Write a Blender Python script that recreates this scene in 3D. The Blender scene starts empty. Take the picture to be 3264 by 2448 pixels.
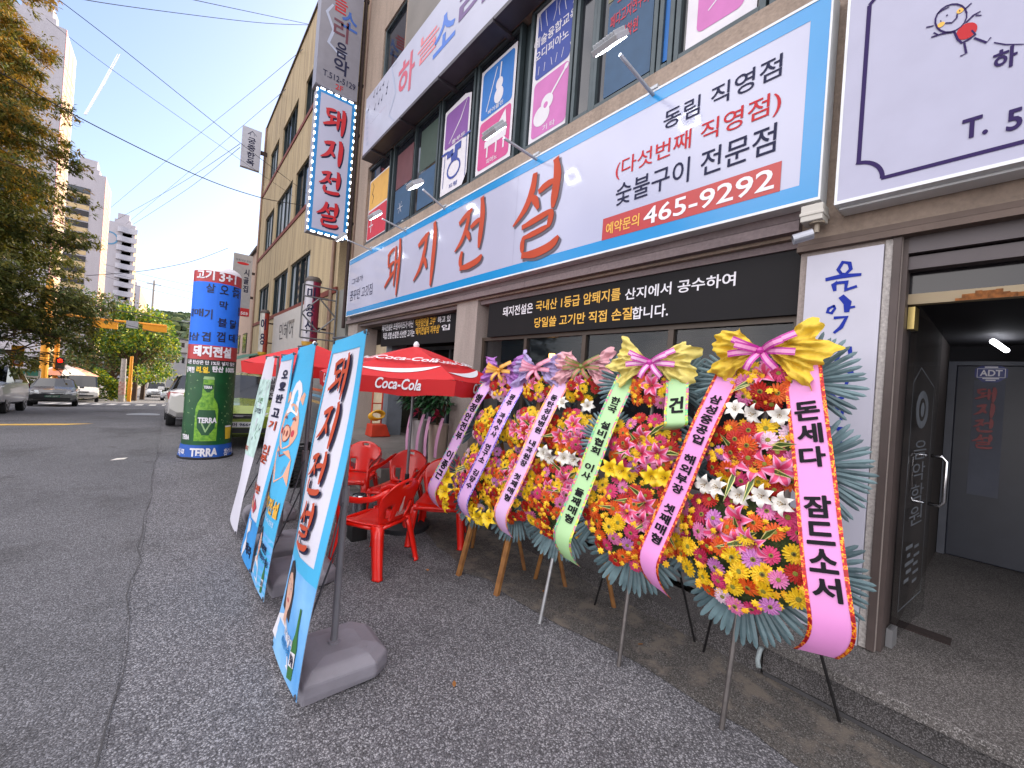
import bpy, bmesh, math, random
from mathutils import Vector, Matrix
S = bpy.context.scene
COL = S.collection
rad = math.radians
# ------------------------------------------------------------------ camera, sky, sun
CAM = Vector((0, 0, 1.75)); FPX = 1309.24; YAW, PIT, ROL = 0.69359, 0.00188, 0.07129
fw = Vector((math.sin(YAW)*math.cos(PIT), math.cos(YAW)*math.cos(PIT), math.sin(PIT)))
r0 = Vector((math.cos(YAW), -math.sin(YAW), 0)); u0 = r0.cross(fw)
RT = r0*math.cos(ROL) + u0*math.sin(ROL); UP = u0*math.cos(ROL) - r0*math.sin(ROL)
cd = bpy.data.cameras.new('camera'); cam = bpy.data.objects.new('camera', cd); COL.objects.link(cam)
cd.sensor_fit = 'HORIZONTAL'; cd.sensor_width = 36; cd.lens = 36*FPX/3264
cd.clip_start = 0.05; cd.clip_end = 4000
m3 = Matrix((RT, UP, -fw)).transposed(); cam.matrix_world = Matrix.Translation(CAM) @ m3.to_4x4()
S.camera = cam
SUN_AZ, SUN_EL = rad(58), rad(27)          # azimuth from +Y towards +X
W = bpy.data.worlds.new('World'); S.world = W; W.use_nodes = True
nt = W.node_tree; bg = nt.nodes['Background']; sky = nt.nodes.new('ShaderNodeTexSky')
sky.sky_type = 'NISHITA'; sky.sun_disc = False; sky.sun_elevation = SUN_EL; sky.sun_rotation = SUN_AZ
sky.air_density = 1.0; sky.dust_density = 3.0; sky.ozone_density = 1.0
# bright cloud added in the west behind the camera, to lift the shade
wtc = nt.nodes.new('ShaderNodeTexCoord'); wno = nt.nodes.new('ShaderNodeTexNoise'); wno.inputs['Scale'].default_value = 2.4; wno.inputs['Detail'].default_value = 7; wno.inputs['Roughness'].default_value = .55
wdt = nt.nodes.new('ShaderNodeVectorMath'); wdt.operation = 'DOT_PRODUCT'; wdt.inputs[1].default_value = (-.70, -.36, .62)
nt.links.new(wtc.outputs['Generated'], wno.inputs['Vector']); nt.links.new(wtc.outputs['Generated'], wdt.inputs[0])
wr1 = nt.nodes.new('ShaderNodeMapRange'); wr1.inputs[1].default_value = .12; wr1.inputs[2].default_value = .55; nt.links.new(wdt.outputs['Value'], wr1.inputs[0])
wr2 = nt.nodes.new('ShaderNodeMapRange'); wr2.inputs[1].default_value = .36; wr2.inputs[2].default_value = .58; nt.links.new(wno.outputs['Fac'], wr2.inputs[0])
wmu = nt.nodes.new('ShaderNodeMath'); wmu.operation = 'MULTIPLY'; nt.links.new(wr1.outputs[0], wmu.inputs[0]); nt.links.new(wr2.outputs[0], wmu.inputs[1])
wmx = nt.nodes.new('ShaderNodeMix'); wmx.data_type = 'RGBA'; nt.links.new(wmu.outputs[0], wmx.inputs[0]); wtn = nt.nodes.new('ShaderNodeMix'); wtn.data_type = 'RGBA'; wtn.blend_type = 'MULTIPLY'; wtn.inputs[0].default_value = 1; wtn.inputs[7].default_value = (.80, .82, .93, 1); nt.links.new(sky.outputs[0], wtn.inputs[6])   # sky colour dimmed and made less cyan
nt.links.new(wtn.outputs[2], wmx.inputs[6]); wmx.inputs[7].default_value = (10.4, 9.9, 9.9, 1)
nt.links.new(wmx.outputs[2], bg.inputs[0]); bg.inputs[1].default_value = 0.15
sd = bpy.data.lights.new('sun', 'SUN'); so = bpy.data.objects.new('sun', sd); COL.objects.link(so)
sd.energy = 4.2; sd.angle = rad(0.5); sd.color = (1.0, 0.86, 0.66)
sv = Vector((math.sin(SUN_AZ)*math.cos(SUN_EL), math.cos(SUN_AZ)*math.cos(SUN_EL), math.sin(SUN_EL)))
so.rotation_euler = sv.to_track_quat('Z', 'Y').to_euler()
S.view_settings.view_transform = 'Standard'; S.view_settings.look = 'None'
S.view_settings.exposure = 1.33; S.view_settings.gamma = 1.0
S.render.engine = 'CYCLES'
S.cycles.max_bounces = 6; S.cycles.diffuse_bounces = 3; S.cycles.glossy_bounces = 3; S.cycles.transparent_max_bounces = 12
S.cycles.sample_clamp_indirect = 4; S.cycles.use_denoising = True

# ------------------------------------------------------------------ where a pixel of the 2212 px wide view lands in the place
KD = 3264/2212
def ray(x, y): return fw + RT*((x*KD-1632)/FPX) - UP*((y*KD-1224)/FPX)
def gx(x, y, X): d = ray(x, y); return CAM + d*((X-CAM.x)/d.x)
def gy(x, y, Y): d = ray(x, y); return CAM + d*((Y-CAM.y)/d.y)
def gz(x, y, z=0.0): d = ray(x, y); return CAM + d*((z-CAM.z)/d.z)

# ------------------------------------------------------------------ materials
def lin(c):
    c = c/255.0
    return c/12.92 if c <= 0.04045 else ((c+0.055)/1.055)**2.4
def hexc(h): return tuple(lin(int(h[i:i+2], 16)) for i in (0, 2, 4))
MATS = {}
def mat(name, col, rough=0.6, metal=0.0, var=0.12, vs=6.0, bump=0.0, bs=60.0, emit=None, es=1.0, spec=0.5, col2=None, coat=0.0, trans=0.0, alpha=1.0, island=0.0, sss=0.0, thin=0.0):
    if name in MATS: return MATS[name]
    m = bpy.data.materials.new(name); m.use_nodes = True; MATS[name] = m
    t = m.node_tree; b = t.nodes['Principled BSDF']
    c = hexc(col) if isinstance(col, str) else tuple(col)
    b.inputs['Roughness'].default_value = rough; b.inputs['Metallic'].default_value = metal
    b.inputs['Specular IOR Level'].default_value = spec; b.inputs['Coat Weight'].default_value = coat
    b.inputs['Transmission Weight'].default_value = trans; b.inputs['Alpha'].default_value = alpha
    tc = t.nodes.new('ShaderNodeTexCoord')
    if var > 0 or col2 or island:
        n = t.nodes.new('ShaderNodeTexNoise'); n.inputs['Scale'].default_value = vs; n.inputs['Detail'].default_value = 5
        t.links.new(tc.outputs['Object'], n.inputs['Vector'])
        r = t.nodes.new('ShaderNodeValToRGB')
        c2 = (hexc(col2) if isinstance(col2, str) else col2) if col2 else tuple(min(1, x*(1+var)) for x in c)
        c1 = c if col2 else tuple(x*(1-var) for x in c)
        r.color_ramp.elements[0].color = (*c1, 1); r.color_ramp.elements[1].color = (*c2, 1)
        r.color_ramp.elements[0].position = 0.3; r.color_ramp.elements[1].position = 0.7
        fac = n.outputs['Fac']
        if island:
            g = t.nodes.new('ShaderNodeNewGeometry'); mx = t.nodes.new('ShaderNodeMath'); mx.operation = 'MULTIPLY_ADD'
            mx.inputs[1].default_value = island; mx.inputs[2].default_value = -island/2
            ad = t.nodes.new('ShaderNodeMath'); ad.operation = 'ADD'
            t.links.new(g.outputs['Random Per Island'], mx.inputs[0]); t.links.new(mx.outputs[0], ad.inputs[0]); t.links.new(fac, ad.inputs[1]); fac = ad.outputs[0]
        t.links.new(fac, r.inputs[0]); t.links.new(r.outputs[0], b.inputs['Base Color'])
    else:
        b.inputs['Base Color'].default_value = (*c, 1)
    if bump > 0:
        n2 = t.nodes.new('ShaderNodeTexNoise'); n2.inputs['Scale'].default_value = bs; n2.inputs['Detail'].default_value = 4
        t.links.new(tc.outputs['Object'], n2.inputs['Vector'])
        bp = t.nodes.new('ShaderNodeBump'); bp.inputs['Strength'].default_value = bump; bp.inputs['Distance'].default_value = 0.02
        t.links.new(n2.outputs['Fac'], bp.inputs['Height']); t.links.new(bp.outputs[0], b.inputs['Normal'])
    if thin:      # leaves and petals let light through
        tl = t.nodes.new('ShaderNodeBsdfTranslucent'); mxs = t.nodes.new('ShaderNodeMixShader'); mxs.inputs[0].default_value = thin
        src = b.inputs['Base Color']
        if src.is_linked: t.links.new(src.links[0].from_socket, tl.inputs[0])
        else: tl.inputs[0].default_value = (*c, 1)
        t.links.new(b.outputs[0], mxs.inputs[1]); t.links.new(tl.outputs[0], mxs.inputs[2]); t.links.new(mxs.outputs[0], t.nodes['Material Output'].inputs[0])
    if emit:
        b.inputs['Emission Color'].default_value = (*hexc(emit), 1); b.inputs['Emission Strength'].default_value = es
    return m
def ramp(t, stops):
    r = t.nodes.new('ShaderNodeValToRGB'); e = r.color_ramp.elements
    while len(e) < len(stops): e.new(0.5)
    for k, (p, c) in enumerate(stops): e[k].position = p; e[k].color = (*(hexc(c) if isinstance(c, str) else c), 1)
    return r
def mixc(t, fac, a, b, mode='MIX'):
    n = t.nodes.new('ShaderNodeMix'); n.data_type = 'RGBA'; n.blend_type = mode
    for s, v in ((n.inputs[0], fac), (n.inputs[6], a), (n.inputs[7], b)):
        if hasattr(v, 'is_output'): t.links.new(v, s)
        elif isinstance(v, (int, float)): s.default_value = v
        else: s.default_value = (*v, 1)
    return n.outputs[2]
def noise(t, scale, detail=5, vec=None, rough=0.5):
    n = t.nodes.new('ShaderNodeTexNoise'); n.inputs['Scale'].default_value = scale; n.inputs['Detail'].default_value = detail; n.inputs['Roughness'].default_value = rough
    if vec is None: vec = t.nodes.new('ShaderNodeTexCoord').outputs['Object']
    t.links.new(vec, n.inputs['Vector']); return n.outputs['Fac']
def stone_mat(name, dark, mid, light, cell=120.0, patch=1.2, bump=0.5, rough=0.9, lightpos=0.62, stain=None, wear=False):
    """aggregate seen in asphalt, granite and washed concrete: little stones of random tone over blotches"""
    m = bpy.data.materials.new(name); m.use_nodes = True; MATS[name] = m; t = m.node_tree; b = t.nodes['Principled BSDF']
    co = t.nodes.new('ShaderNodeTexCoord').outputs['Object']
    v = t.nodes.new('ShaderNodeTexVoronoi'); v.inputs['Scale'].default_value = cell
    wob = t.nodes.new('ShaderNodeTexNoise'); wob.inputs['Scale'].default_value = cell*.16; wob.inputs['Detail'].default_value = 2; t.links.new(co, wob.inputs['Vector'])
    wad = t.nodes.new('ShaderNodeVectorMath'); wad.operation = 'MULTIPLY_ADD'; wad.inputs[1].default_value = (2.2/cell,)*3; t.links.new(wob.outputs['Color'], wad.inputs[0]); t.links.new(co, wad.inputs[2]); t.links.new(wad.outputs[0], v.inputs['Vector'])
    sep = t.nodes.new('ShaderNodeSeparateColor'); t.links.new(v.outputs['Color'], sep.inputs[0])
    r = ramp(t, [(0.0, dark), (0.45, mid), (lightpos, mid), (min(.98, lightpos+.25), light)]); t.links.new(sep.outputs[0], r.inputs[0])
    ed = ramp(t, [(0.25, (1, 1, 1)), (0.75, (0.35, 0.35, 0.35))]); t.links.new(v.outputs['Distance'], ed.inputs[0])
    c = mixc(t, 1.0, r.outputs[0], ed.outputs[0], 'MULTIPLY')
    pr = ramp(t, [(0.30, (0.70, 0.70, 0.70)), (0.5, (1.0, 1.0, 1.0)), (0.70, (1.16, 1.15, 1.14))]); t.links.new(noise(t, patch, 9, co, .66), pr.inputs[0])
    c = mixc(t, 1.0, c, pr.outputs[0], 'MULTIPLY')
    if wear:
        w1 = ramp(t, [(0.36, (.66, .65, .64)), (0.47, (1, 1, 1)), (0.60, (1, 1, 1)), (0.72, (1.20, 1.20, 1.21))]); t.links.new(noise(t, .42, 7, co, .7), w1.inputs[0]); c = mixc(t, 1.0, c, w1.outputs[0], 'MULTIPLY')
        w2 = ramp(t, [(0.66, (1, 1, 1)), (0.74, (.55, .54, .53))]); t.links.new(noise(t, 1.7, 3, co, .5), w2.inputs[0]); c = mixc(t, 1.0, c, w2.outputs[0], 'MULTIPLY')
    if stain:
        sr = ramp(t, [(0.5, (0, 0, 0)), (0.62, (1, 1, 1))]); t.links.new(noise(t, patch*2.3, 8, co, .65), sr.inputs[0])
        c = mixc(t, sr.outputs[0], c, hexc(stain))
    t.links.new(c, b.inputs['Base Color']); b.inputs['Roughness'].default_value = rough
    bp = t.nodes.new('ShaderNodeBump'); bp.inputs['Strength'].default_value = bump; bp.inputs['Distance'].default_value = 0.006; bp.invert = True
    t.links.new(v.outputs['Distance'], bp.inputs['Height']); t.links.new(bp.outputs[0], b.inputs['Normal'])
    return m
def streak_mat(name, base, dark, bump=0.15, rough=0.85, sx=1.5, sz=0.25, amt=0.5, cell=40):
    """rendered wall with rain streaks that run down it"""
    m = bpy.data.materials.new(name); m.use_nodes = True; MATS[name] = m; t = m.node_tree; b = t.nodes['Principled BSDF']
    co = t.nodes.new('ShaderNodeTexCoord').outputs['Object']
    mp = t.nodes.new('ShaderNodeMapping'); mp.inputs['Scale'].default_value = (sx, sx, sz); t.links.new(co, mp.inputs[0])
    sr = ramp(t, [(0.45, (0, 0, 0)), (0.75, (amt, amt, amt))]); t.links.new(noise(t, 2.2, 8, mp.outputs[0], .65), sr.inputs[0])
    c = mixc(t, sr.outputs[0], hexc(base), hexc(dark))
    pr = ramp(t, [(0.3, (0.85, 0.85, 0.85)), (0.7, (1.1, 1.1, 1.1))]); t.links.new(noise(t, cell, 4, co), pr.inputs[0])
    c = mixc(t, 1.0, c, pr.outputs[0], 'MULTIPLY')
    t.links.new(c, b.inputs['Base Color']); b.inputs['Roughness'].default_value = rough
    bp = t.nodes.new('ShaderNodeBump'); bp.inputs['Strength'].default_value = bump; bp.inputs['Distance'].default_value = 0.01
    t.links.new(noise(t, cell*1.5, 3, co), bp.inputs['Height']); t.links.new(bp.outputs[0], b.inputs['Normal'])
    return m
def glass_mat(name, tint, rough=0.03, alpha=0.35):
    m = bpy.data.materials.new(name); m.use_nodes = True; MATS[name] = m; t = m.node_tree; b = t.nodes['Principled BSDF']
    b.inputs['Base Color'].default_value = (*hexc(tint), 1); b.inputs['Roughness'].default_value = rough
    b.inputs['Alpha'].default_value = alpha; b.inputs['Specular IOR Level'].default_value = 0.8
    return m
def foil_mat(name, stops, scale=38.0):
    m = bpy.data.materials.new(name); m.use_nodes = True; MATS[name] = m; t = m.node_tree; b = t.nodes['Principled BSDF']
    co = t.nodes.new('ShaderNodeTexCoord').outputs['Object']
    r = ramp(t, stops); t.links.new(noise(t, scale, 2, co), r.inputs[0]); t.links.new(r.outputs[0], b.inputs['Base Color'])
    b.inputs['Metallic'].default_value = 0.35; b.inputs['Roughness'].default_value = 0.28
    return m

# ------------------------------------------------------------------ mesh builder
class Fr:
    """a flat frame in the place: a runs along u, b along v, c out along the normal"""
    def __init__(s, o, u, v):
        s.o = Vector(o); s.u = Vector(u).normalized(); s.v = Vector(v).normalized(); s.n = s.u.cross(s.v).normalized()
    def __call__(s, a, b, c=0.0): return s.o + s.u*a + s.v*b + s.n*c
    def sub(s, a, b, c=0.0, ang=0.0):
        u = s.u*math.cos(ang) + s.v*math.sin(ang); v = s.v*math.cos(ang) - s.u*math.sin(ang)
        return Fr(s(a, b, c), u, v)
def wallfr(X, z0=0.0): return Fr((X, 0, z0), (0, -1, 0), (0, 0, 1))      # street front: a = -y, b = z, c towards the road
class MB:
    def __init__(s): s.v = []; s.f = []; s.m = []; s.marks = []; s.quiet = 0
    def add(s, vs, fs, m=0):
        o = len(s.v); s.v += [tuple(p) for p in vs]
        for f in fs: s.f.append(tuple(o+i for i in f)); s.m.append(m)
        return s
    def box(s, x0, x1, y0, y1, z0, z1, m=0, M=None):
        vs = [Vector((x, y, z)) for z in (z0, z1) for y in (y0, y1) for x in (x0, x1)]
        if M is not None: vs = [M(*p) if isinstance(M, Fr) else M @ p for p in vs]
        return s.add(vs, [(0, 2, 3, 1), (4, 5, 7, 6), (0, 1, 5, 4), (2, 6, 7, 3), (0, 4, 6, 2), (1, 3, 7, 5)], m)
    def cyl(s, p0, p1, r0, r1=None, n=12, m=0, caps=True):
        p0 = Vector(p0); p1 = Vector(p1); r1 = r0 if r1 is None else r1
        d = (p1-p0).normalized(); a = d.orthogonal().normalized(); b = d.cross(a)
        vs = []
        for p, r in ((p0, r0), (p1, r1)):
            for k in range(n): t = 2*math.pi*k/n; vs.append(p + a*(r*math.cos(t)) + b*(r*math.sin(t)))
        fs = [(k, (k+1) % n, n+(k+1) % n, n+k) for k in range(n)]
        if caps: fs += [tuple(range(n-1, -1, -1)), tuple(range(n, 2*n))]
        return s.add(vs, fs, m)
    def tube(s, pts, r, n=8, m=0, flat=None, caps=True):
        pts = [Vector(p) for p in pts]; k = len(pts); rs = r if isinstance(r, (list, tuple)) else [r]*k
        vs = []; prev = None
        for i, p in enumerate(pts):
            d = (pts[min(i+1, k-1)]-pts[max(i-1, 0)]).normalized()
            if prev is None: a = d.orthogonal().normalized() if flat is None else (Vector(flat)-d*d.dot(Vector(flat))).normalized()
            else: a = (prev - d*prev.dot(d)).normalized()
            prev = a; b = d.cross(a); rr = rs[i]; ra, rb = rr if isinstance(rr, tuple) else (rr, rr)
            for j in range(n): t = 2*math.pi*j/n; vs.append(p + a*(ra*math.cos(t)) + b*(rb*math.sin(t)))
        fs = [(i*n+j, i*n+(j+1) % n, (i+1)*n+(j+1) % n, (i+1)*n+j) for i in range(k-1) for j in range(n)]
        if caps: fs += [tuple(range(n-1, -1, -1)), tuple(range((k-1)*n, k*n))]
        return s.add(vs, fs, m)
    def lathe(s, prof, c=(0, 0, 0), n=24, m=0, M=None):
        vs = []; c = Vector(c)
        for r, z in prof:
            for k in range(n): t = 2*math.pi*k/n; p = Vector((r*math.cos(t), r*math.sin(t), z)); vs.append((M @ p if M else p) + c)
        fs = [(i*n+k, i*n+(k+1) % n, (i+1)*n+(k+1) % n, (i+1)*n+k) for i in range(len(prof)-1) for k in range(n)]
        return s.add(vs, fs, m)
    def grid(s, fn, nu, nv, m=0, skip=None):
        vs = [fn(i/nu, j/nv) for j in range(nv+1) for i in range(nu+1)]
        fs = [(j*(nu+1)+i, j*(nu+1)+i+1, (j+1)*(nu+1)+i+1, (j+1)*(nu+1)+i) for j in range(nv) for i in range(nu) if not (skip and skip(i, j))]
        return s.add(vs, fs, m)
    def poly(s, pts, fr, c=0.0, m=0): return s.add([fr(a, b, c) for a, b in pts], [tuple(range(len(pts)))], m)
    def rect(s, a0, a1, b0, b1, fr, c=0.0, m=0): return s.poly([(a0, b0), (a1, b0), (a1, b1), (a0, b1)], fr, c, m)
    def prism(s, pts, fr, c0, c1, m=0):
        n = len(pts); vs = [fr(a, b, c0) for a, b in pts] + [fr(a, b, c1) for a, b in pts]
        return s.add(vs, [tuple(range(n-1, -1, -1)), tuple(range(n, 2*n))] + [(k, (k+1) % n, n+(k+1) % n, n+k) for k in range(n)], m)
    def ring(s, outer, inner, fr, c=0.0, m=0):
        n = len(outer); return s.add([fr(*p, c) for p in outer] + [fr(*p, c) for p in inner], [(k, (k+1) % n, n+(k+1) % n, n+k) for k in range(n)], m)
    def disc(s, a, b, ra, rb, fr, c=0.0, m=0, n=20, rot=0.0):
        return s.poly([(a+ra*math.cos(2*math.pi*k/n)*math.cos(rot)-rb*math.sin(2*math.pi*k/n)*math.sin(rot), b+ra*math.cos(2*math.pi*k/n)*math.sin(rot)+rb*math.sin(2*math.pi*k/n)*math.cos(rot)) for k in range(n)], fr, c, m)
    def stroke(s, pts, w, fr, c=0.0, m=0, taper=(0.6, 0.5)):
        """a brush stroke lying in the frame"""
        P = [Vector((p[0], p[1])) for p in pts]; n = len(P); L = []; R = []
        for i, p in enumerate(P):
            d = (P[min(i+1, n-1)]-P[max(i-1, 0)]).normalized(); q = Vector((-d.y, d.x)); t = i/(n-1)
            ww = w[i] if isinstance(w, (list, tuple)) else w*(taper[0]+(1-taper[0])*min(1, t*4))*(1-(1-taper[1])*max(0, (t-.6)/.4))
            L.append(p+q*ww/2); R.append(p-q*ww/2)
        vs = [fr(p.x, p.y, c) for p in L] + [fr(p.x, p.y, c) for p in R]
        return s.add(vs, [(i, i+1, n+i+1, n+i)[::-1] for i in range(n-1)], m)
    def build(s, name, mats, parent=None, smooth=False, bevel=0.0, sub=0, solid=0.0):
        if name == 'lettering' and 2 <= len(s.marks) <= 14:      # each line of writing is a part of its own
            mk = [0]+s.marks[1:]+[len(s.f)]; first = None
            for i in range(len(mk)-1):
                q = MB(); ids = sorted({v for f in s.f[mk[i]:mk[i+1]] for v in f}); re_ = {v: k for k, v in enumerate(ids)}
                q.v = [s.v[v] for v in ids]; q.f = [tuple(re_[v] for v in f) for f in s.f[mk[i]:mk[i+1]]]; q.m = s.m[mk[i]:mk[i+1]]
                o = q.build(name, mats, parent, smooth, bevel, sub, solid); first = first or o
            return first
        me = bpy.data.meshes.new(name); me.from_pydata(s.v, [], s.f)
        for x in (mats if isinstance(mats, (list, tuple)) else [mats]): me.materials.append(x)
        me.polygons.foreach_set('material_index', [int(x) for x in s.m])
        if smooth: me.polygons.foreach_set('use_smooth', [True]*len(s.f))
        me.update(); o = bpy.data.objects.new(name, me); COL.objects.link(o)
        if parent is not None: o.parent = parent; o.matrix_parent_inverse = parent_inv(parent)
        if solid: q = o.modifiers.new('thickness', 'SOLIDIFY'); q.thickness = solid; q.offset = 0
        if bevel: q = o.modifiers.new('bevel', 'BEVEL'); q.width = bevel; q.segments = 2; q.limit_method = 'ANGLE'
        if sub: q = o.modifiers.new('subsurf', 'SUBSURF'); q.levels = sub; q.render_levels = sub
        return o
def world_of(o):
    M = Matrix.LocRotScale(o.location, o.rotation_euler, o.scale)
    return world_of(o.parent) @ o.matrix_parent_inverse @ M if o.parent else M
def parent_inv(p): return world_of(p).inverted()
def tag(o, label, cat, group=None, kind=None):
    if label: o['label'] = label
    if cat: o['category'] = cat
    if group: o['group'] = group
    if kind: o['kind'] = kind
    return o
def thing(name, label, cat, loc=(0, 0, 0), rz=0.0, group=None):
    o = bpy.data.objects.new(name, None); o.empty_display_size = 0.2; COL.objects.link(o); o.location = loc; o.rotation_euler = (0, 0, rz)
    return tag(o, label, cat, group)
def struct(o): o['kind'] = 'structure'; return o
def local(mb, name, mats, parent, **k):
    """mesh made in its thing's own coordinates"""
    o = mb.build(name, mats, None, **k); o.parent = parent; return o
def dup(o, name=None, parent=None):
    c = o.copy(); COL.objects.link(c)
    if parent is not None: c.parent = parent
    for ch in list(o.children): dup(ch, None, c)
    return c
# ------------------------------------------------------------------ lettering
_glyph = {}
TXC = bpy.data.curves.new('lettering', 'FONT'); TXO = bpy.data.objects.new('lettering', TXC)
def glyphs(txt, bold=0.0, shear=0.0):
    k = (txt, bold, shear)
    if k in _glyph: return _glyph[k]
    c = TXC; o = TXO; c.body = txt; c.offset = bold; c.shear = shear; c.resolution_u = 3
    me = o.to_mesh()
    vs = [(p.co.x, p.co.y) for p in me.vertices]; fs = [tuple(p.vertices) for p in me.polygons]
    o.to_mesh_clear()
    x0 = min(p[0] for p in vs); x1 = max(p[0] for p in vs); y0 = min(p[1] for p in vs); y1 = max(p[1] for p in vs)
    _glyph[k] = (vs, fs, x0, x1, y0, y1); return _glyph[k]
def text(mb, txt, a0, a1, b0, b1, fr, c=0.004, m=0, bold=0.012, shear=0.0, warp=None):
    """lettering fitted to a rectangle of the frame"""
    if not mb.quiet and warp is None: mb.marks.append(len(mb.f))
    if bold > .021:      # heavier weights: the same letters printed a few times, slightly shifted
        d = (bold-.014)*1.0*(b1-b0)*.9; n = 8 if bold > .034 else 4
        mb.quiet += 1
        for i in range(n): a_ = 2*math.pi*i/n; dx, dy = d*math.cos(a_), d*math.sin(a_); text(mb, txt, a0+d+dx, a1-d+dx, b0+d+dy, b1-d+dy, fr, c+.00035*i, m, .014, shear, warp)
        mb.quiet -= 1
        return
    vs, fs, x0, x1, y0, y1 = glyphs(txt, bold, shear); kx = (a1-a0)/(x1-x0); ky = (b1-b0)/(y1-y0)
    ps = [(a0+(x-x0)*kx, b0+(y-y0)*ky) for x, y in vs]
    mb.add([(warp(*p, c) if warp else fr(*p, c)) for p in ps], fs, m)
def vtext(mb, txt, a, b_top, b_bot, w, fr, c=0.004, m=0, bold=0.02, fill=0.86):
    """one character below the other"""
    n = len(txt); h = (b_top-b_bot)/n
    if not mb.quiet: mb.marks.append(len(mb.f))
    mb.quiet += 1
    for i, ch in enumerate(txt):
        if ch == ' ': continue
        q = b_top-h*(i+.5); text(mb, ch, a-w/2, a+w/2, q-h*fill/2, q+h*fill/2, fr, c, m, bold)
    mb.quiet -= 1
BR = {
 '돼': [([(.05,.80),(.28,.86),(.52,.90)],.12),([(.14,.82),(.13,.70),(.16,.56)],.11),([(.12,.57),(.34,.60),(.54,.63)],.10),([(.33,.60),(.32,.46),(.30,.34)],.10),([(-.04,.16),(.18,.26),(.40,.36),(.60,.44)],.12),([(.62,.93),(.64,.6),(.62,.12)],.12),([(.64,.58),(.75,.60),(.86,.62)],.10),([(.86,1.04),(.90,.8),(.88,.4),(.83,-.08)],.16)],
 '지': [([(.08,.74),(.32,.82),(.58,.90)],.14),([(.48,.86),(.40,.58),(.22,.30),(-.06,.12)],[.10,.15,.13,.03]),([(.34,.52),(.46,.42),(.56,.28)],[.06,.14,.07]),([(.80,1.04),(.86,.8),(.84,.4),(.80,-.06)],.17)],
 '전': [([(.06,.80),(.28,.88),(.50,.94)],.12),([(.40,.90),(.34,.70),(.18,.50),(-.04,.38)],[.09,.13,.11,.03]),([(.30,.66),(.40,.58),(.48,.48)],[.05,.12,.06]),([(.48,.66),(.62,.70),(.80,.73)],.11),([(.80,1.05),(.85,.8),(.83,.55),(.80,.30)],.15),([(.24,.34),(.20,.20),(.24,.10)],.12),([(.20,.08),(.50,.08),(.80,.12),(.92,.18)],.13)],
 '설': [([(.38,1.0),(.34,.80),(.20,.60),(-.06,.44)],[.10,.14,.12,.03]),([(.30,.74),(.42,.66),(.50,.54)],[.05,.13,.06]),([(.48,.74),(.62,.78),(.80,.80)],.11),([(.80,1.05),(.85,.85),(.83,.66),(.80,.48)],.15),([(.16,.38),(.48,.42),(.80,.46)],.10),([(.78,.46),(.78,.38),(.74,.27)],.11),([(.20,.24),(.48,.26),(.76,.29)],.09),([(.22,.25),(.20,.16),(.22,.06)],.10),([(.20,.03),(.50,.01),(.82,.05),(.96,.13)],.13)],
}
def brush(mb, ch, a0, a1, b0, b1, fr, c=0.004, m=0, m_sh=None, fat=1.0, sh=(.035, -.03)):
    """a brush lettered syllable in a rectangle, with its printed drop shadow"""
    w = a1-a0; h = b1-b0
    for k, (pts, wd) in enumerate(BR[ch]):
        P = [(a0+x*w, b0+y*h) for x, y in pts]
        Q = []                                    # smooth the stroke
        for i in range(len(P)-1):
            for t in (0, .34, .67): 
                p0 = P[max(i-1,0)]; p1 = P[i]; p2 = P[i+1]; p3 = P[min(i+2,len(P)-1)]
                Q.append(tuple(.5*((2*p1[d])+(-p0[d]+p2[d])*t+(2*p0[d]-5*p1[d]+4*p2[d]-p3[d])*t*t+(-p0[d]+3*p1[d]-3*p2[d]+p3[d])*t**3) for d in (0,1)))
        Q.append(P[-1]); n = len(Q); s = min(w, h)*fat
        if isinstance(wd, list):
            ws = []
            for i in range(n):
                x = i/(n-1)*(len(wd)-1); j = min(int(x), len(wd)-2); ws.append((wd[j]*(1-x+j)+wd[j+1]*(x-j))*s)
        else: ws = [wd*s*(.62+.38*min(1, abs(i/(n-1)*5-.4)))*(1-.62*max(0, (i/(n-1)-.75)/.25)) for i in range(n)]
        mb.stroke(Q, ws, fr, c+.0006*k, m)
        if m_sh is not None: mb.stroke([(x+sh[0]*w, y+sh[1]*h) for x, y in Q], [x*1.15 for x in ws], fr, c-.0045+.0004*k, m_sh)
# ------------------------------------------------------------------ crops of the view -> view pixels
def crop(ox, oy, s): return lambda x, y: ((ox+x*s)/KD, (oy+y*s)/KD)
R3 = crop(700, 0, .49186); R4 = crop(1100, 0, .49729); R5 = crop(2100, 0, .52622); C7 = crop(2500, 700, .603); C5 = crop(500, 800, .49186)
ID = lambda x, y: (x, y)
def prect(X, l, r, t, b, f=ID):
    """extent on the street front X of the thing whose leftmost, rightmost, top and bottom pixels are given"""
    return (-gx(*f(*l), X).y, -gx(*f(*r), X).y, gx(*f(*b), X).z, gx(*f(*t), X).z)
def qx(X, q, f=ID): return [(-p.y, p.z) for p in (gx(*f(*c), X) for c in q)]

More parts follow.
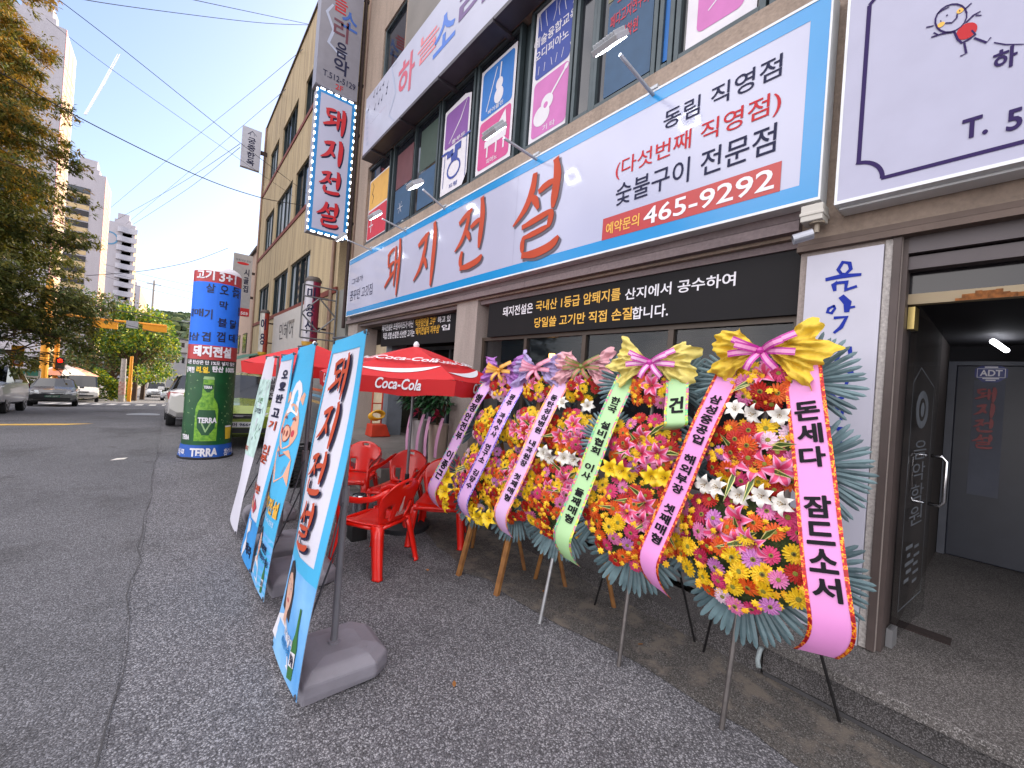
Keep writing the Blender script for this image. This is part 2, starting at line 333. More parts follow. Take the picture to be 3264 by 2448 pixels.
# ------------------------------------------------------------------ ground
asph = stone_mat('asphalt', (.085,.083,.092), (.142,.138,.152), (.31,.305,.325), cell=120, patch=.55, bump=.6, lightpos=.60, wear=True)
asph2 = stone_mat('road_asphalt', (.080,.079,.086), (.132,.129,.140), (.25,.246,.265), cell=135, patch=.32, bump=.5, lightpos=.64, wear=True)
dirtm = stone_mat('dirty_concrete', (.065,.058,.052), (.112,.101,.093), (.22,.21,.20), cell=150, patch=2.2, bump=.4, lightpos=.75, stain='665e56')
granite = stone_mat('granite', (.075,.066,.062), (.155,.140,.132), (.32,.30,.29), cell=190, patch=1.6, bump=.12, rough=.7, lightpos=.6)
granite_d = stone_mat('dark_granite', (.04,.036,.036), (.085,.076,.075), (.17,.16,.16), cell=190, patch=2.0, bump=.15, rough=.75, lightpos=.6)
def gh(y):
    """the street falls away beyond the parked cars"""
    if y < 12: return 0.0
    if y < 16: return -.06*(y-12)**2/8
    if y < 62: return -.12-.06*(y-16)
    return -2.88-1.8*(1-math.exp(-(y-62)/45))
YR = [-60,-20,0,8,12]+[12.5+.5*k for k in range(8)]+[17,18,20,22,24,26,28,30,35,40,50,60,62,65,70,80,90,95,100,110,130,160,250,600,1500]
def sheet(x0, x1, ys, dz): 
    n = len(ys); return [(x0(y) if callable(x0) else x0, y, gh(y)+dz) for y in ys]+[(x1(y) if callable(x1) else x1, y, gh(y)+dz) for y in ys], [(i, n+i, n+i+1, i+1) for i in range(n-1)]
m = MB(); m.add(*sheet(-600, 600, YR, 0))
struct(m.build('ground', asph))
m = MB(); random.seed(3)
ys = [-8+.8*i for i in range(40)]+[y for y in YR if 24 < y < 130]
jit = {y: random.uniform(-.02, .02) for y in ys}
m.add(*sheet(-6.6, lambda y: -.13+jit[y]+.0012*y if y < 22 else min(2.2, -.13+.9*(y-21)), ys, .004))
struct(m.build('road', asph2))
crackm = mat('crack_tar', (.05,.048,.05), rough=.95)
m = MB(); random.seed(5)
def crack(pts, w):
    Q = []
    for i in range(len(pts)-1):
        for k in range(8):
            t = k/8; Q.append((pts[i][0]+(pts[i+1][0]-pts[i][0])*t+random.uniform(-.03,.03), pts[i][1]+(pts[i+1][1]-pts[i][1])*t+random.uniform(-.03,.03)))
    Q.append(pts[-1]); fr = Fr((0,0,0),(1,0,0),(0,1,0))
    m.stroke(Q, [w*random.uniform(.3,1.3) for _ in Q], fr, .0085)
crack([(-.14,.8),(-.12,2.4),(-.13,5),(-.10,9),(-.08,12)], .0065)
crack([(-2.6,8.6),(-1.9,8.45),(-1.5,8.6)], .02)
struct(m.build('road_crack', crackm))
m = MB(); random.seed(9); E1 = []
for i in range(61):
    y = -4+12.5*i/60; x = 2.36 + .10*math.sin(y*1.7) + random.uniform(-.03,.03) - (.10 if y > 3 else 0) + max(0, -y)*.10
    E1.append((x, y))
m.add([(x, y, .006) for x, y in E1]+[(3.05, y, .006) for x, y in E1], [(i, 61+i, 62+i, i+1) for i in range(60)])
struct(m.build('gutter', dirtm))
yel = mat('sun_sliver_yellow', 'c9a24a', rough=.8, var=.3, vs=4)
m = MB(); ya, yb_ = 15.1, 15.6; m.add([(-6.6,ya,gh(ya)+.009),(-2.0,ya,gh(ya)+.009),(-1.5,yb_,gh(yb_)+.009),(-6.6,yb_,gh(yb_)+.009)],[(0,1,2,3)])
struct(m.build('sun_sliver', yel))  # sunlit sliver across the road, put in as a yellow strip
whp = mat('road_paint_white', 'bdbab2', rough=.85, var=.35, vs=3)
m = MB()
for k in range(10): m.add([(-5.6+.66*k,35.4,gh(35.4)+.012),(-5.25+.66*k,35.4,gh(35.4)+.012),(-5.25+.66*k,38.6,gh(38.6)+.012),(-5.6+.66*k,38.6,gh(38.6)+.012)],[(0,1,2,3)])
struct(m.build('road_marking', whp))
mh = MB(); mh.cyl((-.72,21.5,gh(21.5)-.03), (-.72,21.5,gh(21.5)+.02), .5, n=28)
tag(mh.build('manhole_cover', mat('cast_iron','8b8a88',rough=.5,metal=.5,bump=.4,bs=30)), 'round grey manhole cover set in the asphalt of the street', 'manhole cover')
m = MB(); m.add(*sheet(-40, -6.6, [y for y in YR if y < 33], .13)); m.add(*sheet(-40,lambda y: -6.4+.02*y,[y for y in YR if 49<y<140],.13)); m.add([(-6.6,y,gh(y)+z) for z in (0,.13) for y in (-20,12,14,16,30)],[(i,i+1,6+i,5+i) for i in range(4)])
struct(m.build('pavement', mat('paving','8a8078',var=.2,vs=3,bump=.3,bs=20)))

# ------------------------------------------------------------------ the shop building
WX = 3.43
wallm = streak_mat('pitted_render', '8f7f72', '4f453e', bump=.9, cell=26, amt=.45)
wall2 = streak_mat('brown_stucco', '76685e', '3c3430', bump=.7, cell=30, amt=.5)
tanw = streak_mat('tan_stucco', '9a8068', '5a4838', bump=.6, cell=22, amt=.5)
soff = streak_mat('soffit_brown', '76696a', '463e40', bump=.2, sx=.4, sz=2, amt=.6)
dark = mat('dark_interior', '0c0a0b', rough=.9)
frm = mat('green_grey_aluminium', '3c474b', rough=.4, metal=.3, var=.15)
frm_l = mat('grey_aluminium', '5d666a', rough=.45, metal=.3, var=.15)
pane = mat('dark_pane', '171a20', rough=.06, var=.2, vs=1.2, spec=.7)
SB = thing('shop_building', 'brown rendered shop building with green framed upper windows, restaurant at street level', 'building', (3.43, 5, 0))
F0 = wallfr(WX)
m = MB()
def wb(a0, a1, b0, b1, d0=-.3, d1=0.0, mi=0): m.box(a0, a1, b0, b1, d0, d1, mi, M=F0)
YL = -10.82                       # left end of the front (a = -y)
wb(YL, 7, 4.30, 4.86); wb(YL, 7, 6.78, 7.9); wb(YL, -.985, 2.96, 4.30, -.32, 0)
wb(-.985, 7, 2.86, 4.30)                     # over pier and entrance
wb(YL, -10.18, 4.86, 6.78); wb(5, 7, 4.86, 6.78)
wb(YL, -9.75, 7.9, 9.9); wb(YL, 7, 9.9, 13.2); wb(-8.5, 7, 7.9, 9.9)
m.box(YL, 7, 0, 13.2, -9.5, -9.2, 0, M=F0)   # back
m.box(YL, YL+.25, 2.3, 13.2, -9.2, -.3, 0, M=F0)
m.box(YL, 7, 13.0, 13.2, -9.2, -.3, 0, M=F0); m.box(YL+.25, 7, 2.93, 3.1, -9.2, -.32, 0, M=F0)
m.build('wall', wallm, SB)
# piers
pr = qx(WX, [(985,830),(1035,800)])
piert = streak_mat('pier_tile', '958a84', '5c524c', bump=.25, cell=60, amt=.4)
for r in ((-5.62, -5.05, 0, 2.96, -.5), (-.985, -.45, .0, 2.86, -.30), (YL, -10.15, 0, 2.96, -.5)): m = MB(); wb(*r, 0); m.build('pier', piert, SB)
# cornice over board and entrance, layered beam under the sign
m = MB(); wb(-1.0, 7, 2.835, 2.875, -.1, .05); wb(-1.0, 7, 2.885, 2.92, -.1, .025)
m.build('cornice', mat('cornice_wood', '5f5048', rough=.7, bump=.3, bs=25), SB)
m = MB(); wb(YL, -.99, 2.985, 3.06, 0, .075); wb(YL, -.99, 3.075, 3.16, 0, .045); wb(YL, -.99, 2.90, 2.958, -.30, -.05)
for k in range(9): a = -10.3+1.06*k; wb(a, a+.008, 2.984, 3.062, .07, .078, 0)
m.build('soffit', soff, SB)
# shop front recess: ceilings, back, glazing
m = MB()
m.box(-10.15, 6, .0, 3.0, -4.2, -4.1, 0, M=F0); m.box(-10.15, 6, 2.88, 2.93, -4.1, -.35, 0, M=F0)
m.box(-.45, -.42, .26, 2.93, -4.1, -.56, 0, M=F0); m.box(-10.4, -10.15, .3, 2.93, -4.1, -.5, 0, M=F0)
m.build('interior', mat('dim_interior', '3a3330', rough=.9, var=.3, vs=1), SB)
# low wall and glazing of the shop window
m = MB(); wb(-5.05, -.985, .13, .95, -.25, -.10)
m.build('window_apron', mat('apron_tile', '6a6564', rough=.6, var=.15, bump=.15, bs=20), SB)
m = MB()
for a in (-5.05, -4.1, -3.1, -2.05, -1.04): wb(a, a+.055, .95, 2.42, -.2, -.13)
wb(-5.05, -.985, .95, 1.0, -.2, -.128); wb(-5.05, -.985, 2.37, 2.42, -.2, -.128)
sw = m.build('shop_window', mat('bronze_frame', '4a4038', rough=.4, metal=.4), SB)
m = MB(); m.rect(-5.05, -.985, 1.0, 2.37, F0, -.165)
pn = m.build('pane', glass_mat('shop_glass', '20262c', alpha=.45), sw)
# warm lamp inside the shop
lampw = mat('warm_bulb', 'ffd9a0', emit='ffb35a', es=6)
m = MB(); m.cyl((4.9, 4.9, 2.2), (4.9, 4.9, 2.32), .05); m.build('pendant_bulb', lampw, SB)
# door front on the left: steel column, glass door
m = MB()
for a in (-8.75, -8.0, -7.25, -6.45, -5.68): wb(a, a+.06, .42, 2.45, -.95, -.88)
wb(-9.3, -5.62, 2.38, 2.45, -.951, -.879); wb(-8.0, -6.45, .42, .60, -.948, -.881)
dr = m.build('door', mat('door_steel', '555a60', rough=.4, metal=.5), SB)
m = MB(); m.rect(-9.3, -5.62, .42, 2.4, F0, -.915)
m.build('pane', glass_mat('door_glass', '141a1c', alpha=.6), dr)
m = MB(); m.cyl(F0(-6.62, .95, -.84), F0(-6.62, 1.55, -.84), .018); m.build('handle', mat('steel', 'b9babd', rough=.25, metal=1), dr)
m = MB(); wb(-9.15, -8.85, .40, 2.5, -.7, -.35)
m.build('column', mat('painted_column', '6b7078', rough=.5, var=.08), SB)
m = MB(); wb(-10.15, -9.4, .40, 2.5, -.95, -.5)
m.build('side_wall', mat('cream_plaster', 'b9a88c', rough=.8, var=.15), SB)
# raised platform, steps with red treads, kerb ledge, entrance slab
m = MB(); m.box(3.02, 3.42, .935, 5.2, 0, .13)
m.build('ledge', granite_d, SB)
tilem = mat('grey_step_tile', '6f6a66', rough=.55, var=.2, vs=4, bump=.1, bs=10)
m = MB(); m.box(2.95, 7.5, 5.2, 10.6, 0, .42)
for k in range(16): m.box(2.945, 2.952, 5.2+.34*k, 5.206+.34*k, 0, .41)
m.build('platform', tilem, SB)
m = MB(); m.box(2.62, 2.95, 6.2, 7.6, 0, .28); m.box(2.30, 2.62, 6.2, 7.6, 0, .14)
m.build('step', tilem, SB)
m = MB(); m.box(2.64, 2.95, 6.25, 7.55, .281, .29); m.box(2.31, 2.62, 6.25, 7.55, .141, .15)
m.build('step_mat', mat('red_carpet', '6e1420', rough=.95, var=.2, vs=30), SB)
m = MB(); m.box(3.03, 8.2, -8, .925, .03, .195); m.build('slab_riser', granite_d, SB); m = MB(); m.box(2.985, 8.2, -8, .945, .20, .262); m.build('entrance_slab', granite, SB, bevel=.006)  # riser stone darker than the slab, with its shade put into the colour
m = MB(); m.box(3.03, 3.06, -8, .92, 0, .034); m.box(2.984,2.9855,-.62,-.615,.2,.26)
m.build('slab_joint', crackm, SB)

# ------------------------------------------------------------------ upper windows with their stuck-on posters
PC = {'o': mat('print_ochre','c79a4c',var=.06), 'r': mat('print_red','b02a3c',var=.06), 'w': mat('print_white','c9c6cc',var=.05), 'p': mat('print_purple','74458c',var=.06),
      'b': mat('print_blue','1f66ae',var=.06), 'k': mat('print_pink','b8447e',var=.06), 'n': mat('print_navy','2c3f8a',var=.06), 'm': mat('print_mauve','b566a2',var=.06),
      'dn': mat('print_dim_blue','2a4a68',var=.1), 'dr': mat('print_dim_red','5a3238',var=.1), 'dg': mat('print_dim_green','2f4038',var=.1), 'x': mat('print_black','17171f',var=0), 'dy': mat('print_dim_yellow','77755a',var=.1)}
PK = list(PC); PM = list(PC.values())
def ix(k): return PK.index(k)
XW = 3.50; FWn = wallfr(XW)
def win(bl, br, top, f=R4, open_=True):
    a0, a1 = -gx(*f(*bl), XW).y, -gx(*f(*br), XW).y; z0 = (gx(*f(*bl), XW).z+gx(*f(*br), XW).z)/2; z1 = gx(*f(*top), XW).z
    return a0, a1, z0, z1
def window(a0, a1, z0=4.87, z1=6.77, w=.05, lite=False):
    q = MB(); 
    for r in ((a0,a0+w,z0,z1),(a1-w,a1,z0,z1),(a0+w,a1-w,z0,z0+w*1.3),(a0+w,a1-w,z1-w,z1)): q.box(*r, -.05, .035, 0, M=FWn)
    o = q.build('window', frm_l if lite else frm, SB, bevel=.006)
    q = MB(); q.rect(a0+w, a1-w, z0+w, z1-w, FWn, -.012); q.build('pane', pane, o)
    return o
def poster(o): 
    q = MB(); return q, (lambda: q.build('poster', PM, o))
def rrect(q, a0, a1, b0, b1, c, k, r=.06):
    P = []
    for cx, cy, s in ((a1-r, b1-r, 0), (a0+r, b1-r, 1), (a0+r, b0+r, 2), (a1-r, b0+r, 3)):
        for i in range(5): t = math.pi/2*(s+i/4); P.append((cx+r*math.cos(t), cy+r*math.sin(t)))
    q.poly(P, FWn, c, ix(k))
ww = [(-10.16,-9.66),(-9.60,-8.60),(-8.55,-7.0),(-6.95,-5.62),(-5.42,-4.42),(-4.28,-3.24),(-3.18,-1.92),(-1.86,-.6),(-.5,1.2),(1.3,3.0),(3.1,4.9)]
# measured edges of each light
def A(x, y, f=R4, X=XW): return -gx(*f(x, y), X).y
ww = [(A(128,1560),A(272,1440)), (A(285,1490),A(425,1400)), (A(420,1395),A(580,1290)), (A(590,1262),A(800,1190)), (A(815,1135),A(1090,1000)), (A(1150,950),A(1440,800)), (A(1450,790),A(1585,715)), (A(1585,700),A(1990,500)), (A(2000,480),A(2100,430)), (A(2110,420),A(2700,140)),(A(2720,130),2.6)]
WN = [window(*w) for w in ww]
def inset(i, l=.08, r=.08): return ww[i][0]+l, ww[i][1]-r
a0,a1=inset(0); q,fin=poster(WN[0]); q.rect(a0,a1,4.98,6.45,FWn,.0,ix('w')); rrect(q,a0+.03,a1-.03,5.72,6.42,.003,'o'); rrect(q,a0+.03,a1-.03,5.0,5.68,.003,'r')
q.stroke([(a0+.22,5.85),(a0+.30,6.0),(a0+.2,6.1),(a0+.28,6.25),(a0+.2,6.36)],.03,FWn,.006,ix('x')); q.rect(a0+.24,a0+.27,5.15,5.5,FWn,.006,ix('w')); q.rect(a0+.12,a0+.38,5.3,5.33,FWn,.006,ix('w')); fin()
a0,a1=inset(1,.15,.1); q,fin=poster(WN[1]); q.rect(a0,a1,5.75,6.5,FWn,-.008,ix('dr')); q.rect(a0,a1,5.0,5.72,FWn,-.008,ix('dn'))
for k in range(6): q.stroke([(a0+.3,5.3),(a0+.3+.13*math.cos(k*1.05),5.3+.13*math.sin(k*1.05))],.018,FWn,-.004,ix('w'))
fin()
a0,a1=inset(2,.22,.12); q,fin=poster(WN[2]); q.rect(a0,a1,5.75,6.55,FWn,-.008,ix('dg')); q.rect(a0,a1,5.0,5.7,FWn,-.008,ix('dn')); fin()
a0,a1=inset(3,.10,.14); q,fin=poster(WN[3]); q.poly([(a0,4.98),(a1-.12,4.98),(a1,5.15),(a1,6.45),(a1-.2,6.52),(a0,6.48)],FWn,.0,ix('w')); rrect(q,a0+.05,a1-.05,5.78,6.42,.003,'p')
q.stroke([(a0+.2,5.85),(a0+.55,6.15),(a1-.12,6.4)],.025,FWn,.006,ix('w')); text(q,'플루트',a0+.3,a0+.72,5.80,5.87,FWn,.006,ix('w'))
c=(a0+a1)/2
q.ring([(c+.22*math.cos(t*.4),5.35+.17*math.sin(t*.4)) for t in range(16)],[(c+.18*math.cos(t*.4),5.35+.13*math.sin(t*.4)) for t in range(16)],FWn,.006,ix('n'))
for dx,dz in ((-.15,.3),(.1,.34),(.0,.22)): q.rect(c+dx-.1,c+dx+.1,5.35+dz-.06,5.35+dz+.06,FWn,.007,ix('n'))
for dx,dz in ((-.32,.36),(.36,.44)): q.disc(c+dx,5.35+dz,.13,.022,FWn,.008,ix('n')); q.stroke([(c+dx,5.35+dz),(c+dx*1.05,5.1)],.014,FWn,.006,ix('n'),taper=(1,1))
text(q,'드럼',c-.12,c+.14,5.04,5.11,FWn,.006,ix('n')); fin()
a0,a1=inset(4,.08,.12); q,fin=poster(WN[4]); q.rect(a0,a1,4.97,6.6,FWn,.0,ix('w')); rrect(q,a0+.05,a1-.05,5.80,6.55,.003,'b'); rrect(q,a0+.05,a1-.05,5.02,5.76,.003,'k')
c=(a0+a1)/2+.06
q.disc(c,6.02,.11,.12,FWn,.006,ix('w')); q.disc(c,6.19,.085,.09,FWn,.0063,ix('w')); q.rect(c-.05,c+.05,6.0,6.2,FWn,.0066,ix('w')); q.stroke([(c,6.2),(c+.02,6.5)],.03,FWn,.007,ix('w'),taper=(1,1)); q.stroke([(c-.3,5.9),(c-.08,6.48)],.018,FWn,.006,ix('w'),taper=(1,1))
text(q,'바이올린',c-.25,c+.12,5.83,5.90,FWn,.006,ix('w')); text(q,'피아노',c-.2,c+.06,5.05,5.13,FWn,.006,ix('w'))
q.poly([(c-.28,5.32),(c+.24,5.32),(c+.26,5.46),(c+.0,5.52),(c-.12,5.44),(c-.28,5.42)],FWn,.006,ix('w')); q.poly([(c-.1,5.46),(c+.2,5.72),(c+.24,5.48)],FWn,.0065,ix('w'))
for d in (-.22,0,.18): q.rect(c+d,c+d+.035,5.16,5.34,FWn,.0068,ix('w'))
fin()
a0,a1=inset(5,.07,.05); q,fin=poster(WN[5]); q.rect(a0,a1,4.95,6.72,FWn,.0,ix('w')); rrect(q,a0+.05,a1-.03,5.78,6.68,.003,'n'); rrect(q,a0+.05,a1-.03,5.0,5.74,.003,'m')
c=(a0+a1)/2; text(q,'예술융합교육',c-.36,c+.40,6.22,6.36,FWn,.006,ix('w')); text(q,'오디피아노',c-.33,c+.28,6.04,6.17,FWn,.006,ix('w'))
random.seed(4)
for k in range(7): x=a0+.12+.11*k; q.stroke([(x,6.42),(x+random.uniform(-.05,.05),6.55),(x+random.uniform(-.06,.06),6.66)],.008,FWn,.006,ix('w'),taper=(1,1)); q.stroke([(x,5.95),(x+random.uniform(-.05,.05),5.84)],.008,FWn,.006,ix('w'),taper=(1,1))
q.disc(c-.12,5.25,.15,.13,FWn,.006,ix('w')); q.disc(c-.03,5.39,.11,.10,FWn,.0063,ix('w')); q.stroke([(c+.0,5.42),(c+.26,5.66)],.03,FWn,.0066,ix('w'),taper=(1,1)); q.disc(c-.05,5.36,.04,.04,FWn,.0069,ix('m')); q.disc(c+.28,5.68,.04,.03,FWn,.0072,ix('w'),rot=.7)
text(q,'기 타',c-.08,c+.14,5.03,5.1,FWn,.006,ix('w')); fin()
a0,a1=inset(7,.12,.08); q,fin=poster(WN[7]); q.rect(a0,a1,6.05,6.74,FWn,-.008,ix('dy')); q.poly([(a0+.02,4.98),(a1,4.98),(a1,6.35),(a0+.35,6.2),(a0+.02,6.0)],FWn,-.005,ix('dn'))
for t,x0,x1,z in (('포피아노',.3,1.1,5.95),('페다고지연구회',.12,1.2,5.72),('지정학원',.3,.95,5.50)): text(q,t,a0+x0*(a1-a0)/1.35,a0+x1*(a1-a0)/1.35,z,z+.15,FWn,.0,ix('r'))
fin()
a0,a1=inset(8,.05,.05); q,fin=poster(WN[8]); q.rect(a0,a1,4.98,6.7,FWn,.0,ix('b')); fin()
a0,a1=inset(9,.10,.08); q,fin=poster(WN[9]); q.rect(a0,a1,4.96,6.7,FWn,.0,ix('w')); rrect(q,a0+.1,a1-.1,5.05,6.0,.003,'m'); q.stroke([(a0+.2,5.2),(a0+.6,5.5),(a0+.9,5.9)],.02,FWn,.006,ix('w')); fin()
# window of the storey above and grey panels beside it
q = MB(); a0,a1,z0,z1 = -9.75,-8.5,7.9,9.9
window(a0,a1,z0,z1)
m = MB(); wb(-8.4, 4, 8.2, 9.85, .0, .02); m.build('wall_panel', mat('grey_panel','6a6560',rough=.6,var=.12,vs=2), SB)

# entrance to the stairs
m = MB()
wb(-.528, -.492, .27, 2.83, .0, .012); m.build('jamb_strip', mat('speckled_tile','a09a96',var=.3,vs=60,bump=.2,bs=120), SB)
m = MB(); wb(-.489,-.452,.27,2.83,0,.025); wb(-.4495,-.425,.263,2.83,-.30,-.03)
m.build('jamb', mat('jamb_wood','453a37',rough=.6,var=.15), SB)
m = MB(); wb(-.425, 3.2, 2.435, 2.50, -.19, -.13); fr_ = m.build('door_frame', mat('cream_enamel','8c7c60',rough=.5,var=.1), SB)
random.seed(8); m = MB()
for k in range(46):
    a = -.22+.026*k; h = .012+.034*abs(math.sin(k*.37))+random.uniform(0,.012); m.box(a, a+.027, 2.436, 2.436+h, -.13, -.127, 0, M=F0)
m.build('rust', mat('rust','7a4a22',rough=.9,var=.5,vs=40), fr_)
m = MB(); wb(-.425, 4, 2.64, 2.72, -.20, -.06); wb(-.425, 4, 2.735, 2.84, -.2, -.03); m.build('shutter_box', mat('shutter_box_brown','4a4244',rough=.5,var=.1), SB)
m = MB(); wb(-.425, 4, 2.50, 2.64, -.17, -.15); m.build('transom', mat('transom_glass','120f14',rough=.1,var=0), SB)
# corridor
XC = 6.6
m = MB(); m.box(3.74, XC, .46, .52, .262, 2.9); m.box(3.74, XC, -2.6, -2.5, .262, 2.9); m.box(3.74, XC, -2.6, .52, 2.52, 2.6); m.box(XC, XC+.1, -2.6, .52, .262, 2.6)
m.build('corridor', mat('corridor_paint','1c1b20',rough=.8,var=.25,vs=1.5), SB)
FC = wallfr(XC)
wl_ = gx(2167, 757, 6.2); m = MB(); m.cyl((6.2, wl_.y-.02, wl_.z), (5.7, wl_.y+.06, wl_.z+.03), .022); m.build('tube_lamp', mat('tube_light','ffffff',emit='f4f6ff',es=6), SB)
m = MB(); wb(-10.18, 5, 4.86, 6.78, -.3, -.14); m.build('window_backing', frm, SB)
# ------------------------------------------------------------------ signs on the shop front
signw = mat('sign_vinyl_white', 'a9abc0', rough=.14, var=.05, vs=.8, coat=.3)
signb = mat('sign_vinyl_blue', '2283bd', rough=.18, var=.02, coat=.3)
edgew = mat('sign_edge', 'cfd2d4', rough=.4, var=.1)
tinm = streak_mat('sign_tin', '8f8079', '4f4038', bump=.1, sx=4, sz=.6)
T_or = mat('letter_vermilion', 'a8462f', rough=.6, spec=.15, var=.08, vs=3); T_sh = mat('letter_shadow', '55505a', rough=.3, var=0)
T_nv = mat('letter_navy', '23253f', rough=.6, spec=.15, var=0); T_rd = mat('letter_red', 'b02f34', rough=.6, spec=.15, var=0); T_wh = mat('letter_white', 'd6d4da', rough=.4, var=0)
T_ye = mat('letter_yellow', 'd8a63a', rough=.35, var=0); T_bk = mat('letter_black', '141218', rough=.6, spec=.15, var=0); T_bl = mat('letter_blue', '1d2f8f', rough=.6, spec=.15, var=0)
boxr = mat('sign_red_box', 'a8322f', rough=.25, var=.04)
SX = 3.27; FS = wallfr(SX)
sg = thing('signboard', 'long white restaurant signboard with blue edge and red brush lettering above the shop front', 'sign', (SX, 5.5, 3.1))
a0, a1, z0, z1 = -10.55, -.865, 3.155, 4.53
m = MB(); m.box(a0+.012, a1-.012, z0+.012, z1-.012, -.145, -.004, 0, M=FS); m.build('box', tinm, sg)
m = MB(); m.rect(a0, a1, z0, z1, FS, 0); m.build('panel', signw, sg)
m = MB(); m.rect(a0, a1, z1-.115, z1, FS, .002); m.rect(a0, a1, z0, z0+.115, FS, .002); m.rect(a1-.115, a1, z0+.115, z1-.115, FS, .002)
m.build('border', signb, sg)
for a_ in (-7.35, -4.1): m = MB(); m.rect(a_, a_+.006, z0+.115, z1-.115, FS, .0012); m.build('seam', mat('vinyl_seam','8a8ca2',rough=.3,var=0), sg)
m = MB(); m.box(a0-.012, a1+.012, z1, z1+.02, -.145, .006, 0, M=FS); m.box(a0-.012, a1+.012, z0-.02, z0, -.145, .006, 0, M=FS); m.box(a1, a1+.012, z0, z1, -.145, .006, 0, M=FS); m.box(a0-.012, a0, z0, z1, -.145, .006, 0, M=FS)
m.build('trim', edgew, sg)
for ch, l, r, t, b in (('돼',(833,610),(867,560),(858,524),(848,632)),('지',(897,590),(946,530),(935,487),(916,614)),('전',(984,560),(1052,490),(1040,434),(1025,582)),('설',(1112,520),(1219,420),(1192,356),(1172,545))):
    m = MB(); p = prect(SX, l, r, t, b); brush(m, ch, *p, FS, .009, 0, 1, fat=.98); m.build('brush_letter', [T_or, T_sh], sg)
for tx, l, r, t, b, k, bo in (('동림 직영점',(1434,262),(1690,140),(1683,118),(1445,277),0,.006),('(다섯번째 직영점)',(1331,365),(1688,220),(1655,205),(1362,378),1,.006),('숯불구이 전문점',(1331,420),(1677,300),(1668,268),(1355,438),0,.006),
     ('그대가',(761,606),(784,600),(782,594),(764,614),0,0),('꿈꾸던 고깃집',(757,634),(805,622),(803,612),(760,650),0,0)):
    m = MB(); text(m, tx, *prect(SX, l, r, t, b), FS, .005, 0, bo); m.build('lettering', [T_nv, T_rd][k], sg)
q = qx(SX, [(1300,521),(1685,412),(1688,346),(1306,474)])
rb = (q[0][0], q[1][0], (q[0][1]+q[1][1])/2, (q[2][1]+q[3][1])/2)
m = MB(); m.rect(*rb, FS, .004); bx = m.build('phone_panel', boxr, sg)
L = rb[1]-rb[0]; Hh = rb[3]-rb[2]
m = MB(); text(m, '예약문의', rb[0]+.03*L, rb[0]+.27*L, rb[2]+.2*Hh, rb[2]+.74*Hh, FS, .007, 0, .014); text(m, '465-9292', rb[0]+.30*L, rb[0]+.975*L, rb[2]+.14*Hh, rb[2]+.86*Hh, FS, .007, 1, .012)
m.build('lettering', [T_ye, T_wh], bx)

# fascia banners under the signboard
fasc = mat('fascia_dark', '100e11', rough=.6, var=.25, vs=1.5, spec=.25); FX = 3.50
def fascia(label, a0, a1, z0, z1, X, rows, name='fascia_banner'):
    F = wallfr(X); t = thing(name, label, 'sign', (X, -(a0+a1)/2, z0)); q = MB(); q.box(a0, a1, z0, z1, -.04, 0, 0, M=F); q.build('panel', fasc, t)
    for tx, l, r, tp, b, k in rows: q = MB(); text(q, tx, *prect(X, l, r, tp, b), F, .004, 0, .016); q.build('lettering', [T_wh, T_ye][k], t)
fascia('black fascia banner of white and yellow lettering over the wide shop window', -4.85, -.99, 2.415, 2.895, FX,
  [('돼지전설은',(1087,672),(1152,661),(1148,654),(1090,684),0),('국내산 1등급 암퇘지를',(1158,660),(1341,633),(1335,622),(1164,672),1),('산지에서 공수하여',(1351,632),(1590,598),(1582,588),(1356,648),0),
   ('당일쓸 고기만 직접 손질',(1155,695),(1366,676),(1362,663),(1160,708),1),('합니다.',(1366,676),(1444,668),(1436,656),(1372,690),0)])
fascia('black fascia banner with two rows of small lettering over the glass door', -9.1, -5.64, 2.40, 2.93, 3.62,
  [('돼지전설은 프랜차이즈가 아닌',(826,708),(893,698),(890,691),(829,716),0),("'직영점만을 고수'",(897,700),(942,692),(940,683),(899,707),1),('하고 있',(946,692),(974,688),(973,680),(948,698),0),
   ('직접 선별 손질한 신선한 고기는',(828,726),(896,717),(894,711),(831,733),0),("'돼지전설의 자부심'",(898,716),(950,709),(949,701),(901,724),1),('입',(954,709),(972,706),(970,700),(956,714),0)])

# white lettered board on the pier
FB = wallfr(3.40)
bd = thing('pier_board', 'tall white board with blue brush lettering fixed to the pier by the entrance', 'sign', (3.41, .73, .27))
m = MB(); m.box(-.938, -.532, .268, 2.80, -.028, 0, 0, M=FB); m.build('panel', mat('board_white','b0afbc',rough=.35,var=.03), bd)
q7 = lambda x, y: (lambda p: (-p.y, p.z))(gx(*C7(x, y), 3.40))
for ST in ([([(300,285),(285,265),(310,225),(345,230),(352,262),(325,288),(298,285)],20),([(218,318),(300,300),(408,290)],26),([(285,330),(262,345),(268,378)],26),([(285,335),(330,330),(325,372),(385,352)],24)],
           [([(265,455),(235,470),(228,490),(250,495),(268,470),(262,452)],17),([(300,405),(335,440),(330,490)],38),([(320,470),(375,460)],20),([(262,520),(330,515),(300,570),(262,600)],22)],
           [([(240,700),(300,690),(270,760)],26),([(345,672),(352,730)],28),([(330,800),(372,818)],24),([(358,795),(322,885)],24),([(240,820),(320,800)],22)],
           [([(240,915),(275,950),(315,940)],24),([(300,950),(270,975)],24),([(250,1000),(310,1000),(300,1060)],22),([(235,1100),(320,1105)],26),([(290,1110),(300,1180)],22)]):
    m = MB()
    for k, (pts, w) in enumerate(ST):
        a_ = [q7(*p) for p in pts]; m.stroke(a_, w*.00118, FB, .003+.0005*k, 0, taper=(.75,.6))
    m.build('brush_letter', T_bl, bd)
m = MB(); m.rect(-.86,-.855,.5,.505,FB,.003)
m.build('brush_lettering', T_bl, bd)

